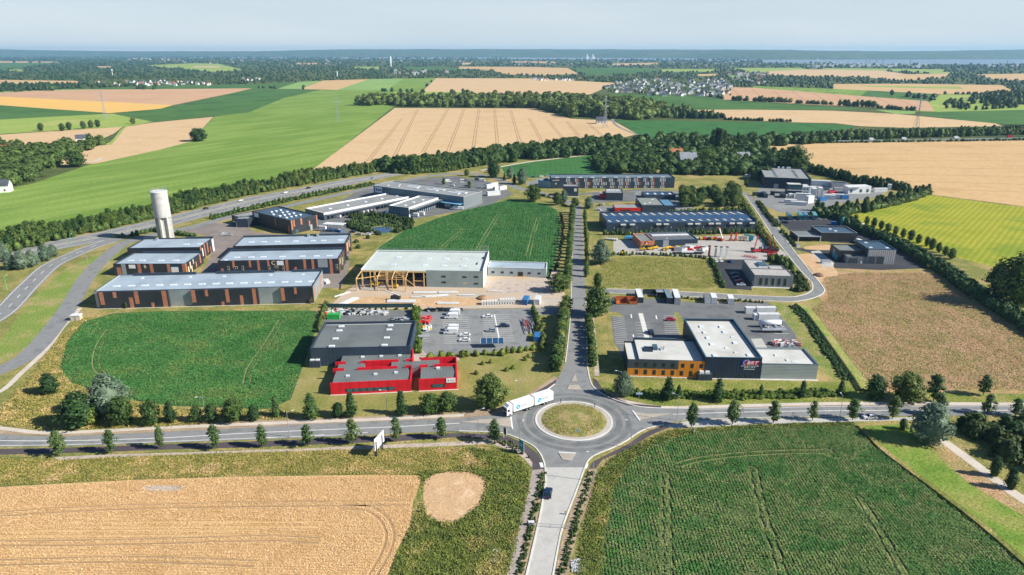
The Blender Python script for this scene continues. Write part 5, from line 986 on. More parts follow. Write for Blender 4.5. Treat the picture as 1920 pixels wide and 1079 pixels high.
def trunk_mb(H, r, top, limbs=5, seed=0):
    rs = random.Random(seed); M_ = MB(); z = 0; x = y = 0; n = 6
    segs = 4
    for i in range(segs):
        z1 = top * (i + 1) / segs; x1 = x + rs.uniform(-.08, .08); y1 = y + rs.uniform(-.08, .08)
        ra, rb = r * (1 - .7 * i / segs), r * (1 - .7 * (i + 1) / segs)
        v = [(x + ra * math.cos(2 * math.pi * k / n), y + ra * math.sin(2 * math.pi * k / n), z) for k in range(n)] + [(x1 + rb * math.cos(2 * math.pi * k / n), y1 + rb * math.sin(2 * math.pi * k / n), z1) for k in range(n)]
        M_.add(v, [(k, (k + 1) % n, n + (k + 1) % n, n + k) for k in range(n)]); x, y, z = x1, y1, z1
    for k in range(limbs):
        a = rs.uniform(0, 6.28); z0 = top * rs.uniform(.4, .85); l = H * rs.uniform(.12, .22)
        M_.bar((0, 0, z0), (l * math.cos(a), l * math.sin(a), z0 + l * .9), r * .3)
    return M_
PROTO = {}
def proto(kind, prof, H, H0, Rr, ncl, nl, leaf, cr, lm, nvar=3, tr=.16, lumps=.22, core=.74):
    PROTO[kind] = []
    for i in range(nvar):
        V, Fq = crown_arrays(prof, H0, H, Rr, ncl, nl, leaf, cr, hash_(kind) + i, core, 10, lumps)
        me = bpy.data.objects.remove if False else None
        o = mesh("crown", V, Fq, lm); cm = o.data; bpy.data.objects.remove(o)
        o = trunk_mb(H, tr, H0 + (H - H0) * .7, 5, i).build("trunk", BARK); tm = o.data; bpy.data.objects.remove(o)
        PROTO[kind].append((cm, tm, H, Rr))
def hash_(s): return sum(ord(c) * (i + 3) for i, c in enumerate(s)) % 9973
proto('street', 'oval', 8, 1.3, 2.5, 62, 24, .19, .62, L_STREET, 5, .13, .62, .34)
proto('broad', 'round', 10, .5, 4.8, 110, 24, .27, 1.15, L_BELT, 4, .25, .45, .62)
proto('belt', 'oval', 9, .2, 3.8, 62, 18, .34, 1.15, L_BELT, 6, .2, .5, .6)
proto('dark', 'oval', 9, .3, 3.5, 90, 20, .27, 1.0, L_DARK, 3, .2, .35)
proto('willow', 'oval', 9, .4, 4.0, 120, 34, .16, .95, L_SILV, 3, .22, .32)
proto('bush', 'bush', 3, 0, 2.0, 45, 18, .2, .6, L_HEDGE, 4, .05, .3)
proto('limebush', 'bush', 3, 0, 2.0, 45, 18, .2, .6, L_LIME, 3, .05, .3)
proto('column', 'col', 8, .1, 1.5, 60, 20, .2, .6, L_BELT, 4, .12, .25)
proto('poplar', 'col', 20, .4, 2.1, 110, 20, .34, .9, L_DARK, 3, .3, .25)
proto('cone', 'cone', 8, .3, 2.6, 80, 20, .2, .7, L_DARK, 3, .15, .3)
proto('lime', 'round', 8, .4, 3.8, 70, 20, .28, 1.0, L_LIME, 2, .2, .3)
TR = random.Random(11)
def tree(kind, x, y, z=0, h=None, wid=1.0, name="tree", label=None, cat="tree", group=None, world=False):
    p = Vector((x, y)) if world else G2(x, y); cm, tm, H, Rr = TR.choice(PROTO[kind])
    s = (h or H) / H; t = thing(name, label, cat, (p.x, p.y, z), TR.uniform(0, 6.28), group); t.scale = (s * wid, s * wid, s)
    c = bpy.data.objects.new("crown", cm); COL.objects.link(c); c.parent = t
    k = bpy.data.objects.new("trunk", tm); COL.objects.link(k); k.parent = t
    return t
def treepx(kind, bx_, by_, ty_, wid=1.0, **k): return tree(kind, bx_, by_, 0, max(1.5, hgt(bx_, by_, ty_)), wid, **k)
# street trees on the south side of the crossing road
SG = "young street trees along the south side of the road"
SL = ["leftmost young street tree", "second young street tree from the left", "third young street tree from the left", "fourth young street tree from the left", "young street tree left of the middle of the left road", "young street tree below the corner of the maize plot", "young street tree just left of the white board", "young street tree just right of the white board", "young street tree below the gap of the red office", "young street tree nearest the roundabout on the left"]
for i, (x, y, ty, w) in enumerate([(112, 855, 811, 1.2), (210, 850, 808, 1.0), (302, 842, 800, .8), (404, 843, 798, .95), (493, 840, 798, .95), (577, 837, 797, 1.1), (662, 833, 788, 1.1), (743, 829, 783, .9), (828, 824, 785, 1.1), (927, 830, 788, 1.15)]):
    treepx('street', x, y, ty, w, label=SL[i] + " by the plum coloured path", name="street_tree")
SL = ["first young street tree right of the roundabout on the lay-by", "second lay-by street tree right of the roundabout", "third lay-by street tree right of the roundabout", "fourth lay-by street tree right of the roundabout", "street tree just left of the parked white car", "street tree just right of the parked white car", "street tree behind the silver willow", "dark street tree right of the silver willow", "street tree at the far right edge by the road"]
for i, (x, y, ty, w) in enumerate([(1296, 802, 757, 1.05), (1373, 796, 752, 1.25), (1450, 794, 752, 1.1), (1523, 789, 753, 1.0), (1598, 788, 750, 1.25), (1673, 786, 746, 1.25), (1758, 779, 740, 1.2), (1850, 777, 741, 1.25), (1903, 781, 748, 1.4)]):
    treepx('street', x, y, ty, w, label=SL[i], name="street_tree")
# shrubs and trees north of the road
NT = [('willow', 207, 778, 706, 1.25, "large silver leaved willow at the lower left corner of the maize plot"), ('dark', 152, 798, 740, 1.5, "dark spreading tree left of the large silver willow"), ('lime', 168, 797, 765, 1.0, "yellow green bushy tree at the foot of the silver willow"),
 ('broad', 232, 796, 746, .95, "round dark green tree right of the silver willow"), ('broad', 284, 796, 754, .9, "second round tree right of the silver willow"), ('dark', 321, 792, 755, .8, "narrow dark tree third right of the silver willow"), ('dark', 95, 738, 703, 1.3, "dark bush alone in the dry grass left of the maize plot"),
 ('dark', 370, 790, 762, 1.2, "dark bush left of the lamp post"), ('dark', 398, 791, 758, 1.0, "dark bush right of the lamp post"), ('broad', 437, 791, 752, 1.1, "tree with pale trunk below the maize plot"), ('dark', 476, 788, 762, 1.2, "dark bush near the right corner of the maize plot"),
 ('cone', 518, 781, 747, 1.0, "small dark tree at the bottom of the drainage ditch"), ('cone', 584, 785, 739, 1.15, "conical tree left below the red office"), ('dark', 634, 783, 756, 1.1, "dark bush under the ribbon window of the red office"), ('cone', 659, 780, 738, 1.05, "conical tree right of the dark bush below the red office"),
 ('cone', 753, 778, 735, 1.0, "narrow conical tree below the right end of the red office front"), ('broad', 805, 773, 742, 1.4, "wide bushy tree below the smaller red block, left one"), ('broad', 838, 771, 738, 1.2, "wide bushy tree below the smaller red block, right one"), ('broad', 918, 764, 706, 1.15, "largest round tree on the lawn left of the white lorry"),
 ('willow', 1168, 742, 700, 1.1, "pale grey green bush left below the orange office"), ('cone', 1252, 750, 708, 1.15, "conical tree below the middle of the orange office"), ('cone', 1272, 746, 722, .9, "small conical tree right of the one below the orange office"), ('cone', 1345, 752, 711, 1.15, "conical tree below the tall navy hall"),
 ('cone', 1426, 744, 722, 1.0, "small tree below the join of navy hall and silver annex"), ('cone', 1504, 745, 716, 1.1, "conical tree below the right end of the silver annex"), ('cone', 1576, 741, 715, 1.1, "small tree right of the silver annex at the end of the bank"), ('dark', 1640, 747, 705, 1.2, "dark tree at the lower left corner of the dry meadow"),
 ('broad', 1697, 751, 703, 1.35, "big bushy round tree at the foot of the dry meadow"), ('street', 1750, 752, 703, 1.3, "tall tree right of the big bush at the foot of the dry meadow"), ('street', 1843, 742, 705, 1.25, "tree beyond the road at the right foot of the dry meadow"),
 ('willow', 1741, 828, 759, 1.25, "big round silver green willow at the start of the dirt track"), ('dark', 1692, 806, 786, 1.0, "small dark bush in the shadow of the silver willow"), ('dark', 1863, 893, 857, .75, "upper slim dark tree beside the dirt track"), ('dark', 1893, 917, 880, .75, "lower slim dark tree beside the dirt track"),
 ('broad', 1119, 592, 541, 1.1, "large tree at the corner of the avenue and the loop road"), ('willow', 1126, 494, 452, 1.25, "large grey green tree beside the avenue left of the fallow lot"), ('broad', 1120, 541, 513, .7, "tree at the lower left corner of the fallow lot"), ('broad', 1047, 547, 513, 1.2, "tree between the low annex and the avenue"),
 ('broad', 1000, 378, 348, 1.2, "round tree at the top corner of the middle maize field"), ('broad', 1078, 388, 372, 1.2, "round tree left of the small car park at the top of the avenue"), ('willow', 1104, 391, 370, 1.3, "pale round tree at the top of the avenue"), ('willow', 1057, 381, 357, .8, "slim pale tree near the dark office block"), ('broad', 1045, 385, 362, .9, "green tree near the dark office block"),
 ('dark', 925, 333, 303, 1.3, "dark round tree beside the slip road bend"), ('willow', 957, 335, 314, 1.0, "small pale tree beside the slip road"), ('willow', 979, 346, 317, 1.0, "pale oval tree at the corner of the small maize field"), ('cone', 946, 339, 325, .9, "small dark conical tree near the slip road"), ('dark', 964, 345, 328, .7, "thin dark tree near the pale oval one"),
 ('broad', 875, 330, 318, 1.0, "small tree on the slip road verge"), ('column', 832, 346, 334, 1.5, "dark shrub column in the depot car park"), ('column', 880, 353, 340, 1.4, "single columnar tree in the depot car park"), ('broad', 372, 265, 242, 1.7, "lone grey green tree at the tip of the pale stubble field"), ('broad', 143, 313, 284, 1.5, "big round dark tree at the edge of the bright green field"),
 ('broad', 1487, 328, 276, 1.25, "biggest dark round tree behind the container depot hall"), ('dark', 1440, 322, 291, 1.3, "dark tree left of the biggest round tree"), ('lime', 1326, 307, 280, 1.3, "bright yellow green tree in the wooded hamlet"), ('cone', 1399, 348, 332, 1, "small fir left of the container depot hall"), ('column', 1055, 349, 330, 1.0, "little column tree")]
for k, x, y, ty, w, lb in NT[:-1]: treepx(k, x, y, ty, w, label=lb, name="willow" if k == 'willow' else ("conifer" if k == 'cone' else "tree"))
for k, (x, y) in enumerate([(77, 243 + 3), (117, 246), (130, 244), (157, 242), (171, 240), (184, 239), (250, 233)]): tree('broad', x, y, 0, 11, .9, label="round field tree standing in a line on the olive meadow edge", group="field trees on the olive meadow edge")
for k, (x, y) in enumerate([(1335, 284), (1342, 286), (1349, 287), (1356, 286), (1382, 275)]): tree('poplar', x, y, 0, (25, 28, 27, 25, 17)[k], 1.15, name="poplar", label=["leftmost of the tall poplars", "widest of the tall poplars", "third of the tall poplars", "fourth slim tall poplar", "single poplar right of the group of four"][k] + " in the wooded hamlet")
tree('poplar', 1314, 222, 0, 14, 1.6, name="poplar", label="poplar in the hedge line beyond the dark green field, left one"); tree('poplar', 1318, 222, 0, 14, 1.6, name="poplar", label="poplar in the hedge line beyond the dark green field, right one")
# avenue trees
def row(kind, pts, n, h, w, label, group, name="avenue_tree", jit=.15, ends=("near end", "middle", "far end")):
    P_ = [G2(*p) for p in pts]; L = [0]
    for a, b in zip(P_[:-1], P_[1:]): L.append(L[-1] + (b - a).length)
    for i in range(n):
        s = (i + .5) / n * L[-1]
        for j in range(len(L) - 1):
            if L[j] <= s <= L[j + 1]: break
        p = P_[j].lerp(P_[j + 1], (s - L[j]) / max(1e-6, L[j + 1] - L[j]))
        tree(kind, p.x + TR.gauss(0, jit), p.y + TR.gauss(0, jit), 0, h * TR.uniform(.85, 1.15), w * TR.uniform(.88, 1.12), name=name, label=label + ", at its " + ends[min(2, 3 * i // n)], group=group, world=True)
LR = ("left end", "middle", "right end")
row('column', [(1063, 545), (1066, 500), (1070, 450), (1073, 398)], 26, 6.4, 1.6, "columnar tree in the row left of the upper avenue", "columnar trees on the left side of the upper avenue")
row('column', [(1100, 525), (1100, 480), (1098, 440), (1096, 402)], 15, 5.4, 1.35, "columnar tree in the row right of the upper avenue", "columnar trees on the right side of the upper avenue")
row('column', [(1040, 700), (1051, 650), (1058, 600), (1061, 578)], 20, 5.6, 2.1, "dark tree in the row left of the lower avenue", "trees on the left side of the lower avenue")
row('column', [(1113, 690), (1109, 650), (1104, 605)], 16, 4.0, 2.0, "low tree in the row right of the lower avenue", "trees on the right side of the lower avenue")
row('broad', [(1593, 418), (1628, 422), (1680, 441), (1735, 461), (1790, 490)], 14, 6.2, .75, "round tree in the row above the diagonal hedge", "round trees above the diagonal hedge", ends=LR)
row('cone', [(1512, 322), (1560, 334), (1610, 346), (1665, 356)], 20, 8, 1.1, "dark fir in the row behind the container yard", "firs behind the container yard", name="conifer", jit=1.5, ends=LR)
for dy in (0, 6, 12): row('dark', [(1525, 396 + dy), (1580, 397 + dy * .9), (1640, 384 + dy * .7), (1700, 372 + dy * .4), (1735, 360 + dy * .3)], 15, 7, .9, ("back", "middle", "front")[dy // 6] + " row tree of the plantation before the container yard", "plantation trees in front of the container yard", name="plantation_tree", jit=2, ends=LR)
rs = random.Random(5)
for i in range(34): tree('broad', rs.uniform(1278, 1384), rs.uniform(364, 389), 0, rs.uniform(7, 11), 1.0, label="round green tree in the clump on the olive lawn behind the blue roofed hall", group="tree clump on the olive lawn")
for i in range(34):
    t_ = rs.random(); x = 1800 + 190 * rs.random(); y = 795 + rs.random() * (x - 1770) * .55; tree('dark' if rs.random() < .6 else 'bush', x, y, 0, rs.uniform(2.5, 5.5), 1.2, name="shrub", cat="shrub", label="dark shrub in the thicket right of the dirt track", group="thicket right of the dirt track")
treepx('broad', 1905, 572, 478, 1.0, label="huge dark tree at the right edge beside the diagonal hedge")
treepx('dark', 1868, 545, 495, 1.2, label="dark tree at the left foot of the huge one by the diagonal hedge")
for i, (x, y, h_) in enumerate([(20, 505, 9), (42, 505, 10), (62, 500, 9), (85, 490, 9), (100, 482, 7), (8, 490, 10), (-15, 500, 10)]): tree('willow', x, y, 0, h_, 1.1, name="willow", label="silver leaved willow in the clump beside the motorway at the left edge", group="silver willows at the left edge")
# belt of trees north of the motorway: individuals in two rows
BL = [(-10, 478), (50, 462), (100, 449), (175, 433), (230, 421), (290, 407), (345, 393), (400, 379), (460, 365), (520, 353), (590, 341), (650, 330), (720, 320), (770, 326), (820, 322), (870, 315), (930, 303), (1000, 291), (1080, 282), (1160, 279)]
def along(pts, s):
    P_ = [G2(*p) for p in pts]; L = [0]
    for a, b in zip(P_[:-1], P_[1:]): L.append(L[-1] + (b - a).length)
    s *= L[-1]
    for j in range(len(L) - 1):
        if s <= L[j + 1]: break
    a, b = P_[j], P_[j + 1]; d = (b - a).normalized(); return a.lerp(b, (s - L[j]) / (L[j + 1] - L[j])), Vector((-d.y, d.x))
n = 145; SEG = ["by the silver willows", "left of the water tower", "right of the water tower", "above the scrub strip", "left of the stubble corner", "above the logistics hall", "above the depot car park", "at its right end"]
for i in range(n):
    for r_ in range(2):
        p, nn = along(BL, (i + .5 * r_ + rs.uniform(-.2, .2) + .2) / n); p = p + nn * (2 + 6 * r_ + rs.uniform(-1.2, 1.2)); far = i / n
        k = rs.choice(['belt', 'belt', 'belt', 'broad', 'dark', 'willow' if far > .5 and rs.random() < .4 else 'belt', 'lime' if rs.random() < .15 else 'belt'])
        tree(k, p.x, p.y, 0, (rs.uniform(8, 11) + 2.2 * math.sin(i * .37) * math.sin(i * .13 + 1)) * (1 + .25 * (far > .55)), rs.uniform(.85, 1.15), name="belt_tree", label=({"belt": "mid green", "broad": "round", "dark": "dark", "willow": "silver", "lime": "yellow green"}[k] + " tree in the " + ("front", "back")[r_] + " row of the motorway belt, " + SEG[min(7, 8 * i // n)]), group="tree belt north of the motorway", world=True)
# --- masses nobody could count
def lowtree(prof, seed, nq=46, core=.86, H=1.0):
    return crown_arrays(prof, 0.0, 1.0, .5, nq, 6, .075, .12, seed, core, 8, .3)
LOW = [lowtree(p, 100 + i) for i, p in enumerate(['oval', 'round', 'oval', 'round', 'bush'])]
LOWB = [crown_arrays('oval', 0, 1, .5, 4, 3, .08, .1, 200 + i, .95, 7, .35) for i in range(4)]
def mass(name, label, cat, pts, lm, protos=LOW, kind='stuff'):
    """pts: list of (x, y, h, w)"""
    rng = np.random.default_rng(len(pts) + 5); VV = []; FF = []; b = 0
    for x, y, h_, w in pts:
        V, Fq = protos[rng.integers(len(protos))]; a = rng.random() * 6.28; ca, sa = math.cos(a), math.sin(a)
        X = (V[:, 0] * ca - V[:, 1] * sa) * w + x; Y = (V[:, 0] * sa + V[:, 1] * ca) * w + y; Z = V[:, 2] * h_
        VV.append(np.stack([X, Y, Z], 1)); FF.append(Fq + b); b += len(V)
    o = mesh(name, np.vstack(VV), np.vstack(FF), lm); return tag(o, label, cat, None, kind)
def inside(p, poly_):
    x, y = p; c = False; n_ = len(poly_); j = n_ - 1
    for i in range(n_):
        xi, yi = poly_[i]; xj, yj = poly_[j]
        if (yi > y) != (yj > y) and x < (xj - xi) * (y - yi) / (yj - yi) + xi: c = not c
        j = i
    return c
def scatter(poly_, n_, h0, h1, w=1.0, rr=None, avoid=()):
    rr = rr or rs; x0, x1 = min(p[0] for p in poly_), max(p[0] for p in poly_); y0, y1 = min(p[1] for p in poly_), max(p[1] for p in poly_); out = []; k = 0
    while len(out) < n_ and k < n_ * 30:
        k += 1; q = (rr.uniform(x0, x1), rr.uniform(y0, y1))
        if inside(q, poly_) and not any(inside(q, a) for a in avoid):
            p = G2(*q); h_ = rr.uniform(h0, h1); out.append((p.x, p.y, h_, h_ * w * rr.uniform(.75, 1.15)))
    return out
def line(pts, step, h0, h1, w, jit=.5, rows=1, rw=2.0):
    out = []; P_ = [G2(*p) for p in pts]; L = sum((b - a).length for a, b in zip(P_[:-1], P_[1:])); n_ = max(2, int(L / step))
    for i in range(n_):
        for r_ in range(rows):
            p, nn = along(pts, (i + rs.random()) / n_); p = p + nn * ((r_ - (rows - 1) / 2) * rw + rs.gauss(0, jit)); h_ = rs.uniform(h0, h1); out.append((p.x, p.y, h_, w * rs.uniform(.8, 1.25)))
    return out
mass("undergrowth", "lower bushes filling the belt north of the motorway", "undergrowth", line([(p[0], p[1] + 1) for p in BL], 2.2, 2.5, 5.5, 4.5, 1.5, 2, 4), L_BELT)
mass("woodland", "dark wood behind the big pale wheat field", "wood", scatter([(668, 198), (760, 201), (1000, 202.5), (1075, 221), (1200, 226), (1258, 218), (1250, 205), (1130, 192), (1000, 185), (860, 185), (780, 190), (690, 190)], 560, 12, 22, 1.3), L_BELT)
mass("tree_belt", "thicker back rows of the tree belt towards the hamlet", "tree belt", scatter([(700, 314), (770, 310), (870, 300), (1000, 282), (1120, 268), (1165, 266), (1165, 290), (1120, 292), (1000, 300), (900, 312), (770, 324), (700, 324)], 330, 8, 13, 1.2), L_BELT)
mass("woodland", "wooded hamlet behind the striped hall", "wood", scatter([(1112, 300), (1125, 326), (1265, 328), (1400, 330), (1420, 340), (1508, 322), (1505, 300), (1400, 277), (1270, 272), (1160, 277)], 480, 6, 11, 1.5), L_BELT)
mass("woodland", "leafy edge between the hamlet and the dark green field", "wood", scatter([(1150, 268), (1250, 262), (1350, 268), (1550, 262), (1560, 268), (1400, 278), (1160, 285)], 170, 8, 13, 1.3), L_BELT)
mass("woodland", "woods around the houses at the left edge", "wood", scatter([(-60, 275), (0, 275), (60, 285), (150, 274), (196, 268), (192, 274), (140, 290), (108, 300), (105, 312), (60, 338), (30, 352), (-60, 365)], 330, 8, 14, 1.25), L_BELT)
mass("tree_belt", "tree belt along the motorway right of the hamlet", "tree belt", line([(1535, 263), (1600, 261), (1700, 258), (1800, 255), (1990, 250)], 6, 9, 13, 10, 2, 2, 8), L_BELT)
mass("hedgerow", "low hedgerow between motorway and the wheat field at right", "hedge", line([(1400, 272), (1600, 268), (1750, 266), (1990, 262.5)], 5, 2, 3.5, 5, 1), L_BELT)
mass("hedgerow", "hedgerow with gaps across the striped wheat field", "hedge", line([(1373, 189), (1400, 190)], 7, 9, 13, 12) + line([(1412, 190.5), (1485, 193)], 7, 8, 14, 12) + line([(1495, 194.5), (1560, 197)], 7, 6, 11, 11) + line([(1570, 198.5), (1640, 201.5)], 7, 9, 14, 13) + line([(1645, 203.5), (1715, 208)], 7, 5, 9, 10), L_BELT)
mass("hedgerow", "hedgerow beyond the dark green field right of the hamlet", "hedge", line([(1275, 222), (1355, 222.5)], 6, 8, 14, 11, 2, 2, 8) + line([(1355, 225), (1433, 227.5)], 5, 4, 6, 7) + line([(1438, 228), (1483, 229)], 5, 4, 6, 7), L_BELT)
mass("woodland", "trees around the red roofed hamlet beyond the pylon", "wood", scatter([(1150, 212), (1270, 206), (1300, 212), (1340, 222), (1150, 224)], 90, 8, 14, 1.0), L_BELT)
mass("woodland", "dark wood at the right edge", "wood", scatter([(1810, 190), (1830, 183), (1870, 179), (1990, 180), (1990, 200), (1900, 200), (1830, 200)], 130, 12, 18, 1.0), L_FAR) and None
mass("hedgerow", "scattered trees in the far right meadows", "hedge", scatter([(1770, 190), (1830, 193), (1815, 207), (1770, 208)], 22, 8, 12, 1.0) + scatter([(1665, 178), (1670, 182), (1760, 190), (1755, 186)], 9, 10, 14, 1.1) + line([(1830, 207), (1910, 202)], 14, 7, 10, 8), L_FAR)
HDG = lambda lb, pts, step, h0, h1, w, m_=L_HEDGE, **k: mass("hedge", lb, "hedge", line(pts, step, h0, h1, w, **k), m_, LOW, kind=None)
HDG("long dark diagonal hedge below the lined crop at right", [(1560, 398), (1600, 428), (1650, 447), (1700, 470), (1760, 505), (1830, 555), (1935, 622), (1990, 650)], 1.6, 3.0, 5.2, 4.6, L_DARK, rows=3, rw=2.6)
HDG("yellowish hedge between the dark hall yard and the car park", [(779, 583), (781, 620), (783, 664)], .9, 2, 3.2, 2.2, L_LIME, rows=2, rw=1.2)
HDG("row of bushes along the lower edge of the car park", [(795, 677), (860, 669), (930, 667), (1000, 657)], 2.4, 1.6, 3.4, 2.6, L_LIME)
HDG("hedge between pipe stacks and lawn right of the car park", [(1000, 582), (1008, 600), (1018, 640), (1015, 658)], 1.2, 2, 3, 2.2, L_BELT)
HDG("hedge at the top edge of the fallow lot", [(1135, 479), (1200, 478), (1270, 481), (1332, 486)], 1.5, 1.2, 2.4, 2.0, L_BELT)
HDG("hedge at the right edge of the fallow lot", [(1333, 488), (1345, 515), (1358, 541)], 1.0, 1.4, 2.4, 2.0, L_BELT)
HDG("hedge in front of the long blue roofed hall", [(1130, 441), (1220, 441), (1300, 440), (1420, 438)], 1.6, 2.0, 4.0, 2.6, L_BELT)
HDG("hedge behind the long blue roofed hall", [(1255, 400), (1330, 397), (1402, 393)], 1.8, 2.0, 3.6, 2.8, L_BELT)
HDG("shrub strip on the left of the upper loop road", [(1385, 368), (1405, 400), (1428, 440), (1455, 472)], 1.1, 1.6, 3, 2.8, L_BELT, rows=2, rw=1.5)
HDG("shrubs around the machinery yard corner by the loop road", [(1440, 490), (1462, 492), (1478, 505)], 1.0, 2.5, 4.5, 3.4, L_BELT, rows=2, rw=2.5)
HDG("shrub bank right of the grey office", [(1488, 512), (1500, 525), (1510, 543), (1490, 547)], 1.2, 1.6, 2.6, 2.6, L_HEDGE, rows=2, rw=2)
HDG("clipped shrub strip right of the loop road by the container yard", [(1422, 380), (1440, 405), (1458, 426)], 1.1, 1.2, 2.0, 2.2, L_HEDGE, rows=2, rw=1.4)
HDG("shrubs left of the farther dark hall", [(1463, 432), (1480, 450), (1492, 463)], 1.3, 1.0, 1.8, 2.0, L_HEDGE)
HDG("bushes between the coach bays and the lined crop", [(1535, 407), (1570, 410), (1600, 418)], 1.6, 2.5, 4.5, 4.0, L_DARK, rows=2, rw=3)
HDG("dense back rows of the fir belt behind the container yard", [(1508, 318), (1560, 331), (1610, 343), (1668, 353), (1700, 358)], 2.2, 4, 8, 5, L_DARK, rows=2, rw=4)
HDG("dense lower growth of the plantation in front of the container yard", [(1525, 402), (1580, 403), (1640, 391), (1700, 378), (1735, 364)], 2.0, 3, 5.5, 5, L_BELT, rows=2, rw=4)
HDG("scrub between motorway and service road", [(395, 412), (440, 400), (500, 387), (560, 374), (640, 358), (700, 347)], 2.4, 1.5, 4.0, 3.4, L_BELT, rows=2, rw=2.5)
HDG("scrub between the slip road and the warehouses by the water tower", [(210, 447), (240, 446), (262, 440), (290, 434), (330, 441), (370, 444)], 2.2, 1.6, 3.6, 3.0, L_BELT)
HDG("yellow green weeds along the bank below the orange office", [(1165, 738), (1250, 741), (1340, 742), (1450, 742), (1560, 738)], 1.1, .8, 1.5, 2.2, L_LIME, rows=3, rw=1.6)
HDG("reeds around the pond", [(655, 410), (690, 404), (730, 408), (770, 416), (765, 428), (740, 437)], 1.4, 1.6, 3.2, 2.6, L_HEDGE, rows=2, rw=2.5)
HDG("reeds left of the pond", [(650, 418), (660, 428), (690, 436), (712, 441)], 1.3, 1.2, 2.6, 2.4, L_HEDGE, rows=2, rw=2)
HDG("ragged hedge left of the storage yard", [(612, 572), (604, 600), (598, 625)], 1.1, 1.4, 2.6, 2.0, L_BELT)
HDG("thin hedge in front of the timber frame site", [(610, 581), (700, 581), (780, 580)], 2.2, .6, 1.3, 1.2, L_HEDGE)
HDG("planting around the top of the avenue", [(1010, 366), (1040, 374), (1062, 388)], 1.6, 1, 2, 2.2, L_HEDGE)
HDG("hedge along the loop road above the white containers", [(1230, 558), (1300, 562), (1430, 568)], 1.3, .8, 1.4, 1.5, L_HEDGE)
HDG("dark verge brambles right of the middle maize field", [(1052, 400), (1056, 430), (1050, 480), (1040, 510)], 2.5, .8, 2.2, 1.8, L_HEDGE)
for i, (x, y) in enumerate([(905, 684), (920, 681), (950, 696), (962, 692), (985, 676), (990, 671), (893, 702), (1018, 610)]): tree('limebush', x, y, 0, 1.4, 1.1, name="shrub", cat="shrub", label="low yellowish shrub on the sloping lawn left of the avenue", group="low shrubs on the office lawn")
for i, (x, y) in enumerate([(650, 488), (655, 470), (640, 505), (668, 455), (672, 466), (648, 452), (690, 448)]): tree('bush', x, y, 0, 2, 1.3, name="shrub", cat="shrub", label="rough bush on the waste strip right of the charcoal warehouses", group="bushes on the waste strip")
SMALLG = [(237, 576), (315, 572), (405, 570), (462, 567), (510, 562), (585, 567)]
for x, y in SMALLG: tree('street', x, y + 3, 0, 3.2, .7, name="sapling", label="thin sapling planted in front of the longest charcoal warehouse", group="saplings in front of the longest warehouse")
rs2 = random.Random(8)
pl = []
for i in range(460):
    t_ = rs2.random(); L_, R_ = ((1019, 888), (973, 1079)) if i % 2 else ((1108, 886), (1052, 1079)); x = L_[0] + (R_[0] - L_[0]) * t_ + rs2.uniform(-6, 6); y = L_[1] + (R_[1] - L_[1]) * t_; p = G2(x, y); pl.append((p.x, p.y, rs2.uniform(.3, .8), rs2.uniform(.5, 1.1)))
mass("reeds", "green reeds filling the bank around the pond", "reeds", scatter([(655, 414), (690, 405), (740, 410), (770, 418), (760, 428), (735, 427), (710, 424), (695, 429), (700, 437), (660, 430)], 260, 1.2, 2.6, .8), L_HEDGE, LOWB)
mass("planting", "low tufts planted in the strips beside the concrete road", "planting", pl, L_HEDGE, LOWB)
mass("planting", "small tufts in the gravel beside the roundabout", "planting", scatter([(905, 830), (960, 828), (1000, 862), (985, 858), (940, 836)], 45, .4, .9, 1.2) + scatter([(110, 858), (900, 830), (900, 833), (110, 862)], 30, .2, .4, 1.2), L_HEDGE, LOWB)
# distant countryside: woods where there are no fields
FP = [f[2] for f in FIELDS] + [[(-120, 480), (-60, 370), (180, 305), (402, 219), (467, 211), (600, 169), (790, 173), (735, 203), (565, 336), (460, 362), (300, 395), (0, 470)]]
VILL = [[(1128, 170), (1150, 158), (1200, 148), (1370, 150), (1372, 182), (1250, 181), (1160, 176)], [(200, 149), (400, 147), (402, 158), (150, 161)]]
rf = random.Random(21); pts = []
k = 0
while len(pts) < 9600 and k < 70000:
    k += 1; y = 97.5 + 112 * rf.random() ** 1.35; x = rf.uniform(-330, 2090)
    if y < 108 and not (x < 560 and y > 99.5): continue
    if y < 112.5 and x > 950: continue
    if y < 119 and x > 1430 or (y < 122.5 and x > 1560): continue
    if y > 168 and not (x > 1220 or -60 < x < 110): continue
    if y > 190 or any(inside((x, y), a) for a in FP) or any(inside((x, y), a) for a in VILL): continue
    p = G2(x, y); d = p.length; w = max(13, 5.2 * d / 1280) * rf.uniform(.7, 1.25); pts.append((p.x, p.y, min(22, max(9, w * .6)) * rf.uniform(.7, 1.15), w))
mass("distant_woods", "far woods and hedges fading towards the estuary", "woods", pts, L_FAR, LOWB)
pts = []
for poly_ in VILL:
    pts += [(a, b, h_, w * 1.3) for a, b, h_, w in scatter(poly_, 85, 5, 10, 1.2, rf)]
mass("garden_trees", "small garden trees between the village houses", "garden trees", pts, L_FAR, LOWB)
mass("field_trees", "lone trees and clumps in the middle distance", "field trees", line([(712, 172), (755, 173)], 18, 9, 14, 14) + scatter([(760, 171), (800, 173), (798, 175), (760, 174)], 4, 9, 12, 1.2) + line([(832, 174.5), (875, 175)], 40, 10, 14, 14) + scatter([(0, 160), (90, 162), (110, 170), (60, 172), (0, 174)], 70, 10, 16, 1.1) + scatter([(100, 158), (200, 162), (190, 168), (120, 167)], 30, 9, 12, 1.1) + scatter([(255, 166), (300, 166), (298, 169), (255, 169)], 5, 9, 14, 1.2), L_FAR)
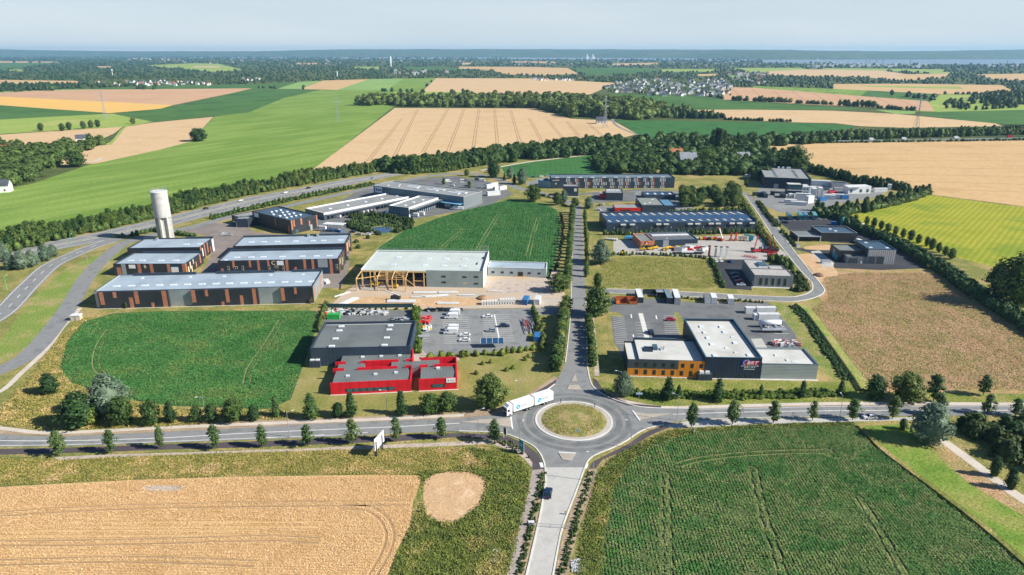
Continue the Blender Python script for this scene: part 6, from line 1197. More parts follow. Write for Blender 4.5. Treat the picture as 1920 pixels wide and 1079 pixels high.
# bank added and raised to cast the ditch's shade beside the silver annex
mb = MB(); P_ = spline([G2(*p) for p in [(1490, 573), (1510, 590), (1540, 630), (1570, 672), (1598, 712), (1612, 735)]], 4); A = offset_line(P_, -3.0); B_ = offset_line(P_, -.4) ; C_ = offset_line(P_, 4.5)
s_ = 1 if A[0].x > P_[0].x else -1
v = []
for i in range(len(P_)):
    l_, r_ = (C_[i], A[i]) if s_ > 0 else (A[i], C_[i]); v += [(P_[i].x - .9, P_[i].y, .05), (P_[i].x + .3, P_[i].y, 1.2), (P_[i].x + .9, P_[i].y, 1.2), (P_[i].x + 5, P_[i].y, .06)]
mb.add(v, [(4 * i + j, 4 * i + 4 + j, 4 * i + 5 + j, 4 * i + 1 + j) for i in range(len(P_) - 1) for j in range(3)]); tag(mb.build("ditch_shade_bank", _M["bank_weeds"]), kind=S)
HDG("weeds coloured dark for the shaded ditch beside the silver annex", [(1487, 575), (1507, 592), (1535, 632), (1564, 674), (1592, 714)], .8, .4, 1.1, 1.6, L_DARK, rows=3, rw=1.4)  # shade of the ditch put into the dark leaf colour of the weeds
# ================================================================= VEHICLES AND OBJECTS
def paint(name, col): return mat(name, col, .28, .02, 4, spec=.5)
PW, PB, PS, PR, PK, PDB, PG = paint("car_white", (.78, .79, .79)), paint("car_blue", (.03, .09, .22)), paint("car_silver", (.32, .36, .39)), paint("car_red", (.45, .012, .03)), paint("car_black", (.012, .014, .018)), paint("car_dark_blue", (.012, .03, .07)), paint("car_grey", (.10, .12, .13))
LAMPM = mat("lamp_glass", (.6, .58, .5), .2, .02, 1); TAIL = mat("tail_lamp", (.4, .01, .01), .3, .02, 1)
VP = {}
def wheels(xs_, hw, r, w, name="wheel"):
    out = []
    for x in xs_:
        for s in (-1, 1):
            M_ = MB(); M_.wheel(x, s * (hw - w / 2), r, r, w); M2 = MB(); M2.wheel(x, s * (hw - w / 2 + .01) , r, r * .55, w + .02, 10); out.append((name, M_, BLACK, [("rim", M2, STEEL)]))
    return out
def vehicle_proto(key, parts):
    root = []
    for name, mb_, m_, *sub in parts:
        o = mb_.build(name, m_ or PW); me = o.data; bpy.data.objects.remove(o); ss = []
        for sn, sm, smat in (sub[0] if sub else []):
            o = sm.build(sn, smat); ss.append((sn, o.data)); bpy.data.objects.remove(o)
        root.append((name, me, m_ is None, ss))
    VP[key] = root
def car_parts(L=4.3, W=1.78, H=1.45, wagon=0):
    h = W / 2; b = MB(); b.prism([(-L / 2, .35), (L / 2, .32), (L / 2 + .03, .58), (L / 2 - .2, .78), (L * .2, .93), (-L * .42, .95), (-L / 2 - .02, .8)], -h, h)
    g = MB(); x0, x1 = -L * (.44 if wagon else .40), L * .22; t0, t1 = -L * (.36 if wagon else .27), L * .05; z0, z1 = .93, H - .05; a, c = h - .06, h - .24
    v = [(x0, -a, z0), (x1, -a, z0), (x1, a, z0), (x0, a, z0), (t0, -c, z1), (t1, -c, z1), (t1, c, z1), (t0, c, z1)]
    g.add(v, [(0, 1, 5, 4), (1, 2, 6, 5), (2, 3, 7, 6), (3, 0, 4, 7), (4, 5, 6, 7)])
    r = MB(); r.box(t0 - .05, t1 + .05, -c - .03, c + .03, z1, z1 + .06)
    for x, t in ((x0 + .3, t0 + .1), (-.1, -.1), (x1 - .12, t1)):
        for s in (-1, 1): r.bar((x, s * a, z0), (t, s * c, z1 + .02), .045)
    m1 = MB(); m1.box(x1 - .35, x1 - .15, h - .02, h + .16, .95, 1.08).box(x1 - .35, x1 - .15, -h - .16, -h + .02, .95, 1.08)
    out = [("body", b, None), ("glass", g, GLASS), ("roof", r, None), ("mirror", m1, None)] + wheels((-L * .3, L * .3), h + .02, .32, .22)
    for s in (-1, 1):
        q = MB(); q.box(L / 2 - .12, L / 2 + .05, s * (h - .22) - .14, s * (h - .22) + .14, .55, .72); out.append(("headlight", q, LAMPM))
        q = MB(); q.box(-L / 2 - .04, -L / 2 + .06, s * (h - .2) - .12, s * (h - .2) + .12, .6, .82); out.append(("tail_light", q, TAIL))
    return out
vehicle_proto('car', car_parts()); vehicle_proto('suv', car_parts(4.5, 1.85, 1.65, 1))
def van_parts(L=5.6, W=2.0, H=2.5):
    h = W / 2; b = MB(); b.prism([(-L / 2, .35), (L / 2, .35), (L / 2 + .05, .95), (L / 2 - .75, 1.3), (L / 2 - 1.35, H - .15), (L / 2 - 1.8, H), (-L / 2, H)], -h, h)
    g = MB(); g.add([(L / 2 - .78, -h + .12, 1.36), (L / 2 - .78, h - .12, 1.36), (L / 2 - 1.30, h - .16, H - .28), (L / 2 - 1.30, -h + .16, H - .28)], [(0, 1, 2, 3)])
    g.v = [(x + .05, y, z + .03) for x, y, z in g.v]
    for s in (-1, 1): g.box(L / 2 - 2.1, L / 2 - 1.25, s * h - .02, s * h + .02, 1.35, 1.95)
    return [("body", b, None), ("glass", g, GLASS)] + wheels((-L * .3, L * .31), h + .02, .36, .24)
vehicle_proto('van', van_parts()); vehicle_proto('minibus', van_parts(6.2, 2.0, 2.3))
def coach_parts():
    b = MB(); b.prism([(-6, .35), (5.8, .35), (6.1, 1.1), (5.8, 3.2), (5.5, 3.4), (-6, 3.4)], -1.27, 1.27); g = MB()
    for s in (-1, 1): g.box(-5.7, 5.2, s * 1.27 - .02, s * 1.27 + .02, 1.7, 2.9)
    g.add([(6.08, -1.1, 1.4), (6.08, 1.1, 1.4), (5.86, 1.1, 3.0), (5.86, -1.1, 3.0)], [(0, 1, 2, 3)]); r = MB(); r.box(-3, -1, -.8, .8, 3.4, 3.6).box(1, 3, -.8, .8, 3.4, 3.6)
    return [("body", b, None), ("glass", g, GLASSB), ("roof_unit", r, STEEL)] + wheels((-3.6, 3.9), 1.29, .5, .3)
vehicle_proto('coach', coach_parts())
def heading(x0, y0, x1, y1): a, b = G2(x0, y0), G2(x1, y1); return math.atan2(b.y - a.y, b.x - a.x)
def vehicle(kind, x, y, ang, pm, label, name=None, cat=None, group=None, z=0.07, sc=1.0):
    p = G2(x, y); t = thing(name or {'car': 'car', 'suv': 'car', 'van': 'van', 'minibus': 'van', 'coach': 'coach'}[kind], label, cat or {'car': 'car', 'suv': 'car', 'van': 'van', 'minibus': 'van', 'coach': 'coach'}[kind], (p.x, p.y, z), ang, group); t.scale = (sc,) * 3
    for n_, me, painted, ss in VP[kind]:
        o = bpy.data.objects.new(n_, me); COL.objects.link(o); o.parent = t
        if painted: o.material_slots[0].link = 'OBJECT'; o.material_slots[0].material = pm
        for sn, sme in ss: q = bpy.data.objects.new(sn, sme); COL.objects.link(q); q.parent = o
    return t
A = R
vehicle('suv', 1028, 928, heading(1024, 960, 1034, 900), PDB, "dark car driving on the concrete road towards the roundabout")
vehicle('car', 1630, 785, A(182), PW, "white car parked alone on the lay-by between the street trees")
vehicle('car', 914, 596, A(180), PW, "white car in the bay under the upper planting bed")
vehicle('suv', 946, 613.5, A(0), PDB, "dark blue car in the right bay column of the central car park")
vehicle('car', 921, 622, A(180), PS, "silver car left of the white divider line in the central car park")
vehicle('car', 872, 631, A(180), PW, "upper of two white cars side by side near the lower bed"); vehicle('car', 871, 640, A(180), PW, "lower of two white cars side by side near the lower bed")
vehicle('van', 846, 597.5, A(180), PW, "nearer white van of the pair at the top of the car park"); vehicle('van', 850, 591, A(180), PW, "farther white van of the pair at the top of the car park", sc=1.05)
vehicle('van', 845, 626, A(180), PW, "lower white van of the pair in the middle of the car park"); vehicle('van', 847, 620, A(180), PW, "upper white van of the pair in the middle of the car park")
vehicle('car', 1258, 601.5, A(0), PR, "red car alone in the bays left of the tall navy hall"); vehicle('suv', 1220, 625, A(92), PDB, "dark car at the lower end of the pale path behind the orange office")
vehicle('car', 1341, 491, A(100), PW, "left white car beside the hedge of the grey office"); vehicle('car', 1350, 490.5, A(100), PW, "second white car beside the hedge of the grey office"); vehicle('car', 1370, 492, A(100), PB, "blue car at the back of the grey office car park")
vehicle('car', 1377, 516, A(170), PDB, "uppermost dark car in the shadow of the grey office"); vehicle('car', 1381, 523, A(170), PK, "second car in the shadow of the grey office"); vehicle('car', 1386, 529, A(170), PR, "red car in the shadow of the grey office"); vehicle('car', 1389, 536, A(175), PW, "white car at the edge of the shadow of the grey office")
vehicle('car', 421, 440.5, A(15), PW, "white car in the brown car park near the water tower"); vehicle('car', 429, 442, A(15), PS, "silver car beside the white one in the brown car park")
for i, (x, y, c, lb) in enumerate([(387, 392.5, PK, "black car on the motorway just right of the water tower"), (451, 377.5, PW, "white car on the motorway, second from the tower"), (535, 362.5, PW, "white car on the motorway, third from the tower"), (579, 354, PK, "dark car on the motorway, fourth from the tower"), (700, 335.5, PS, "silver car on the motorway nearest the dense trees")]):
    vehicle('car', x, y, heading(380, 398, 640, 345), c, lb, z=.09)
for i, (x, y, c, k, lb) in enumerate([(1634, 263.5, PW, 'van', "white van on the far motorway at the stubble field, leftmost"), (1695, 262.5, PW, 'van', "white van on the far motorway, second from the left"), (1747, 261.5, PS, 'car', "silver car on the far motorway"), (1793, 260.5, PW, 'van', "white van on the far motorway, third from the left"), (1893, 258.5, PR, 'van', "red van on the far motorway at the right edge")]):
    vehicle(k, x, y, A(4), c, lb, z=.1, sc=1.3)
for i, (x, y, c) in enumerate([(632, 408.5, PW), (664, 402.3, PG), (676, 399, PW), (684, 397.5, PW), (691, 395.5, PW), (697, 394, PW), (703, 393, PDB)]):
    vehicle('van' if i != 1 else 'suv', x, y, A(172), c, ["white van nearest the charcoal hall in the depot yard", "dark car in the row of vans in the depot yard", "first white van of the tight row in the depot yard", "second white van of the tight row in the depot yard", "third white van of the tight row in the depot yard", "fourth white van of the tight row in the depot yard", "dark blue van ending the tight row in the depot yard"][i])
vehicle('van', 733, 386.5, A(172), PW, "white van half hidden behind the shorter depot wing"); vehicle('van', 727, 401, A(90), PW, "white van at the left corner of the shorter depot wing")
vehicle('van', 778, 406.5, A(165), PW, "left white van at the docks of the shorter depot wing"); vehicle('van', 789, 404, A(165), PW, "right white van at the docks of the shorter depot wing")
vehicle('minibus', 852, 393, A(175), PW, "left white minibus under the blue canopy of the depot"); vehicle('minibus', 861, 393.5, A(175), PW, "right white minibus under the blue canopy of the depot")
UP = [(840, 342, PW, 'van', 10), (850, 345, PS, 'car', 20), (866, 338.5, PW, 'car', 15), (874, 340, PG, 'car', 15), (866, 343.5, PW, 'car', 5), (904, 340.5, PW, 'van', -10), (896, 338.5, PG, 'van', -10), (913, 347, PS, 'car', 170), (898, 353.5, PS, 'car', 170), (848, 349.5, PW, 'car', 160), (874, 350, PG, 'car', 160)]
ULB = ["white van at the left of the upper depot car park", "silver car beside the left van of the upper depot car park", "white car in the back row of the upper depot car park", "grey car in the back row of the upper depot car park", "white car in the second row of the upper depot car park", "big white van at the right of the upper depot car park", "grey van beside the big white one of the upper depot car park", "silver car left of the red and white trailers", "silver car under the single columnar tree of the depot", "white car against the back of the logistics hall", "grey car against the back of the logistics hall"]
for (x, y, c, k, a), lb in zip(UP, ULB): vehicle(k, x, y, A(a), c, lb)
vehicle('car', 1131, 384.5, A(80), PW, "white car facing out of the small car park at the top of the avenue"); vehicle('car', 1124, 386, A(80), PG, "grey car left of the white one at the top of the avenue"); vehicle('car', 1121, 395, A(160), PW, "white car by the lower hedge of the small car park"); vehicle('suv', 1144, 396, A(0), PDB, "dark car beside the red fronted shop")
vehicle('car', 1000, 333.5, A(10), PDB, "dark car at the left of the bays by the striped hall"); vehicle('car', 1015, 332, A(10), PW, "white car in the bays by the striped hall"); vehicle('car', 1027, 331, A(10), PS, "silver car in the bays by the striped hall")
vehicle('suv', 1472, 419, A(-8), PDB, "dark car near the coaches on the new asphalt"); vehicle('van', 1608, 456, A(100), PW, "white van parked between the two dark halls")
for i, (x, y, c, lb) in enumerate([(1478, 410, paint("coach_blue", (.02, .10, .20)), "dark blue coach standing apart at the left"), (1499, 409.5, paint("coach_teal", (.03, .28, .30)), "teal coach, second from the left"), (1509, 409, paint("coach_blue2", (.05, .22, .38)), "mid blue coach, third from the left"), (1526, 409.5, paint("coach_green", (.10, .36, .36)), "turquoise green coach at the right")]):
    vehicle('coach', x, y, heading(x - 4, y - 7, x + 3, y + 7), c, lb, group="coaches parked in a row")
for i, (x, y, c, a) in enumerate([(661, 436.5, PDB, 160), (672, 441, PS, 170), (688, 441.5, PW, 175), (697, 440, PW, 175)]): vehicle('car', x, y, A(a), c, ["dark car at the edge of the scrub by the pond", "silver car in the weeds left of the pond", "white wreck in the weeds near the pond, left one", "white wreck in the weeds near the pond, right one"][i])
# road train
p0, p1 = G2(948, 780), G2(1033, 752); ang = math.atan2(p0.y - p1.y, p0.x - p1.x); d = (p0 - p1).normalized()
t = thing("lorry", "white road train lorry with blue round emblems leaving the roundabout to the left", "lorry", (p1.x, p1.y, .07), ang)
def lbox(nm, x0, x1, z0, z1, m_=WHITE, hw=1.27): q = MB(); q.box(x0, x1, -hw, hw, z0, z1); return q.build(nm, m_, t)
cw = lbox("cab", 16.2, 18.2, .5, 3.3, PW, 1.22); q = MB(); q.prism([(16.1, 3.3), (18.0, 3.3), (17.2, 3.95), (16.1, 3.95)], -1.15, 1.15); q.build("roof_fairing", PW, t)
q = MB(); q.box(18.18, 18.24, -1.1, 1.1, 1.75, 2.75).box(17.1, 17.9, 1.2, 1.24, 1.8, 2.6).box(17.1, 17.9, -1.24, -1.2, 1.8, 2.6); q.build("windscreen", GLASS, t); q = MB(); q.box(18.18, 18.26, -1.0, 1.0, .6, 1.5); q.build("grille", DARKP, t)
q = MB(); q.box(17.6, 17.75, 1.25, 1.5, 1.9, 2.6).box(17.6, 17.75, -1.5, -1.25, 1.9, 2.6); q.build("mirror", DARKP, t)
b1 = lbox("box_body", 8.0, 15.7, 1.15, 4.0); b2 = lbox("trailer_box", 0, 7.4, 1.0, 4.0); lbox("chassis", .5, 17.5, .65, 1.0, DARKP, .5); lbox("bumper_stripe", -.06, -.01, 1.0, 1.2, REDP); lbox("drawbar", 7.0, 8.4, .7, .85, DARKP, .25)
for x in (17.1, 10.5, 9.3, 2.4, 3.6):
    for s in (-1, 1): q = MB(); q.wheel(x, s * 1.05, .5, .5, .35); w_ = q.build("wheel", BLACK, t); q = MB(); q.wheel(x, s * 1.06, .5, .26, .37, 10); q.build("rim", STEEL, w_)
EMB = flat_mat("emblem_blue", (.05, .30, .62)); EMB2 = flat_mat("emblem_light", (.35, .6, .8)); GREYL = flat_mat("letter_grey", (.2, .22, .25))
for x in (13.9, 5.6):
    for s in (-1, 1):
        q = MB(); q.wheel(x, s * 1.27, 2.5, .82, .06, 24); q.build("emblem", EMB, t)
        q = MB(); q.prism([(x - .5, 2.2), (x + .1, 1.9), (x + .5, 2.9), (x - .1, 2.7)], s * 1.27 - .05, s * 1.27 + .05); q.build("emblem_swirl", EMB2, t)
        q = MB(); x2 = x - 3.6; [q.box(x2 - .0 + .33 * k, x2 + .24 + .33 * k, s * 1.27 - .02, s * 1.27 + .02, 2.4, 2.7 + .12 * (k % 2)) for k in range(8)]; q.build("side_lettering", GREYL, t)
# containers, units, sheds
CWH = mat("container_white", (.66, .67, .66), .5, .05, 2, ribs=('X', .35, .03)); CBL = mat("container_blue", (.03, .16, .38), .45, .08, 2, ribs=('X', .35, .03)); CDK = mat("container_dark", (.03, .045, .055), .5, .1, 2, ribs=('X', .35, .03)); CTE = mat("container_teal", (.10, .20, .24), .5, .08, 2, ribs=('X', .35, .03)); CGR = mat("container_grey", (.34, .36, .36), .5, .08, 2, ribs=('X', .35, .03))
def container(x, y, ang, m_, label, L=6.06, W=2.44, H=2.6, name="container", cat="container", group=None, z=0.07, roof=None):
    p = G2(x, y); t = thing(name, label, cat, (p.x, p.y, z), ang, group); q = MB(); q.box(-L / 2, L / 2, -W / 2, W / 2, 0, H); q.build("body", m_, t)
    q = MB()
    for sx in (-1, 1):
        for sy in (-1, 1): q.box(sx * L / 2 - .06, sx * L / 2 + .06, sy * W / 2 - .06, sy * W / 2 + .06, 0, H + .02)
    q.build("corner_posts", m_, t)
    for s in (-1, 1):
        q = MB(); q.box(L / 2 + .005, L / 2 + .05, (.04 if s > 0 else -W / 2 + .1), (W / 2 - .1 if s > 0 else -.04), .12, H - .12); q.build("door", m_, t)
    if roof: q = MB(); q.box(-L / 2 - .03, L / 2 + .03, -W / 2 - .03, W / 2 + .03, H, H + .06); q.build("roof_sheet", roof, t)
    return t
a90 = A(-84)
def qdir(x, y, x2, y2): return heading(x, y, x2, y2)
container(1198, 560.5, qdir(1194, 550, 1201, 571), CDK, "dark container with white roof left of the open shelter", 12, 2.5, 2.8, roof=TRIM)
container(1252, 562, qdir(1247, 552, 1256, 573), CDK, "dark container with grey blue roof right of the open shelter", 12, 2.5, 2.9, roof=mat("greyblue_roof", (.16, .22, .25), .6))
container(1267, 563, qdir(1264, 552, 1271, 574), CGR, "weathered grey container wrapped in sheeting, right of the dark one", 12, 2.6, 3.3, roof=TRIM)
container(1325, 565, qdir(1322, 558, 1327, 571), CWH, "white container with dark roof, left of the twin pair", 7, 2.5, 2.7, roof=RGREY); container(1337, 565.5, qdir(1334, 558, 1339, 572), CWH, "white container with white roof, right of the twin pair", 7, 2.5, 2.9, roof=TRIM); container(1369, 567, qdir(1366, 560, 1371, 573), CWH, "single white container in the middle of the yard above the tall navy hall", 6.06, 2.44, 2.7, roof=TRIM)
container(1409.5, 587, 0.0, CWH, "white box body at the upper left of the parked trailers", 6, 2.5, 2.7); container(1435, 587.5, 0.0, CWH, "long pale trailer at the upper right of the parked trailers", 8.5, 2.5, 2.9); container(1419.5, 599.5, 0.0, CWH, "short white box at the lower left of the parked trailers", 3.4, 2.5, 2.6); container(1440, 600, 0.0, CWH, "white curtain trailer at the lower right of the parked trailers", 9, 2.5, 2.9)
container(1007, 637, A(84), CBL, "blue skip container at the foot of the pipe stacks", 5.5, 2.4, 2.2, name="skip", cat="skip"); container(985.5, 568.5, qdir(981, 575, 989, 560), CBL, "blue container at the construction site", 6.06, 2.44, 2.6); container(1008, 568, A(80), CWH, "white site cabin right of the blue container", 6, 2.5, 2.6, name="site_cabin", cat="cabin")
container(925, 366.5, A(24), CWH, "white box unit behind the end wall of the logistics hall", 11, 3.2, 3.3)
for i, (x, y, lb) in enumerate([(918, 353, "left white swap body by the depot gate"), (926, 350, "rear white swap body by the depot gate"), (933, 357, "middle white swap body by the depot gate"), (942, 356, "right white swap body by the depot gate")]): container(x, y, A(40), CWH, lb, 7.5, 2.5, 3.2, roof=None)
container(1394, 325.5, 0.0, CBL, "blue container left of the tall dark hall of the container yard", 6, 2.5, 5)
container(1403, 333, 0.0, CWH, "white container left of the tall dark hall of the container yard", 6, 2.5, 2.6)
CY = [(1433, 369, CDK, 80, 12, 3.0, "long dark container left in the container yard"), (1422, 367, CDK, 0, 9, 2.6, "dark container lying across at the left of the container yard"), (1448, 366, CDK, 75, 4, 3.0, "dark crate next to the white tank in the container yard"), (1467, 370, CDK, 78, 10, 3.2, "dark blue container in front of the glazed office"), (1482, 370, CWH, 0, 3, 2.8, "small white unit left in front of the glazed office"), (1491, 371, CWH, 0, 3, 2.8, "small white unit right in front of the glazed office"),
 (1482, 381, CWH, -20, 9, 2.6, "white unit at the left tip of the lower unit row"), (1497, 385, CWH, -20, 11, 2.7, "long white unit in the lower unit row"), (1505, 376, CWH, -12, 11, 5.4, "tall stack of white units in the lower row"), (1517, 381, CWH, 30, 7, 5.6, "white stack with dark door in the lower row"), (1524, 371, CWH, 75, 6, 7.5, "three level white stack behind the lower row"), (1536, 371, CWH, 80, 5, 8.0, "tallest grey white stack of units"), (1541, 377, CBL, 20, 6, 3.0, "blue unit at the foot of the tallest stack"), (1555, 374, CWH, -15, 8, 3.4, "white covered unit right of the tallest stack"), (1570, 372, CWH, -15, 9, 3.2, "white covered unit next to the bright blue one"), (1583, 374, CBL, 0, 5, 3.2, "bright blue unit near the modular building"),
 (1522, 358, CWH, 0, 6, 3.4, "pale unit with dark base behind the stacks"), (1547, 357, CDK, 20, 6, 2.6, "dark unit behind the stacks"), (1650, 360, CWH, 5, 11, 3.0, "white unit right of the modular building"), (1667, 356, CWH, 60, 4, 4.5, "white upright unit at the right end of the yard"), (1560, 362, REDP, 10, 6, 1.4, "low red flatbed between the stacks"), (1572, 358, CGR, 0, 8, 2.6, "grey unit below the black roofed shed")]
for x, y, m_, a, L, H, lb in CY: container(x, y, A(a), m_, lb, L, 3.0, H, name="site_unit" if m_ is CWH else "container", cat="container", roof=TRIM if m_ is CWH else None)
# open shelter and rusty bins
p = G2(1205, 553); q = thing("open_shelter", "dark corrugated wall shelter between the two long containers", "shelter", (p.x, p.y, .07)); LN = (G2(1247, 554) - p).length; b_ = MB(); b_.box(0, LN, -.15, .15, 0, 2.8); b_.build("back_wall", CDK, q); b_ = MB(); b_.box(LN * .55, LN, -4, .1, 2.5, 2.65); b_.build("roof", STEEL, q); b_ = MB(); b_.bar((LN * .55, -4, 0), (LN * .55, -4, 2.5), .1); b_.build("post", STEEL, q)
p = G2(1155, 571.5); q = thing("open_bin", "rusty orange open top bin with dark inside at the left of the yard", "bin", (p.x, p.y, .07))
for i, (x0, x1) in enumerate(((0, 5.6), (5.9, 9.8))):
    b_ = MB(); b_.box(x0, x0 + .15, 0, 5, 0, 2.3).box(x1 - .15, x1, 0, 5, 0, 2.3).box(x0, x1, 4.85, 5, 0, 2.3).box(x0, x1, 0, .15, 0, (.5 if i == 0 else 1.4)).box(x0, x1, 0, 5, 0, .1); b_.build("bin_walls", RUST, q)
# stores and piles
def pile(name, label, cat, cx, cy, n_, sx, sy, mats, szs=(.3, 1.2), ang=0, zmax=1.0, long_=1.0, seed=1):
    r_ = random.Random(seed); p = G2(cx, cy); t = thing(name, label, cat, (p.x, p.y, .07), ang)
    for k, m_ in enumerate(mats):
        q = MB()
        for i in range(n_ // len(mats)):
            x, y = r_.uniform(-sx, sx), r_.uniform(-sy, sy); s = r_.uniform(*szs); l = s * long_ * r_.uniform(.6, 1.3); a = r_.uniform(-.6, .6) if long_ > 1.5 else r_.uniform(0, 3)
            q.box(x - l / 2, x + l / 2, y - s / 2, y + s / 2, 0, s * r_.uniform(.4, 1) + r_.uniform(0, zmax), rz=a)
        o = q.build("stored_items", m_, t); tag(o, kind="stuff")
    return t
pile("scrap_heap", "heap of white and grey metal offcuts along the dark fence", "heap", 680, 588, 260, 11, 2.2, [TRIM, STEEL, CONCW, DARKP], (.3, .9), 0.0, .7, 2.2, 1)
pile("scrap_heap", "mixed colourful heap above the green container", "heap", 625, 590, 120, 3.5, 2.5, [TRIM, STEEL, GREENP, REDP, TIMB], (.3, 1), 0, .7, 1.5, 2)
pile("stacked_frames", "red stacked frames beside the yellowish hedge", "stack", 797, 602, 70, 2.3, 3.4, [REDP, mat("pink_red", (.5, .14, .13), .6), mat("pink_red", (.5, .14, .13), .6)], (.4, 1.1), 0, .7, 1.6, 3)
pile("bag_heap", "heap of white and black bags below the red frames", "heap", 797, 617, 90, 2.4, 2.5, [TRIM, TRIM, DARKP, YEL], (.4, .9), 0, .5, 1.2, 4)
pile("cable_drums", "dark line of stacked pallets along the top of the car park", "pallets", 833, 583, 120, 8, 1.0, [DARKP, STEEL, DARKP], (.4, 1), 0, .6, 1.8, 5)
t = thing("pipe_stack", "stacks of dark and pale long pipes right of the central car park", "pipes", (*G2(992, 610), .07), heading(985, 595, 1003, 650)); r_ = random.Random(9)
for m_ in (DARKP, STEEL, TRIM, mat("pink_red", (.5, .14, .13), .6)):
    q = MB()
    for i in range(12): y = r_.uniform(-2.6, 2.6); x = r_.uniform(-7, 3); z = r_.uniform(.1, 1.0); q.bar((x, y, z), (x + r_.uniform(4, 8), y + r_.uniform(-.3, .3), z), r_.uniform(.08, .16), 6)
    o = q.build("pipes", m_, t); tag(o, kind="stuff")
container(626, 598, 0, GREENP, "bright green container with open front in the storage yard", 5.2, 2.3, 2.3); pile("trailer_load", "long low flatbed with mixed load at the back of the dark flat hall", "trailer", 755, 600, 40, 5, .9, [STEEL, TRIM, DARKP], (.3, .8), A(4), .3, 3, 6)
pile("scrap_heap", "heap of rusty and white beams above the silver annex", "heap", 1473, 646, 130, 5, 2.2, [TRIM, mat("brown_iron", (.16, .07, .06), .7), STEEL, mat("pink_red", (.5, .14, .13), .6)], (.3, .8), 0, .9, 3, 7)
# tanker and flatbeds
t = thing("tank_trailer", "white cylindrical tank trailer below the white box trailers", "trailer", (*G2(1444, 614), .07), 0); q = MB()
n_ = 18; v = []
for x, r in ((-5, .2), (-4.8, 1.1), (4.2, 1.15), (4.5, .3)): v += [(x, r * math.cos(2 * math.pi * i / n_), 2.1 + r * math.sin(2 * math.pi * i / n_)) for i in range(n_)]
q.add(v, [(j * n_ + i, j * n_ + (i + 1) % n_, (j + 1) * n_ + (i + 1) % n_, (j + 1) * n_ + i) for j in range(3) for i in range(n_)]); q.build("tank", PW, t, True); q = MB(); q.box(-4.5, 5.5, -.6, .6, .8, 1.0).box(4.6, 5.6, -1, 1, 1, 3); q.build("chassis", STEEL, t)
for x in (-3, -1.8, 4): q = MB(); q.wheel(x, -1, .45, .45, .3).wheel(x, 1, .45, .45, .3); q.build("wheels", BLACK, t)
t = thing("flatbed_trailer", "empty pale flatbed trailer below the white tank", "trailer", (*G2(1449, 623), .07), 0); q = MB(); q.box(-5, 5.5, -1.2, 1.2, 1.0, 1.25).box(-5.1, -4.9, -1.2, 1.2, 1.25, 2.6); q.build("deck", STEEL, t); q = MB(); [q.wheel(x, s * 1, .45, .45, .3) for x in (-3, -1.8, 3) for s in (-1, 1)]; q.build("wheels", BLACK, t); pile("machine_parts", "white pump and pipework between tank and flatbed trailers", "machine", 1451, 618, 40, 3.5, .8, [TRIM, STEEL, PS], (.3, .9), 0, 1, 1.4, 8)
t = thing("tipper_lorry", "lorry with long rust orange trailer and pale cab beside the diagonal hedge", "lorry", (*G2(1603, 424), .07), heading(1591, 420, 1625, 433)); q = MB(); q.box(-7, 5, -1.25, 1.25, 1.0, 3.3); q.build("tipper_body", RUST, t); q = MB(); q.box(-6.8, 4.8, -1.1, 1.1, 3.0, 3.34); q.build("load_cover", RUST, t); q = MB(); q.box(5.6, 7.6, -1.2, 1.2, .6, 3.2); q.build("cab", PW, t); q = MB(); q.box(7.58, 7.64, -1, 1, 1.7, 2.7); q.build("windscreen", GLASS, t); q = MB(); [q.wheel(x, s * 1.05, .5, .5, .35) for x in (-5, -3.8, 3, 6.6) for s in (-1, 1)]; q.build("wheels", BLACK, t)
container(1563, 422, A(-20), BLUEP, "small blue tank unit beside the turquoise silo", 3, 2, 2.2, name="tank_unit", cat="tank"); t = thing("silo", "slim turquoise silo beside the diagonal hedge", "silo", (*G2(1578, 424), 0)); q = MB(); q.cyl(0, 0, 0, 5.5, .9, .9).cyl(0, 0, 5.5, 6.0, .9, .2); q.build("tank", TURQ, t)
# white shelter with lorry near charcoal hall
t = thing("white_canopy", "white roofed loading canopy with open sides beside the charcoal hall", "canopy", (*G2(628, 432), .07), A(-12)); q = MB(); q.box(-7, 7, -3, 3, 4.2, 4.4); q.build("roof", TRIM, t)
for x in (-6.5, -2, 2.5, 6.5):
    for y in (-2.6, 2.6): q = MB(); q.bar((x, y, 0), (x, y, 4.2), .12); q.build("post", STEEL, t)
vehicle('van', 603, 433, A(165), PW, "white box van between the charcoal hall and the white canopy", sc=1.3); pile("stored_goods", "dark goods stored under the white canopy", "goods", 628, 434, 60, 5, 2, [DARKP, BLUEP, STEEL], (.5, 1.4), A(-12), .8, 1.3, 10)
pile("stored_goods", "white boxes stacked at the right end of the longest charcoal warehouse", "boxes", 613, 530, 16, 1.6, 1.6, [TRIM, CONCW], (.8, 1.6), 0, .8, 1.2, 11)
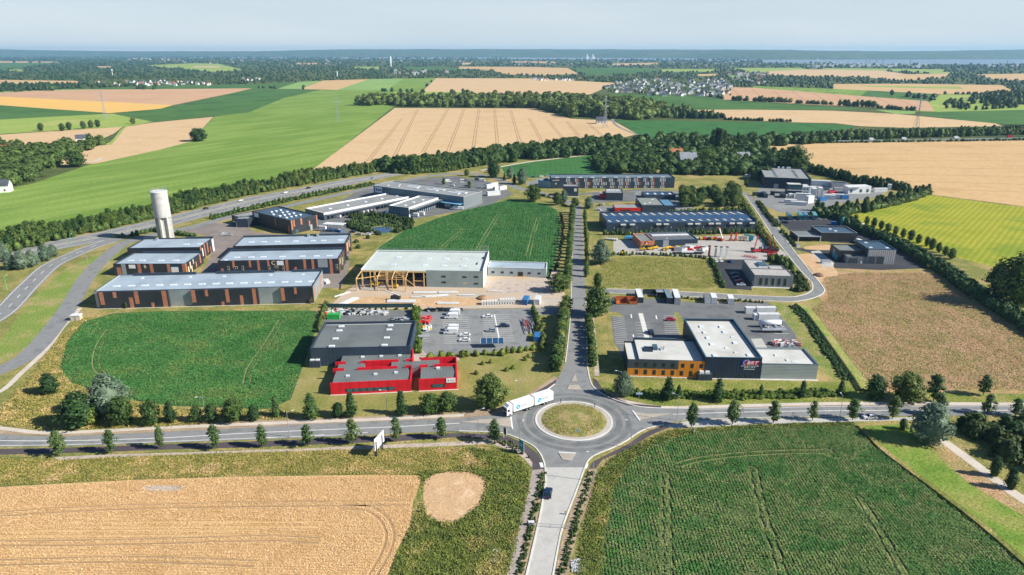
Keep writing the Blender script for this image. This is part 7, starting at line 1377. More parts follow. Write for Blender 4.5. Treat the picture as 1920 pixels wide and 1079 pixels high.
# machinery yard
def boxes(name, label, cat, x, y, ang, parts, z=.07):
    t = thing(name, label, cat, (*G2(x, y), z), ang)
    parts = [(nm[:-1], m_, b_) for nm, m_, *bs_ in parts for b_ in bs_ if nm in ('wheels', 'posts', 'arms', 'tracks', 'hubs', 'lids', 'battens', 'cross_bars')] + [p for p in parts if p[0] not in ('wheels', 'posts', 'arms', 'tracks', 'hubs', 'lids', 'battens', 'cross_bars')]
    for nm, m_, *bs_ in parts:
        q = MB()
        for b_ in bs_:
            if b_[0] == 'b': q.box(*b_[1:])
            elif b_[0] == 'w': q.wheel(*b_[1:])
            else: q.bar(Vector(b_[1]), Vector(b_[2]), b_[3])
        q.build(nm, m_, t)
    return t
def crane(x, y, ang, label, m_, Lb=9, el=60, s=1.0):
    e = R(el); return boxes("mobile_crane", label, "crane", x, y, ang, [("chassis", m_, ('b', -3.5 * s, 3.5 * s, -1.2, 1.2, .8, 1.6)), ("cab", GLASSB, ('b', 1.2 * s, 2.6 * s, -1, .2, 1.6, 3)), ("boom", m_, ('l', (-2 * s, 0, 2.0), (-2 * s + Lb * math.cos(e), 0, 2 + Lb * math.sin(e)), .3)), ("counterweight", DARKP, ('b', -3.6 * s, -2.2 * s, -1.2, 1.2, 1.6, 2.6)), ("wheels", BLACK, *[('w', a_, b_, .55, .55, .4) for a_ in (-2.4, 2.4) for b_ in (-1.1, 1.1)])])
crane(1419, 473, A(15), "left red crane with raised boom in the machinery yard", REDP, 8, 78); crane(1439, 474, A(160), "middle red crane with raised boom in the machinery yard", REDP, 9.5, 68); crane(1446, 474, A(165), "right red crane with raised boom in the machinery yard", REDP, 9.5, 74)
for x, y, m_, lb in ((1341, 482, TRIM, "left white mast"), (1351, 483, TRIM, "middle white mast"), (1362, 483, TRIM, "right white mast"), (1329, 481, RUST, "brown mast")): boxes("machine_mast", lb + " standing by the hedge of the machinery yard", "mast", x, y, 0, [("mast", m_, ('b', -.5, .5, -.4, .4, 0, 5.8)), ("mast_head", DARKP, ('b', -.9, .6, -.4, .4, 5.8, 6.3))])
boxes("lattice_boom", "red and white lattice boom sections lying near the red cranes", "boom", 1408, 483, A(-35), [("sections", REDP, *[('l', (-4, y_, .6), (4, y_, .6), .18) for y_ in (-1.5, -.5, .5, 1.5)]), ("cross_bars", TRIM, *[('l', (x_, -1.5, .7), (x_ + .8, 1.5, .7), .12) for x_ in (-4, -2.5, -1, .5, 2, 3.2)])]); boxes("red_machine", "small red machine at the corner below the red cranes", "machine", 1445, 481, A(10), [("body", REDP, ('b', -1.8, 1.8, -1, 1, .4, 1.8)), ("arm", REDP, ('l', (1, 0, 1.5), (3.2, 0, 2.4), .25)), ("wheels", BLACK, ('w', -1, -1, .4, .4, .3), ('w', 1, -1, .4, .4, .3))])
boxes("crane_lorry", "turquoise crane lorry with cream container body at the back of the machinery yard", "lorry", 1397, 452, A(-12), [("body", CREAM, ('b', -4, 1, -1.2, 1.2, 1, 3.2)), ("boom", TURQ, ('l', (-1, 0, 3.9), (5, 0, 3.0), .6)), ("cab", TURQ, ('b', 2, 4.5, -1.2, 1.2, .7, 3)), ("wheels", BLACK, *[('w', a_, -1.1, .5, .5, .4) for a_ in (-3, -1, 3)])])
for i, (x, y, m_) in enumerate([(1314, 450, YEL), (1321, 450, REDP), (1329, 450.5, PK), (1335, 450, YEL), (1341, 450, REDP)]): boxes("compactor", ["yellow compactor first in the back row", "red compactor second in the back row", "black machine third in the back row", "yellow dumper fourth in the back row", "red dumper fifth in the back row"][i] + " of the machinery yard", "machine", x, y, A(90), [("body", m_, ('b', -1.4, 1.2, -.9, .9, .5, 1.6)), ("roll_bar", DARKP, ('l', (-.3, -.8, 1.6), (-.3, -.8, 2.6), .08), ('l', (-.3, .8, 1.6), (-.3, .8, 2.6), .08), ('l', (-.3, -.8, 2.6), (-.3, .8, 2.6), .08)), ("wheels", BLACK, *[('w', a_, b_, .5, .5, .4) for a_ in (-1, 1) for b_ in (-.9, .9)])])
boxes("boom_lift", "white and orange boom lift raised behind the compactors", "lift", 1352, 452, A(120), [("base", RUST, ('b', -1.8, 1.8, -1, 1, .4, 1.6)), ("boom", TRIM, ('l', (-1, 0, 1.6), (2.2, 0, 7.2), .3)), ("basket", RUST, ('b', 2, 3.2, -.6, .6, 6.8, 7.6))])
for x, lb in ((1370, "left"), (1379, "right")): boxes("scissor_lift", lb + " red scissor lift mast at the back of the machinery yard", "lift", x, 452, 0, [("base", RUST, ('b', -.9, .9, -.8, .8, .2, 1.2)), ("mast", REDP, ('b', -.4, .4, -.3, .3, 1.2, 5.2))])
boxes("boat", "white dinghy shaped hull on a trailer left of the brick showroom", "boat", 1147, 451, A(-20), [("hull", TRIM, ('b', -4, 3.5, -1, 1, .5, 1.1)), ("arms", TRIM, *[('l', (x_, 0, 1), (x_ + .8, .3, 3.2), .1) for x_ in (-3.5, -2, -.5, 1, 2.5)]), ("wheels", BLACK, ('w', 0, -1, .35, .35, .2))])
q = boxes("boat", "blue covered boat beside the brick showroom", "boat", 1181, 450, A(5), [("keel", PW, ('b', -3, 3, -.6, .6, .3, .9)), ("wheels", BLACK, ('w', 0, -1, .35, .35, .2))]); b_ = MB(); b_.prism([(-3.6, 1.0), (-3, .6), (3, .6), (4.2, 1.3), (2.5, 2.0), (-1, 2.4), (-3.4, 1.9)], -1.1, 1.1); b_.build("cover", mat("boat_blue", (.06, .30, .55), .5), q)
for i, (x, y, m_, lb) in enumerate([(1204, 470, YEL, "small yellow loader at the left corner of the brick showroom"), (1219, 469, YEL, "orange loader at the right corner of the brick showroom"), (1228, 467, YEL, "yellow excavator right of the brick showroom"), (1168, 477, YEL, "yellow cement mixer drum on the lower edge of the machinery yard")]): boxes("loader", lb, "loader", x, y, A(10 * i), [("body", m_, ('b', -1.5, 1.3, -.8, .8, .5, 1.7)), ("bucket_arm", m_, ('l', (1, 0, 1.4), (2.4, 0, .8), .22)), ("cab", GLASS, ('b', -.6, .4, -.6, .6, 1.7, 2.5)), ("wheels", BLACK, *[('w', a_, b_, .4, .4, .3) for a_ in (-1, 1) for b_ in (-.8, .8)])])
pile("machine_cluster", "jumble of white, red and yellow small machines in front of the dark slate hall", "machines", 1283, 469, 120, 12, 2.4, [TRIM, REDP, YEL, STEEL, DARKP, TRIM], (.5, 1.8), A(2), .8, 2.2, 12)
boxes("low_loader", "long black low loader trailer in front of the small machines", "trailer", 1290, 476.5, A(1), [("deck", DARKP, ('b', -9, 9, -1.2, 1.2, .6, .9)), ("load", TRIM, ('b', -4, 3, -.9, .9, .9, 1.6)), ("wheels", BLACK, *[('w', a_, -1, .4, .4, .3) for a_ in (-7, -6, 7)])])
boxes("excavator", "yellow excavator at the corner of the new asphalt by the diagonal hedge", "excavator", 1745, 502.5, A(0), [("body", YEL, ('b', -1.6, 1, -1, 1, .6, 2.0)), ("arm", YEL, ('l', (.8, 0, 1.8), (3, 0, 2.6), .25), ('l', (3, 0, 2.6), (3.8, 0, 1), .2)), ("tracks", BLACK, ('b', -1.6, 1.4, -1.2, -.7, 0, .6), ('b', -1.6, 1.4, .7, 1.2, 0, .6))])
boxes("utility_cabin", "white utility block with pallet beside the new asphalt drive", "cabin", 1548, 494, A(-3), [("cabinet", TRIM, ('b', -2.4, 2.4, -1.2, 1.2, 0, 1.6)), ("lid", STEEL, ('b', -2.5, 2.5, -1.3, 1.3, 1.6, 1.75))]); boxes("utility_cabin", "small white cabinet on the verge left of the new asphalt drive", "cabin", 1496, 464, 0, [("cabinet", TRIM, ('b', -1, 1, -.8, .8, 0, 1.8)), ("lid", STEEL, ('b', -1.1, 1.1, -.9, .9, 1.8, 1.9))]); boxes("utility_cabin", "beige utility hut beside the footpath left of the maize plot", "hut", 144.5, 600, A(8), [("walls", mat("beige_render", (.55, .43, .32), .85, .06), ('b', -1.9, 1.9, -1.3, 1.3, 0, 2.2)), ("flat_roof", TRIM, ('b', -2.1, 2.1, -1.5, 1.5, 2.2, 2.4)), ("door", STEEL, ('b', -.4, .4, -1.36, -1.28, 0, 1.9))])
# construction site
boxes("telehandler", "yellow telehandler under the timber frame", "telehandler", 705, 537, A(10), [("body", YEL, ('b', -2.6, 1.6, -1, 1, .6, 1.8)), ("boom", YEL, ('l', (-2.4, .4, 2.2), (3.6, .4, 1.4), .3)), ("cab", GLASS, ('b', -.6, .7, -1, 0, 1.4, 2.7)), ("wheels", BLACK, *[('w', a_, b_, .6, .6, .4) for a_ in (-1.8, 1.2) for b_ in (-1, 1)])])
boxes("lift_platform", "orange lift platform at the right side of the timber frame", "lift", 741, 540, A(-10), [("body", YEL, ('b', -1.6, 1.4, -.8, .8, .5, 1.5)), ("arm", YEL, ('l', (-1, 0, 1.4), (1.8, 0, 3), .18)), ("basket", DARKP, ('b', 1.4, 2.4, -.7, .7, 2.8, 3.6)), ("wheels", BLACK, *[('w', a_, b_, .4, .4, .3) for a_ in (-1, 1) for b_ in (-.8, .8)])])
boxes("telescopic_loader", "black and red telescopic loader on the bare earth with raised white boom", "loader", 742, 563, A(170), [("body", DARKP, ('b', -2.2, 2.2, -1.1, 1.1, .6, 1.9)), ("cab", GLASS, ('b', -.6, .8, -.4, 1, 1.9, 2.8)), ("boom", TRIM, ('l', (-2, 0, 2.2), (4.6, 0, 4.2), .24)), ("hubs", REDP, *[('w', a_, -1.22, .6, .3, .1) for a_ in (-1.5, 1.5)]), ("wheels", BLACK, *[('w', a_, b_, .6, .6, .45) for a_ in (-1.5, 1.5) for b_ in (-1, 1)])])
for x, y, L, n_, a, lb in ((797, 550, 11, 2, 2, "upper left stack of white panels on the site"), (840, 549.5, 9, 2, 2, "upper middle stack of white panels on the site"), (875, 554, 8, 1, 0, "single white panel below the cladding wall"), (815, 556.5, 13, 2, 12, "slanting stack of white panels on the site"), (785, 558, 7, 1, 0, "short white panel left of the slanting stack"), (752, 567, 13, 3, 0, "widest stack of white panels below the black loader"), (760, 572.5, 8, 1, 0, "thin white panel at the lower site fence"), (840, 570, 10, 2, 0, "white panel stack at the lower right of the bare earth"), (929, 547, 7, 1, -5, "white beam on the gravel beside the hall"), (650, 567, 11, 2, 62, "left pair of white panels at the corner by the weeds"), (657, 566, 10, 2, 62, "right pair of white panels at the corner by the weeds"), (640, 553, 9, 1, 50, "upper white panel on the slope by the weeds")):
    boxes("panel_stack", lb, "panels", x, y, A(a), [("panels", TRIM, *[('b', -L / 2, L / 2, -1.0 + 1.0 * k, -.1 + 1.0 * k, .1, .45 + .1 * k) for k in range(n_)]), ("battens", DARKP, *[('b', -L * .4 + L * .25 * k, -L * .4 + L * .25 * k + .15, -1, -1 + n_, .0, .1) for k in range(4)])])
t0_ = []
for k in range(13):
    x = 905 + k * 4.9; boxes("pallet_pack", "white wrapped pallet pack in the long row at the lower site fence", "pallet pack", x, 571 - .15 * k, 0, [("wrapping", TRIM, ('b', -.42, .42, -1.2, 1.2, .1, 1.7 if k < 7 else 2.3)), ("pallet", TIMB, ('b', -.42, .42, -1.2, 1.2, 0, .1))]).__setitem__("group", "white wrapped pallet packs in a row")
boxes("spoil_heap", "small brown spoil heap left of the pallet packs", "heap", 905, 560, 0, [("earth", RUST, ('b', -.1, .1, -.1, .1, 0, .1))]); o = bpy.data.objects.get("spoil_heap")
q = MB(); V, Fq = crown_arrays('bush', 0, 1.3, 3.0, 6, 2, .3, .3, 5, 1.0, 14, .3)
m_ = mesh("mound", V[-7 * 10:] if False else V, Fq, mat("brown_spoil", (.34, .20, .11), .95, .2, 1), o)
t = thing("spoil_heap", "dark earth mound where the loop road meets the dry meadow", "heap", (*G2(1535, 517), 0)); mesh("mound", V, Fq, mat("dark_spoil", (.20, .13, .08), .95, .2, 1), t)
t = thing("solar_canopy", "blue solar panel canopy over bicycles at the lower car park edge", "canopy", (*G2(923, 651), .07), A(2)); q = MB(); q.add([(-4.6, -1.6, 2.2), (4.6, -1.6, 2.2), (4.6, 1.8, 3.0), (-4.6, 1.8, 3.0), (-4.6, -1.6, 2.1), (4.6, -1.6, 2.1), (4.6, 1.8, 2.9), (-4.6, 1.8, 2.9)], [(0, 1, 2, 3), (7, 6, 5, 4), (0, 4, 5, 1), (2, 6, 7, 3), (1, 5, 6, 2), (3, 7, 4, 0)]); q.build("solar_panels", mat("solar_blue", (.02, .07, .15), .15, .1, 1), t)
q = MB(); [q.add([(x, -1.62, 2.22), (x + .12, -1.62, 2.22), (x + .12, 1.82, 3.03), (x, 1.82, 3.03)], [(0, 1, 2, 3)]) for x in (-4.6, -2.3, 0, 2.3, 4.48)]; q.build("panel_frames", TRIM, t)
for x in (-4, 0, 4): q = MB(); q.bar((x, 1, 0), (x, 1, 2.8), .1); q.build("post", STEEL, t)
boxes("cycle_shelter", "grey roofed shelter beside the yellowish hedge in the car park", "shelter", 794, 641, A(3), [("roof", CGR, ('b', -2.6, 2.6, -1.2, 1.2, 2.3, 2.45)), ("posts", STEEL, *[('l', (a_, b_, 0), (a_, b_, 2.3), .07) for a_ in (-2.4, 2.4) for b_ in (-1, 1)])])
boxes("bin_store", "two white lidded bins on a slate base left of the dark flat hall", "bins", 592, 688, A(2), [("base", SLATE, ('b', -1.9, 1.9, -1, 1, 0, 2.6)), ("lids", TRIM, ('b', -1.7, -.2, -.7, .7, 2.6, 3.0), ('b', .2, 1.7, -.7, .7, 2.6, 3.0))])
# windbreak fence
P_ = [G2(608, 577.5), G2(690, 578), G2(775, 577)]; q = MB(); q.add(*ribbon_data(P_, .1, .05, 2.0)); tag(q.build("fence", mat("dark_green_fence", (.02, .06, .07), .6, .1, 2)), "dark green windbreak fence behind the scrap heap", "fence")
def wirefence(pts, n_, label, h_=1.5):
    t = thing("fence", label, "fence", (0, 0, 0)); q = MB(); w_ = MB(); P2 = [along(pts, i / n_)[0] for i in range(n_ + 1)]
    for p in P2: q.bar((p.x, p.y, 0), (p.x, p.y, h_), .045)
    for a, b in zip(P2[:-1], P2[1:]):
        for z in (.3, .8, h_ - .05): w_.bar((a.x, a.y, z), (b.x, b.y, z), .018)
    q.build("posts", STEEL, t); w_.build("wires", STEEL, t)
wirefence([(1143, 553.5), (1260, 558), (1420, 567)], 44, "thin wire fence between the loop road and the asphalt yard"); wirefence([(1434, 567), (1480, 615), (1535, 690)], 26, "thin wire fence on the green bank right of the trailers"); wirefence([(790, 668), (900, 663), (1000, 657)], 24, "thin fence along the lower edge of the central car park")
# street lamps
def lamp(x, y, h_, ang, label, m_=STEEL, group=None):
    t = thing("street_lamp", label, "street lamp", (*G2(x, y), .05), A(ang), group); q = MB(); q.cyl(0, 0, 0, h_, .11, .06, 8); q.build("pole", m_, t); q = MB(); q.bar((0, 0, h_ - .1), (1.6, 0, h_ + .25), .06); q.build("arm", m_, t); q = MB(); q.box(1.4, 2.1, -.15, .15, h_ + .2, h_ + .32); q.build("lamp_head", TRIM, t)
for x, y, h_, a, lb in ((1182.5, 840, 9, 180, "lamp on the cycle path right of the roundabout"), (1111.5, 903, 9, 180, "lamp at the top of the concrete road"), (975, 846, 9, 60, "lamp behind the green panel at the roundabout"), (1162.5, 742, 9, 180, "lamp in front of the pale bush by the orange office"), (1269, 789, 9, 160, "lamp right of the first lay-by tree"), (726, 776, 8.5, 200, "lamp below the gap between the two red blocks"), (543, 820, 8.5, 20, "lamp on the road below the maize plot"), (897, 816, 8.5, 20, "lamp on the road between the last two left street trees"), (387, 790, 8.5, 200, "lamp between two dark bushes above the left road"), (977, 757, 8.5, 200, "lamp behind the white lorry"), (1573, 789, 8.5, 90, "lamp beside the fifth lay-by tree"), (1048, 668, 8, 0, "lamp on the left side of the lower avenue")): lamp(x, y, h_, a, "tall grey street " + lb)
for i, (x, y) in enumerate(((1430, 416), (1447, 437), (1470, 471), (1491, 493), (1519, 531))): lamp(x, y, 6.5, 180, ["first grey lamp from the top along the loop road", "second grey lamp from the top along the loop road", "third grey lamp from the top along the loop road", "fourth grey lamp from the top along the loop road", "lowest grey lamp at the bend of the loop road"][i])
for i, (x, y, h_) in enumerate(((1274, 592, 8), (1474, 621, 9), (446, 440, 8), (166, 500, 8))): lamp(x, y, h_, 180, ["lamp on the green island left of the tall navy hall", "lamp beside the trailers right of the tall navy hall", "lamp in the brown car park near the charcoal hall", "lamp beside the service road left of the warehouses"][i])
for i, (x, y, h_) in enumerate(((75, 497, 7), (135, 462, 7), (14, 545, 7))): lamp(x, y, h_, 90, ["green lamp beside the slip road below the silver willows", "green lamp on the median between slip road and motorway", "leftmost green lamp in the dry grass by the slip road"][i], mat("green_pole", (.05, .55, .2), .5))
# signs
t = thing("notice_board", "big white notice board on two posts in the rough verge seen edge on", "board", (*G2(705.5, 857), 0), heading(705.5, 857, 715, 846)); q = MB(); q.box(-.6, 5.2, -.1, .1, 2.2, 5.9); q.build("panel", TRIM, t); q = MB(); q.box(-.3, 4.9, -.14, -.1, 2.6, 5.5); q.build("panel_lettering", flat_mat("faded_print", (.62, .60, .66)), t)
for x in (0, 3.6): q = MB(); q.box(x - .13, x + .13, .1, .35, 0, 5.4).box(x - .13, x + .13, -.38, -.14, 0, 5.0); q.build("post", SLATE, t)
boxes("sign_panel", "tall teal information panel with pale symbol at the roundabout corner", "sign", 978, 850, A(-55), [("panel", mat("teal_sign", (.03, .22, .28), .5), ('b', -1.0, 1.0, -.08, .08, .8, 4.2)), ("symbol", EMB2, ('b', -.35, .35, -.12, -.06, 2.2, 3.1)), ("frame", STEEL, ('b', -1.1, -1.0, -.1, .1, 0, 4.6), ('b', 1.0, 1.1, -.1, .1, 0, 4.2))]); 
boxes("direction_sign", "dark blue direction sign beside the last left street tree", "sign", 945, 822, A(-60), [("panel", DARKP, ('b', -.1, 1.5, -.05, .05, 1.6, 3.8)), ("panel_edge", TRIM, ('b', 1.5, 1.6, -.06, .06, 1.6, 3.8)), ("post", TRIM, ('l', (-.15, 0, 0), (-.15, 0, 4.0), .07))])
boxes("direction_sign", "pale pointed direction sign on one post below the orange office", "sign", 1197.5, 753, A(0), [("arrow_panel", mat("pale_sign", (.40, .50, .62), .5), ('b', -1.0, 1.1, -.05, .05, 2.5, 3.1), ('b', -.3, .3, -.06, .04, 3.1, 3.4)), ("post", STEEL, ('l', (0, 0, 0), (0, 0, 2.6), .08))])
boxes("keep_right_sign", "small round blue sign on the near edge of the roundabout island", "sign", 1083, 816, A(0), [("disc", EMB, ('w', 0, 0, 1.3, .38, .06)), ("post", STEEL, ('l', (0, .05, 0), (0, .05, 1.2), .05))], z=.3)
for x, y, lb in ((1172, 757, "thin white post on the yellow kerb right of the roundabout"), (957, 818, "thin white post left of the roundabout"), (1051, 757, "short dark post at the back left of the island"), (1115, 765, "short dark post at the back right of the island"), (1221, 806, "white post at the end of the right cycle path"), (1302, 813, "white marker box at the edge of the maize field")): boxes("bollard", lb, "post", x, y, 0, [("post", TRIM if 'white' in lb else DARKP, ('b', -.1, .1, -.1, .1, 0, 1.6)), ("cap", STEEL, ('b', -.13, .13, -.13, .13, 1.6, 1.7))], z=.25)
boxes("road_barrier", "thin grey barrier across the concrete road", "barrier", 1032, 990, heading(1013, 990, 1055, 993), [("rail", STEEL, ('l', (-5.2, 0, 1.0), (5.2, 0, 1.0), .06), ('l', (-5.2, 0, .5), (5.2, 0, .5), .04)), ("posts", STEEL, *[('l', (x_, 0, 0), (x_, 0, 1.1), .07) for x_ in (-5.2, 0, 5.2)])])
boxes("traffic_cone", "orange post on the right kerb of the concrete road", "cone", 1060, 965, 0, [("cone", RUST, ('b', -.16, .16, -.16, .16, 0, .9)), ("band", TRIM, ('b', -.17, .17, -.17, .17, .4, .6))]); boxes("electric_cabinet", "small grey cabinet in the planting left of the concrete road", "cabinet", 996, 985, A(5), [("cabinet", STEEL, ('b', -.7, .7, -.4, .4, 0, .9)), ("lid", TRIM, ('b', -.75, .75, -.45, .45, .9, .98))])
pile("rubble_patch", "patch of white rubble in the grass left of the chipped path", "rubble", 929, 1042, 260, .9, 2.2, [TRIM, CONCW, STEEL], (.15, .32), A(8), .05, 1.2, 13); pile("rubble_patch", "patch of white rubble in the grass right of the concrete road", "rubble", 1083, 1062, 300, 1.5, 2.0, [TRIM, CONCW, STEEL], (.15, .32), 0, .05, 1.2, 14)
t = thing("person", "person in light top walking across the central car park", "person", (*G2(906.5, 629), .07)); 
v = [(0, 0, .9), (0, 0, 1.15), (0, 0, 1.42), (0, 0, 1.52), (0, 0, 1.66), (.1, 0, .88), (.16, .03, .48), (.1, .0, .06), (-.1, 0, .88), (-.14, -.04, .48), (-.2, -.02, .06), (.2, 0, 1.4), (.27, .05, 1.12), (.24, -.05, .86), (-.2, 0, 1.4), (-.27, 0, 1.12), (-.24, .08, .86), (.1, -.2, .03), (-.2, -.22, .03)]
e = [(0, 1), (1, 2), (2, 3), (3, 4), (0, 5), (5, 6), (6, 7), (7, 17), (0, 8), (8, 9), (9, 10), (10, 18), (2, 11), (11, 12), (12, 13), (2, 14), (14, 15), (15, 16)]
me = bpy.data.meshes.new("body"); me.from_pydata(v, e, []); me.materials.append(mat("pale_clothes", (.6, .6, .58), .8, .05, 1)); bo = bpy.data.objects.new("body", me); COL.objects.link(bo); bo.parent = t
md = bo.modifiers.new("skin", 'SKIN'); 
for i, r in enumerate((.15, .15, .17, .06, .11, .1, .07, .045, .1, .07, .045, .07, .05, .04, .07, .05, .04, .04, .04)): me.skin_vertices[0].data[i].radius = (r, r * .8)
me.skin_vertices[0].data[0].use_root = True; bo.modifiers.new("sub", 'SUBSURF').levels = 1
q = MB(); q.box(-.11, .11, -.1, .12, 1.66, 1.8); q.build("hair", DARKP, t)
# pylons
def pylon(x, y, h_, label):
    t = thing("pylon", label, "pylon", (*G2(x, y), 0), A(20)); q = MB(); n_ = 9
    def ww(z): return max(.55, 3.4 * (1 - z / (h_ * .72))) if z < h_ * .7 else .55
    Z = [h_ * (i / n_) for i in range(n_ + 1)]
    for i in range(n_):
        a, b = ww(Z[i]), ww(Z[i + 1]); ca = [(-a, -a), (a, -a), (a, a), (-a, a)]; cb = [(-b, -b), (b, -b), (b, b), (-b, b)]
        for k in range(4):
            j = (k + 1) % 4; q.bar((*ca[k], Z[i]), (*cb[k], Z[i + 1]), .16); q.bar((*ca[k], Z[i]), (*cb[j], Z[i + 1]), .09); q.bar((*ca[j], Z[i]), (*cb[k], Z[i + 1]), .09)
    q.build("lattice_mast", mat("pylon_steel", (.30, .33, .34), .5, .05, 5), t)
    for zf, L in ((.70, 8.5), (.86, 6.0), (.99, 3.5)):
        q = MB()
        for s in (-1, 1): q.bar((0, 0, h_ * zf), (s * L, 0, h_ * zf), .2); q.bar((0, 0, h_ * zf + 1.6), (s * L, 0, h_ * zf), .14)
        q.build("cross_arm", _M["pylon_steel"], t)
pylon(198, 223, 44, "electricity pylon at the corner of the golden field on the left"); pylon(633.5, 229.5, 44, "electricity pylon in the bright green field"); pylon(1134, 240, 46, "electricity pylon at the edge of the pale wheat field by the hamlet"); pylon(1717, 242, 46, "electricity pylon in front of the hedged fields at right")
# far landmarks
t = thing("far_water_tower", "slim white tower rising above the distant town", "tower", (*G2(732.5, 125), 0)); hh_ = hgt(732.5, 125, 107); q = MB(); q.cyl(0, 0, 0, hh_ * .35, 9, 9, 20); q.build("base", CONCW, t); q = MB(); q.cyl(0, 0, hh_ * .35, hh_, 8, 8, 20); q.build("shaft", WHITE, t); q = MB(); q.cyl(0, 0, hh_, hh_ + 3, 8.6, 6, 20); q.build("cap", TRIM, t)
t = thing("far_water_tower", "small pale flared water tower above the dark wood left of centre", "tower", (*G2(632.5, 146), 0)); hh_ = hgt(632.5, 146, 134); q = MB(); q.cyl(0, 0, 0, hh_ * .7, 2.2, 2.6, 16); q.build("shaft", WHITE, t); q = MB(); q.cyl(0, 0, hh_ * .7, hh_, 2.6, 5.2, 20); q.build("tank", WHITE, t)
t = thing("far_water_tower", "pale mast tower above the wood behind the left villages", "tower", (*G2(211, 141), 0)); hh_ = hgt(211, 141, 130); q = MB(); q.cyl(0, 0, 0, hh_ * .75, 1.6, 1.3, 12); q.build("shaft", WHITE, t); q = MB(); q.cyl(0, 0, hh_ * .75, hh_, 3.5, 4, 16); q.build("tank", WHITE, t)
# cable stayed bridge
pa, pb = G2(1100.5, 112.5), G2(1111.5, 112.5); c0 = G2(1040, 112.8); d_ = Vector((1, 0)); t = thing("cable_stayed_bridge", "pale cable stayed bridge with two pylons across the distant estuary", "bridge", (pa.x, pa.y, 0)); BM = mat("bridge_white", (.92, .93, .95), .6, .03, 50)
span = (pb - pa).length; ht = hgt(1100.5, 112.5, 92.3); dk = ht * .30
for x in (0, span):
    q = MB(); q.bar((x, -22, 0), (x, 0, ht * .62), 8); q.bar((x, 22, 0), (x, 0, ht * .62), 8); q.bar((x, 0, ht * .6), (x, 0, ht), 8); q.build("bridge_tower", BM, t)
    q = MB()
    for k in range(1, 9):
        for s in (-1, 1): q.bar((x, 0, ht * (.68 + .035 * k)), (x + s * span * .058 * k, 0, dk * (1.0 if 0 < x + s * span * .06 * k < span else .8)), 1.3)
    q.build("stay_cables", BM, t)
q = MB(); Z = [(-span * 1.4, 4), (-span * .8, dk * .35), (-span * .3, dk * .75), (0, dk * .93), (span / 2, dk * 1.12), (span, dk * .93), (span * 1.3, dk * .7), (span * 1.9, dk * .3), (span * 2.3, 4)]
for a, b in zip(Z[:-1], Z[1:]): q.bar((a[0], 0, a[1]), (b[0], 0, b[1]), 3.4)
q.build("deck", BM, t); q = MB(); [q.bar((x, 0, 0), (x, 0, z), 2) for x, z in Z]; q.build("piers", BM, t)
# houses
def house_proto(L, W, H, rm, wm=HWALL):
    w = MB(); w.box(-L / 2, L / 2, -W / 2, W / 2, 0, H); w.prism([(0, 0)] * 0, 0, 0) if False else None
    for s in (-1, 1): w.add([(s * L / 2, -W / 2, H), (s * L / 2, W / 2, H), (s * L / 2, 0, H + W * .45)], [(0, 1, 2) if s > 0 else (0, 2, 1)])
    r = MB(); o = .35; h2 = H + W * .45; r.add([(-L / 2 - o, -W / 2 - o, H - .2), (L / 2 + o, -W / 2 - o, H - .2), (L / 2 + o, 0, h2 + .05), (-L / 2 - o, 0, h2 + .05), (-L / 2 - o, W / 2 + o, H - .2), (L / 2 + o, W / 2 + o, H - .2)], [(0, 1, 2, 3), (3, 2, 5, 4)])
    r.box(L * .25, L * .25 + .8, -.4, .4, h2 - .6, h2 + .9)
    g = MB(); [g.box(x - .5, x + .5, s * W / 2 - .04, s * W / 2 + .04, 1, 2.2) for x in (-L * .3, 0, L * .3) for s in (-1, 1)]
    out = []
    for nm, q, m_ in (("wall", w, wm), ("roof", r, rm), ("windows", g, GLASS)): ob = q.build(nm, m_); out.append((nm, ob.data)); bpy.data.objects.remove(ob)
    return out
HP = {'s': [house_proto(10, 8, 3.2, ROOFS), house_proto(12, 7.5, 4.6, ROOFS), house_proto(9, 9, 3.0, mat("pale_slate", (.24, .26, .28), .6, .1, 3))], 'r': [house_proto(11, 8, 3.2, ROOFT), house_proto(9, 7.5, 4.0, ROOFT)]}
def house(kind, x, y, ang, label, group=None, s=1.0):
    t = thing("house", label, "house", (*G2(x, y), 0), ang, group); t.scale = (s,) * 3
    for nm, me in rh.choice(HP[kind]): o = bpy.data.objects.new(nm, me); COL.objects.link(o); o.parent = t
    return t
rh = random.Random(17)
placed = []
def village(poly_, n_, red, label, group, s=1.0, gap=11):
    k = 0; c = 0
    x0, x1 = min(p[0] for p in poly_), max(p[0] for p in poly_); y0, y1 = min(p[1] for p in poly_), max(p[1] for p in poly_)
    while c < n_ and k < 9000:
        k += 1; q = (rh.uniform(x0, x1), rh.uniform(y0, y1))
        if not inside(q, poly_): continue
        p = G2(*q)
        if any((p.x - a) ** 2 + (p.y - b) ** 2 < gap * gap for a, b in placed): continue
        placed.append((p.x, p.y)); c += 1; kd = 'r' if rh.random() < red else 's'; fx, fy = (q[0] - x0) / (x1 - x0), (q[1] - y0) / (y1 - y0); lb = ('red roofed ' if kd == 'r' else 'grey roofed ') + label + ', ' + ('far ', 'near ')[fy > .5] + ('left', 'middle left', 'middle right', 'right')[min(3, int(fx * 4))] + ' part'; house(kd, q[0], q[1], rh.choice((0, .3, 1.6, 1.9, -.4)) + rh.uniform(-.1, .1), lb, group, s)
village(VILL[0], 165, .08, "house of the dense estate", "houses of the dense housing estate right of centre", 1.15)
village([(148, 157.5), (200, 154), (300, 153), (402, 156), (402, 161), (260, 161.5), (150, 161.5)], 44, .35, "village house beyond the green strip on the left", "houses of the left village", 1.2, 12)
village([(445, 149), (490, 147), (492, 153), (446, 154)], 9, .6, "small house left of the light green strip", "houses at the end of the left village", 1.2)
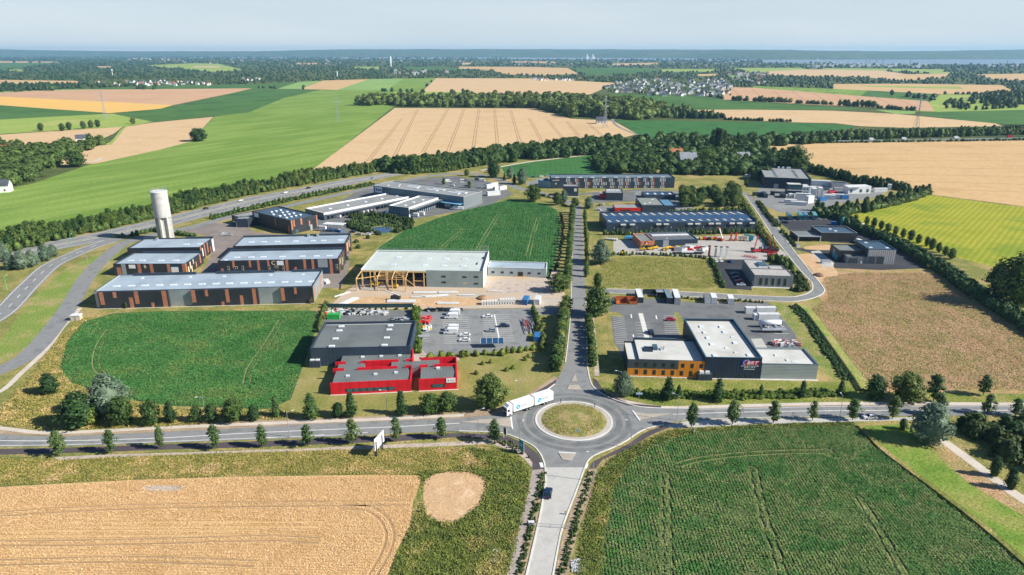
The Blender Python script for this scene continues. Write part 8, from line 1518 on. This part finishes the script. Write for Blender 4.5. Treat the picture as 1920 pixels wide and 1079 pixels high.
village([(1000, 148.5), (1090, 148.5), (1090, 152), (1000, 151.5)], 20, .6, "roadside house in the row beyond the pale field", "row of roadside houses beyond the pale field", 1.2, 13)
village([(1150, 205), (1210, 200), (1260, 203), (1250, 215), (1160, 217)], 9, .3, "house among the trees of the hamlet by the pylon", "houses of the hamlet by the pylon", 1.1, 22)
village([(1370, 150), (1420, 149), (1435, 157), (1380, 160)], 18, .15, "house right of the dense estate", "houses right of the dense estate", 1.1)
house('r', 1180, 222, .2, "orange roofed house at the corner of the dark green field", s=1.1); house('s', 1127, 232, 0, "low dark barn beside the pylon at the wheat field edge", s=1.6); house('r', 1110, 219, 0, "long red roofed barn among trees left of the pylon", s=1.3)
house('r', 1266, 298, .1, "white house with brown roof in the wooded hamlet", s=1.5); house('s', 1392, 303, 0, "dark roofed house among the big trees left of the depot", s=1.4); house('s', 1288, 309, 0, "long low grey roof behind the hedge of the striped hall", s=1.8)
house('r', 12, 293, .1, "house with orange roof at the left edge", s=1.8); house('s', 157, 268, .5, "white house with slate roof on the track between stubble fields", s=1.3); house('s', 2, 360, .3, "slate roofed house at the left edge below the wood", s=1.25); house('s', 5, 335, .5, "slate roofed house half hidden in the left trees", s=1.4); house('s', 1416, 266, 0, "small pale barn in the tree belt right of the hamlet", s=1.1)
# towns too far away to count
def specks(name, label, regs, mats, n_, s0, s1, seed):
    r_ = random.Random(seed)
    for mi, m_ in enumerate(mats):
        q = MB(); c = 0; k = 0
        while c < n_ and k < n_ * 20:
            k += 1; rg = r_.choice(regs); x, y = r_.uniform(rg[0], rg[2]), r_.uniform(rg[1], rg[3]); p = G2(x, y); d = p.length; c += 1
            s = max(s0, 1.6 * d / 1280) * r_.uniform(.7, 1.4); w = s * r_.uniform(.8, 1.8); hh2 = s * .55 + 6; q.box(p.x - w / 2, p.x + w / 2, p.y - s / 2, p.y + s / 2, 0, hh2)
        o = q.build(name, m_); tag(o, label[mi], "town", None, "stuff")
specks("distant_town", ["pale house fronts of far towns among the woods", "reddish roofs of far towns among the woods"], [(480, 109, 640, 126), (640, 107, 860, 118), (330, 112, 480, 120), (860, 112, 960, 120), (1260, 116, 1430, 126), (740, 133, 840, 142), (240, 110, 330, 116), (1000, 114, 1200, 124), (960, 116, 1000, 124), (1360, 138, 1440, 146)], [TRIM, mat("far_roofs", (.40, .24, .18), .8, .1, 20)], 190, 8, 16, 31)
specks("distant_industry", ["white sheds of the industrial area before the estuary"], [(1515, 118, 1600, 127), (1600, 119, 1700, 127.5), (1700, 121, 1740, 128), (1850, 121, 1920, 127)], [TRIM], 90, 14, 30, 32)
r_ = random.Random(41)
for i, (x, y, ty) in enumerate([(1532, 119, 110), (1463, 118, 109), (1623, 120, 111), (1655, 120, 110), (1706, 121, 110), (1643, 120, 112), (1630, 120, 113), (1888, 121, 113)]):
    hh_ = hgt(x, y, ty); boxes("chimney_mast", ["white flared tower of the industrial area", "thin mast left of the industrial area", "thin mast in the industrial area, first", "tallest thin mast in the industrial area", "thin mast at the right of the industrial area", "short mast beside the tallest mast", "short mast in the middle of the industrial area", "leaning crane mast near the right edge of the estuary"][i], "mast", x, y, 0, [("mast", TRIM if i == 0 else SLATE, ('l', (0, 0, 0), (0, 0, hh_), 7 if i == 0 else 2.2)), ("top", STEEL, ('b', -6, 6, -3, 3, hh_ - 5, hh_))], z=0)
# ================================================================= CROPS AND ROUGH GRASS (uncountable)
def cropmat(name, cols, trans=.2):
    m, nt, bs = nodes(name); geo = nt.nodes.new("ShaderNodeNewGeometry")
    c = ramp(nt, noise(nt, geo.outputs["Position"], .07, 5, .65), cols, .36, .64)
    c = mix(nt, 1.0, c, ramp(nt, geo.outputs["Random Per Island"], [(.78,) * 3, (1,) * 3, (1.22,) * 3], 0, 1), 'MULTIPLY')
    nt.links.new(c, bs.inputs["Base Color"]); bs.inputs["Roughness"].default_value = .7; bs.inputs["Specular IOR Level"].default_value = .15; return m
def segdist(q, pts):
    d = np.full(len(q), 1e9)
    for a, b in zip(pts[:-1], pts[1:]):
        a, b = np.array(tuple(a)), np.array(tuple(b)); ab = b - a; t = np.clip(((q - a) @ ab) / (ab @ ab), 0, 1); d = np.minimum(d, np.linalg.norm(q - (a + t[:, None] * ab), axis=1))
    return d
def inpoly(q, P_):
    c = np.zeros(len(q), bool); j = len(P_) - 1
    for i in range(len(P_)):
        (xi, yi), (xj, yj) = P_[i], P_[j]
        if yi != yj: c ^= ((yi > q[:, 1]) != (yj > q[:, 1])) & (q[:, 0] < (xj - xi) * (q[:, 1] - yi) / (yj - yi) + xi)
        j = i
    return c
def sprinkle(name, label, pxs, n_, h_, w_, m_, row=None, seed=1, thin=0, tracks=(), avoid=(), tilt=.45, z=.05, vary=.5, wide=False):
    """n_ leaf-sized faces of a crop or grass canopy over the world polygon of pxs; row=(angle, spacing)"""
    rng = np.random.default_rng(seed); P_ = np.array([tuple(G2(*p)) for p in pxs]); lo, hi = P_.min(0), P_.max(0); out = []; tot = 0
    AV = [np.array([tuple(G2(*p)) for p in a]) for a in avoid]; TK = [spline([G2(*p) for p in t], 6) for t in tracks]
    while tot < n_:
        q = lo + (hi - lo) * rng.random((n_, 2))
        if row:
            a = math.radians(row[0]); u = q @ np.array([math.cos(a), math.sin(a)]); v_ = q @ np.array([-math.sin(a), math.cos(a)])
            v_ = np.round(v_ / row[1]) * row[1] + rng.normal(size=len(v_)) * row[1] * .15; q = np.stack([u * math.cos(a) - v_ * math.sin(a), u * math.sin(a) + v_ * math.cos(a)], 1)
        qj = q + rng.normal(size=q.shape) * .55; c = inpoly(qj, P_)
        for a in AV: c &= ~inpoly(qj, a)
        for t in TK:
            d0 = segdist(q, t); c &= np.abs(d0 - .95) > .38
            if wide and t is not TK[0]: c &= (d0 > 1.5) | (rng.random(len(q)) > .15 + .5 * np.sin(q[:, 1] * .35) * np.sin(q[:, 1] * .9 + q[:, 0])) | (q[:, 1] > 175)
        if thin:
            f_ = np.sin(q[:, 0] * .11 + 2 * np.sin(q[:, 1] * .07)) * np.sin(q[:, 1] * .13 + 1.7 * np.sin(q[:, 0] * .09)) + .45 * np.sin(q[:, 0] * .5 + q[:, 1] * .31) * np.sin(q[:, 1] * .43); c &= rng.random(len(q)) > np.clip(f_ * thin, 0, .9)
        q = q[c]; out.append(q); tot += len(q)
    q = np.vstack(out)[:n_]; n2 = len(q)
    nrm = rng.normal(size=(n2, 3)) * tilt + np.array([0, 0, 1.]); nrm /= np.linalg.norm(nrm, axis=1, keepdims=True)
    a = np.cross(nrm, rng.normal(size=(n2, 3))); a /= np.linalg.norm(a, axis=1, keepdims=True); b = np.cross(nrm, a); s = w_ * (.5 + rng.random((n2, 1)))
    cl = .5 + .5 * np.sin(q[:, 0] * 1.1 + 2 * np.sin(q[:, 1] * .6)) * np.sin(q[:, 1] * 1.3 + 1.5 * np.sin(q[:, 0] * .5))
    C = np.stack([q[:, 0], q[:, 1], z + h_ * (1 - vary * rng.random(n2)) * (1 - vary * .8 * cl)], 1)
    V = np.stack([C - a * s - b * s * .6, C + a * s - b * s * .45, C + a * s * .8 + b * s * .6, C - a * s * .7 + b * s * .5], 1).reshape(-1, 3); V[:, 2] = np.maximum(V[:, 2], .03)
    return tag(mesh(name, V, np.arange(len(V)).reshape(-1, 4), m_), label, "crop" if row else "grass", None, "stuff")
TK1 = ([(1275, 872), (1320, 861), (1400, 852), (1480, 848), (1555, 847)], [(1412, 880), (1430, 960), (1455, 1040), (1470, 1100)], [(1247, 890), (1250, 980), (1252, 1090)], [(1610, 935), (1650, 1000), (1700, 1090)])
TK2 = ([(205, 618), (190, 640), (182, 660), (180, 685), (192, 702)], [(528, 600), (500, 645), (470, 690), (462, 720)])
TK3 = ([(-60, 969), (0, 965), (150, 955), (300, 950), (480, 947), (640, 945), (770, 944)], [(-60, 1058), (0, 1056), (200, 1050), (360, 1052), (480, 1058)], [(-60, 1022), (0, 1020), (240, 1017), (480, 1010), (600, 1014)], [(-60, 1004), (100, 1001), (480, 1000)], [(200, 985), (600, 984)], [(640, 950), (690, 955), (720, 975), (732, 1005), (722, 1040), (700, 1079)])
DIRT = [(795, 903), (811, 890), (835, 885), (862, 883), (890, 887), (910, 897), (913, 915), (908, 940), (894, 954), (870, 974), (848, 982), (820, 981), (798, 968), (790, 938)]
MZ = cropmat("maize_leaves", [(.055, .165, .035), (.085, .205, .05), (.20, .25, .085), (.07, .18, .04), (.13, .21, .06)])
MZ2 = cropmat("maize_leaves_plot", [(.05, .165, .035), (.075, .205, .05), (.13, .215, .055)])
WH = cropmat("wheat_ears", [(.66, .43, .20), (.76, .52, .27), (.70, .46, .22)])
RG = cropmat("rough_blades", [(.56, .40, .18), (.43, .33, .11), (.25, .24, .055), (.40, .32, .10), (.54, .38, .16)])
RG2 = cropmat("green_blades", [(.32, .28, .09), (.18, .21, .045), (.12, .16, .035), (.27, .25, .07)])
RGF = cropmat("lot_blades", [(.36, .33, .10), (.28, .28, .07), (.22, .25, .05), (.40, .32, .12)])
DM = cropmat("dry_blades", [(.46, .31, .16), (.52, .35, .19), (.32, .27, .10), (.48, .32, .17)])
sprinkle("maize_plants", "young maize plants in rows covering the big lower right field", [(1124, 1110), (1137, 1010), (1150, 922), (1177, 878), (1231, 834), (1300, 815), (1400, 806), (1520, 800), (1598, 800), (1620, 817), (1653, 852), (1718, 902), (1828, 987), (1918, 1067), (1960, 1110)], 190000, .45, .15, MZ, (88, .8), 1, .75, TK1, (), .38, .05, .4, True)
sprinkle("maize_plants", "maize plants covering the field left of the dark flat hall", [(116, 690), (128, 642), (160, 606), (215, 591), (300, 587), (450, 586), (590, 586), (582, 640), (560, 700), (543, 748), (500, 765), (330, 759), (250, 749), (180, 732), (130, 713)], 130000, .4, .19, MZ2, (80, .9), 2, .35, TK2, (), .35, .05, .4)
sprinkle("maize_plants", "maize rows of the big field behind the pale hall", [(694, 490), (714, 464), (762, 433), (830, 408), (900, 388), (960, 376), (1020, 384), (1042, 396), (1049, 420), (1044, 460), (1036, 500), (1028, 520), (900, 513)], 60000, .35, .3, cropmat("maize_leaves_back", [(.04, .135, .035), (.06, .17, .045), (.10, .19, .055)]), (86, 1.6), 12, .15, [[(935, 402), (915, 435), (895, 470)], [(870, 430), (840, 455), (820, 475)], [(1010, 408), (1000, 440), (990, 480)]], (), .3, .05, .4)
sprinkle("wheat_plants", "ripe wheat ears covering the lower left field", [(-30, 918), (0, 917), (240, 904), (420, 898), (560, 896), (700, 894), (784, 895), (787, 901), (772, 940), (765, 985), (742, 1032), (722, 1082), (710, 1110), (-60, 1110)], 140000, .28, .1, WH, (1, .5), 3, .3, TK3, ([(262, 916), (285, 911), (315, 911), (350, 914), (335, 920), (305, 922), (280, 921)],), .32, .05, .5)
sprinkle("tall_grass", "tall rough grass between the left road and the wheat", [(-30, 872), (0, 862), (110, 865), (250, 857), (420, 851), (700, 844), (880, 840), (930, 880), (840, 884), (780, 889), (560, 889), (240, 898), (-30, 912)], 52000, .35, .13, RG, None, 4, .2, tilt=.4)
sprinkle("tall_grass", "greener tall grass around the bare earth patch", [(880, 840), (968, 858), (994, 885), (980, 960), (950, 1079), (940, 1110), (728, 1110), (742, 1050), (775, 990), (790, 950), (793, 905), (786, 888), (840, 884), (900, 870)], 50000, .7, .17, RG2, None, 14, .35, (), (DIRT,), .6, .05, .8)
sprinkle("tall_grass", "tall rough grass right of the concrete road", [(1085, 1110), (1094, 1010), (1114, 930), (1125, 890), (1150, 862), (1200, 834), (1260, 810), (1400, 800), (1600, 793), (1600, 798), (1400, 804), (1290, 812), (1225, 832), (1172, 876), (1145, 920), (1130, 1010), (1120, 1110)], 36000, .6, .16, RG2, None, 5, .2, (), (), .6, .05, .8)
sprinkle("dry_grass_stand", "reddish dry grass standing on the meadow at right", [(1545, 522), (1600, 512), (1760, 512), (1800, 534), (1850, 564), (1960, 640), (2080, 720), (1960, 733), (1645, 726), (1615, 705), (1575, 660), (1515, 585), (1556, 560)], 130000, .32, .16, DM, None, 6, .2, (), (), .33, .05, .4)
sprinkle("tall_grass", "weedy grass on the fallow lot", [(1128, 486), (1200, 482), (1322, 488), (1348, 540), (1240, 541), (1130, 538)], 26000, .35, .17, RGF, None, 7, .3, tilt=.35)
sprinkle("tall_grass", "dry weeds around the lower left corner of the estate", [(-20, 795), (60, 700), (110, 640), (150, 600), (200, 585), (160, 603), (125, 640), (110, 690), (130, 718), (200, 745), (330, 768), (560, 772), (560, 782), (300, 800), (90, 806)], 34000, .4, .18, RG, None, 8, .3, tilt=.4)
sprinkle("tall_grass", "tufts of grass on the roundabout island", [(1076 + 57 * math.cos(i * .35), 788 + 29 * math.sin(i * .35)) for i in range(18)], 6000, .12, .1, RGF, None, 9, .2, z=.75)
# ================================================================= HAZE
hz = MB().box(-16000, 16000, -400, 17800, -1.0, 205.0).build("haze", None)
m = bpy.data.materials.new("haze"); m.use_nodes = True; nt = m.node_tree; nt.nodes.remove(nt.nodes["Principled BSDF"])
pv = nt.nodes.new("ShaderNodeVolumePrincipled"); pv.inputs["Color"].default_value = (.36, .70, 1.0, 1); pv.inputs["Density"].default_value = 4.6e-5; pv.inputs["Anisotropy"].default_value = .1
nt.links.new(pv.outputs[0], nt.nodes["Material Output"].inputs["Volume"]); hz.data.materials.append(m)
tag(hz, "thin blue air haze over the whole landscape", "haze", None, "stuff")
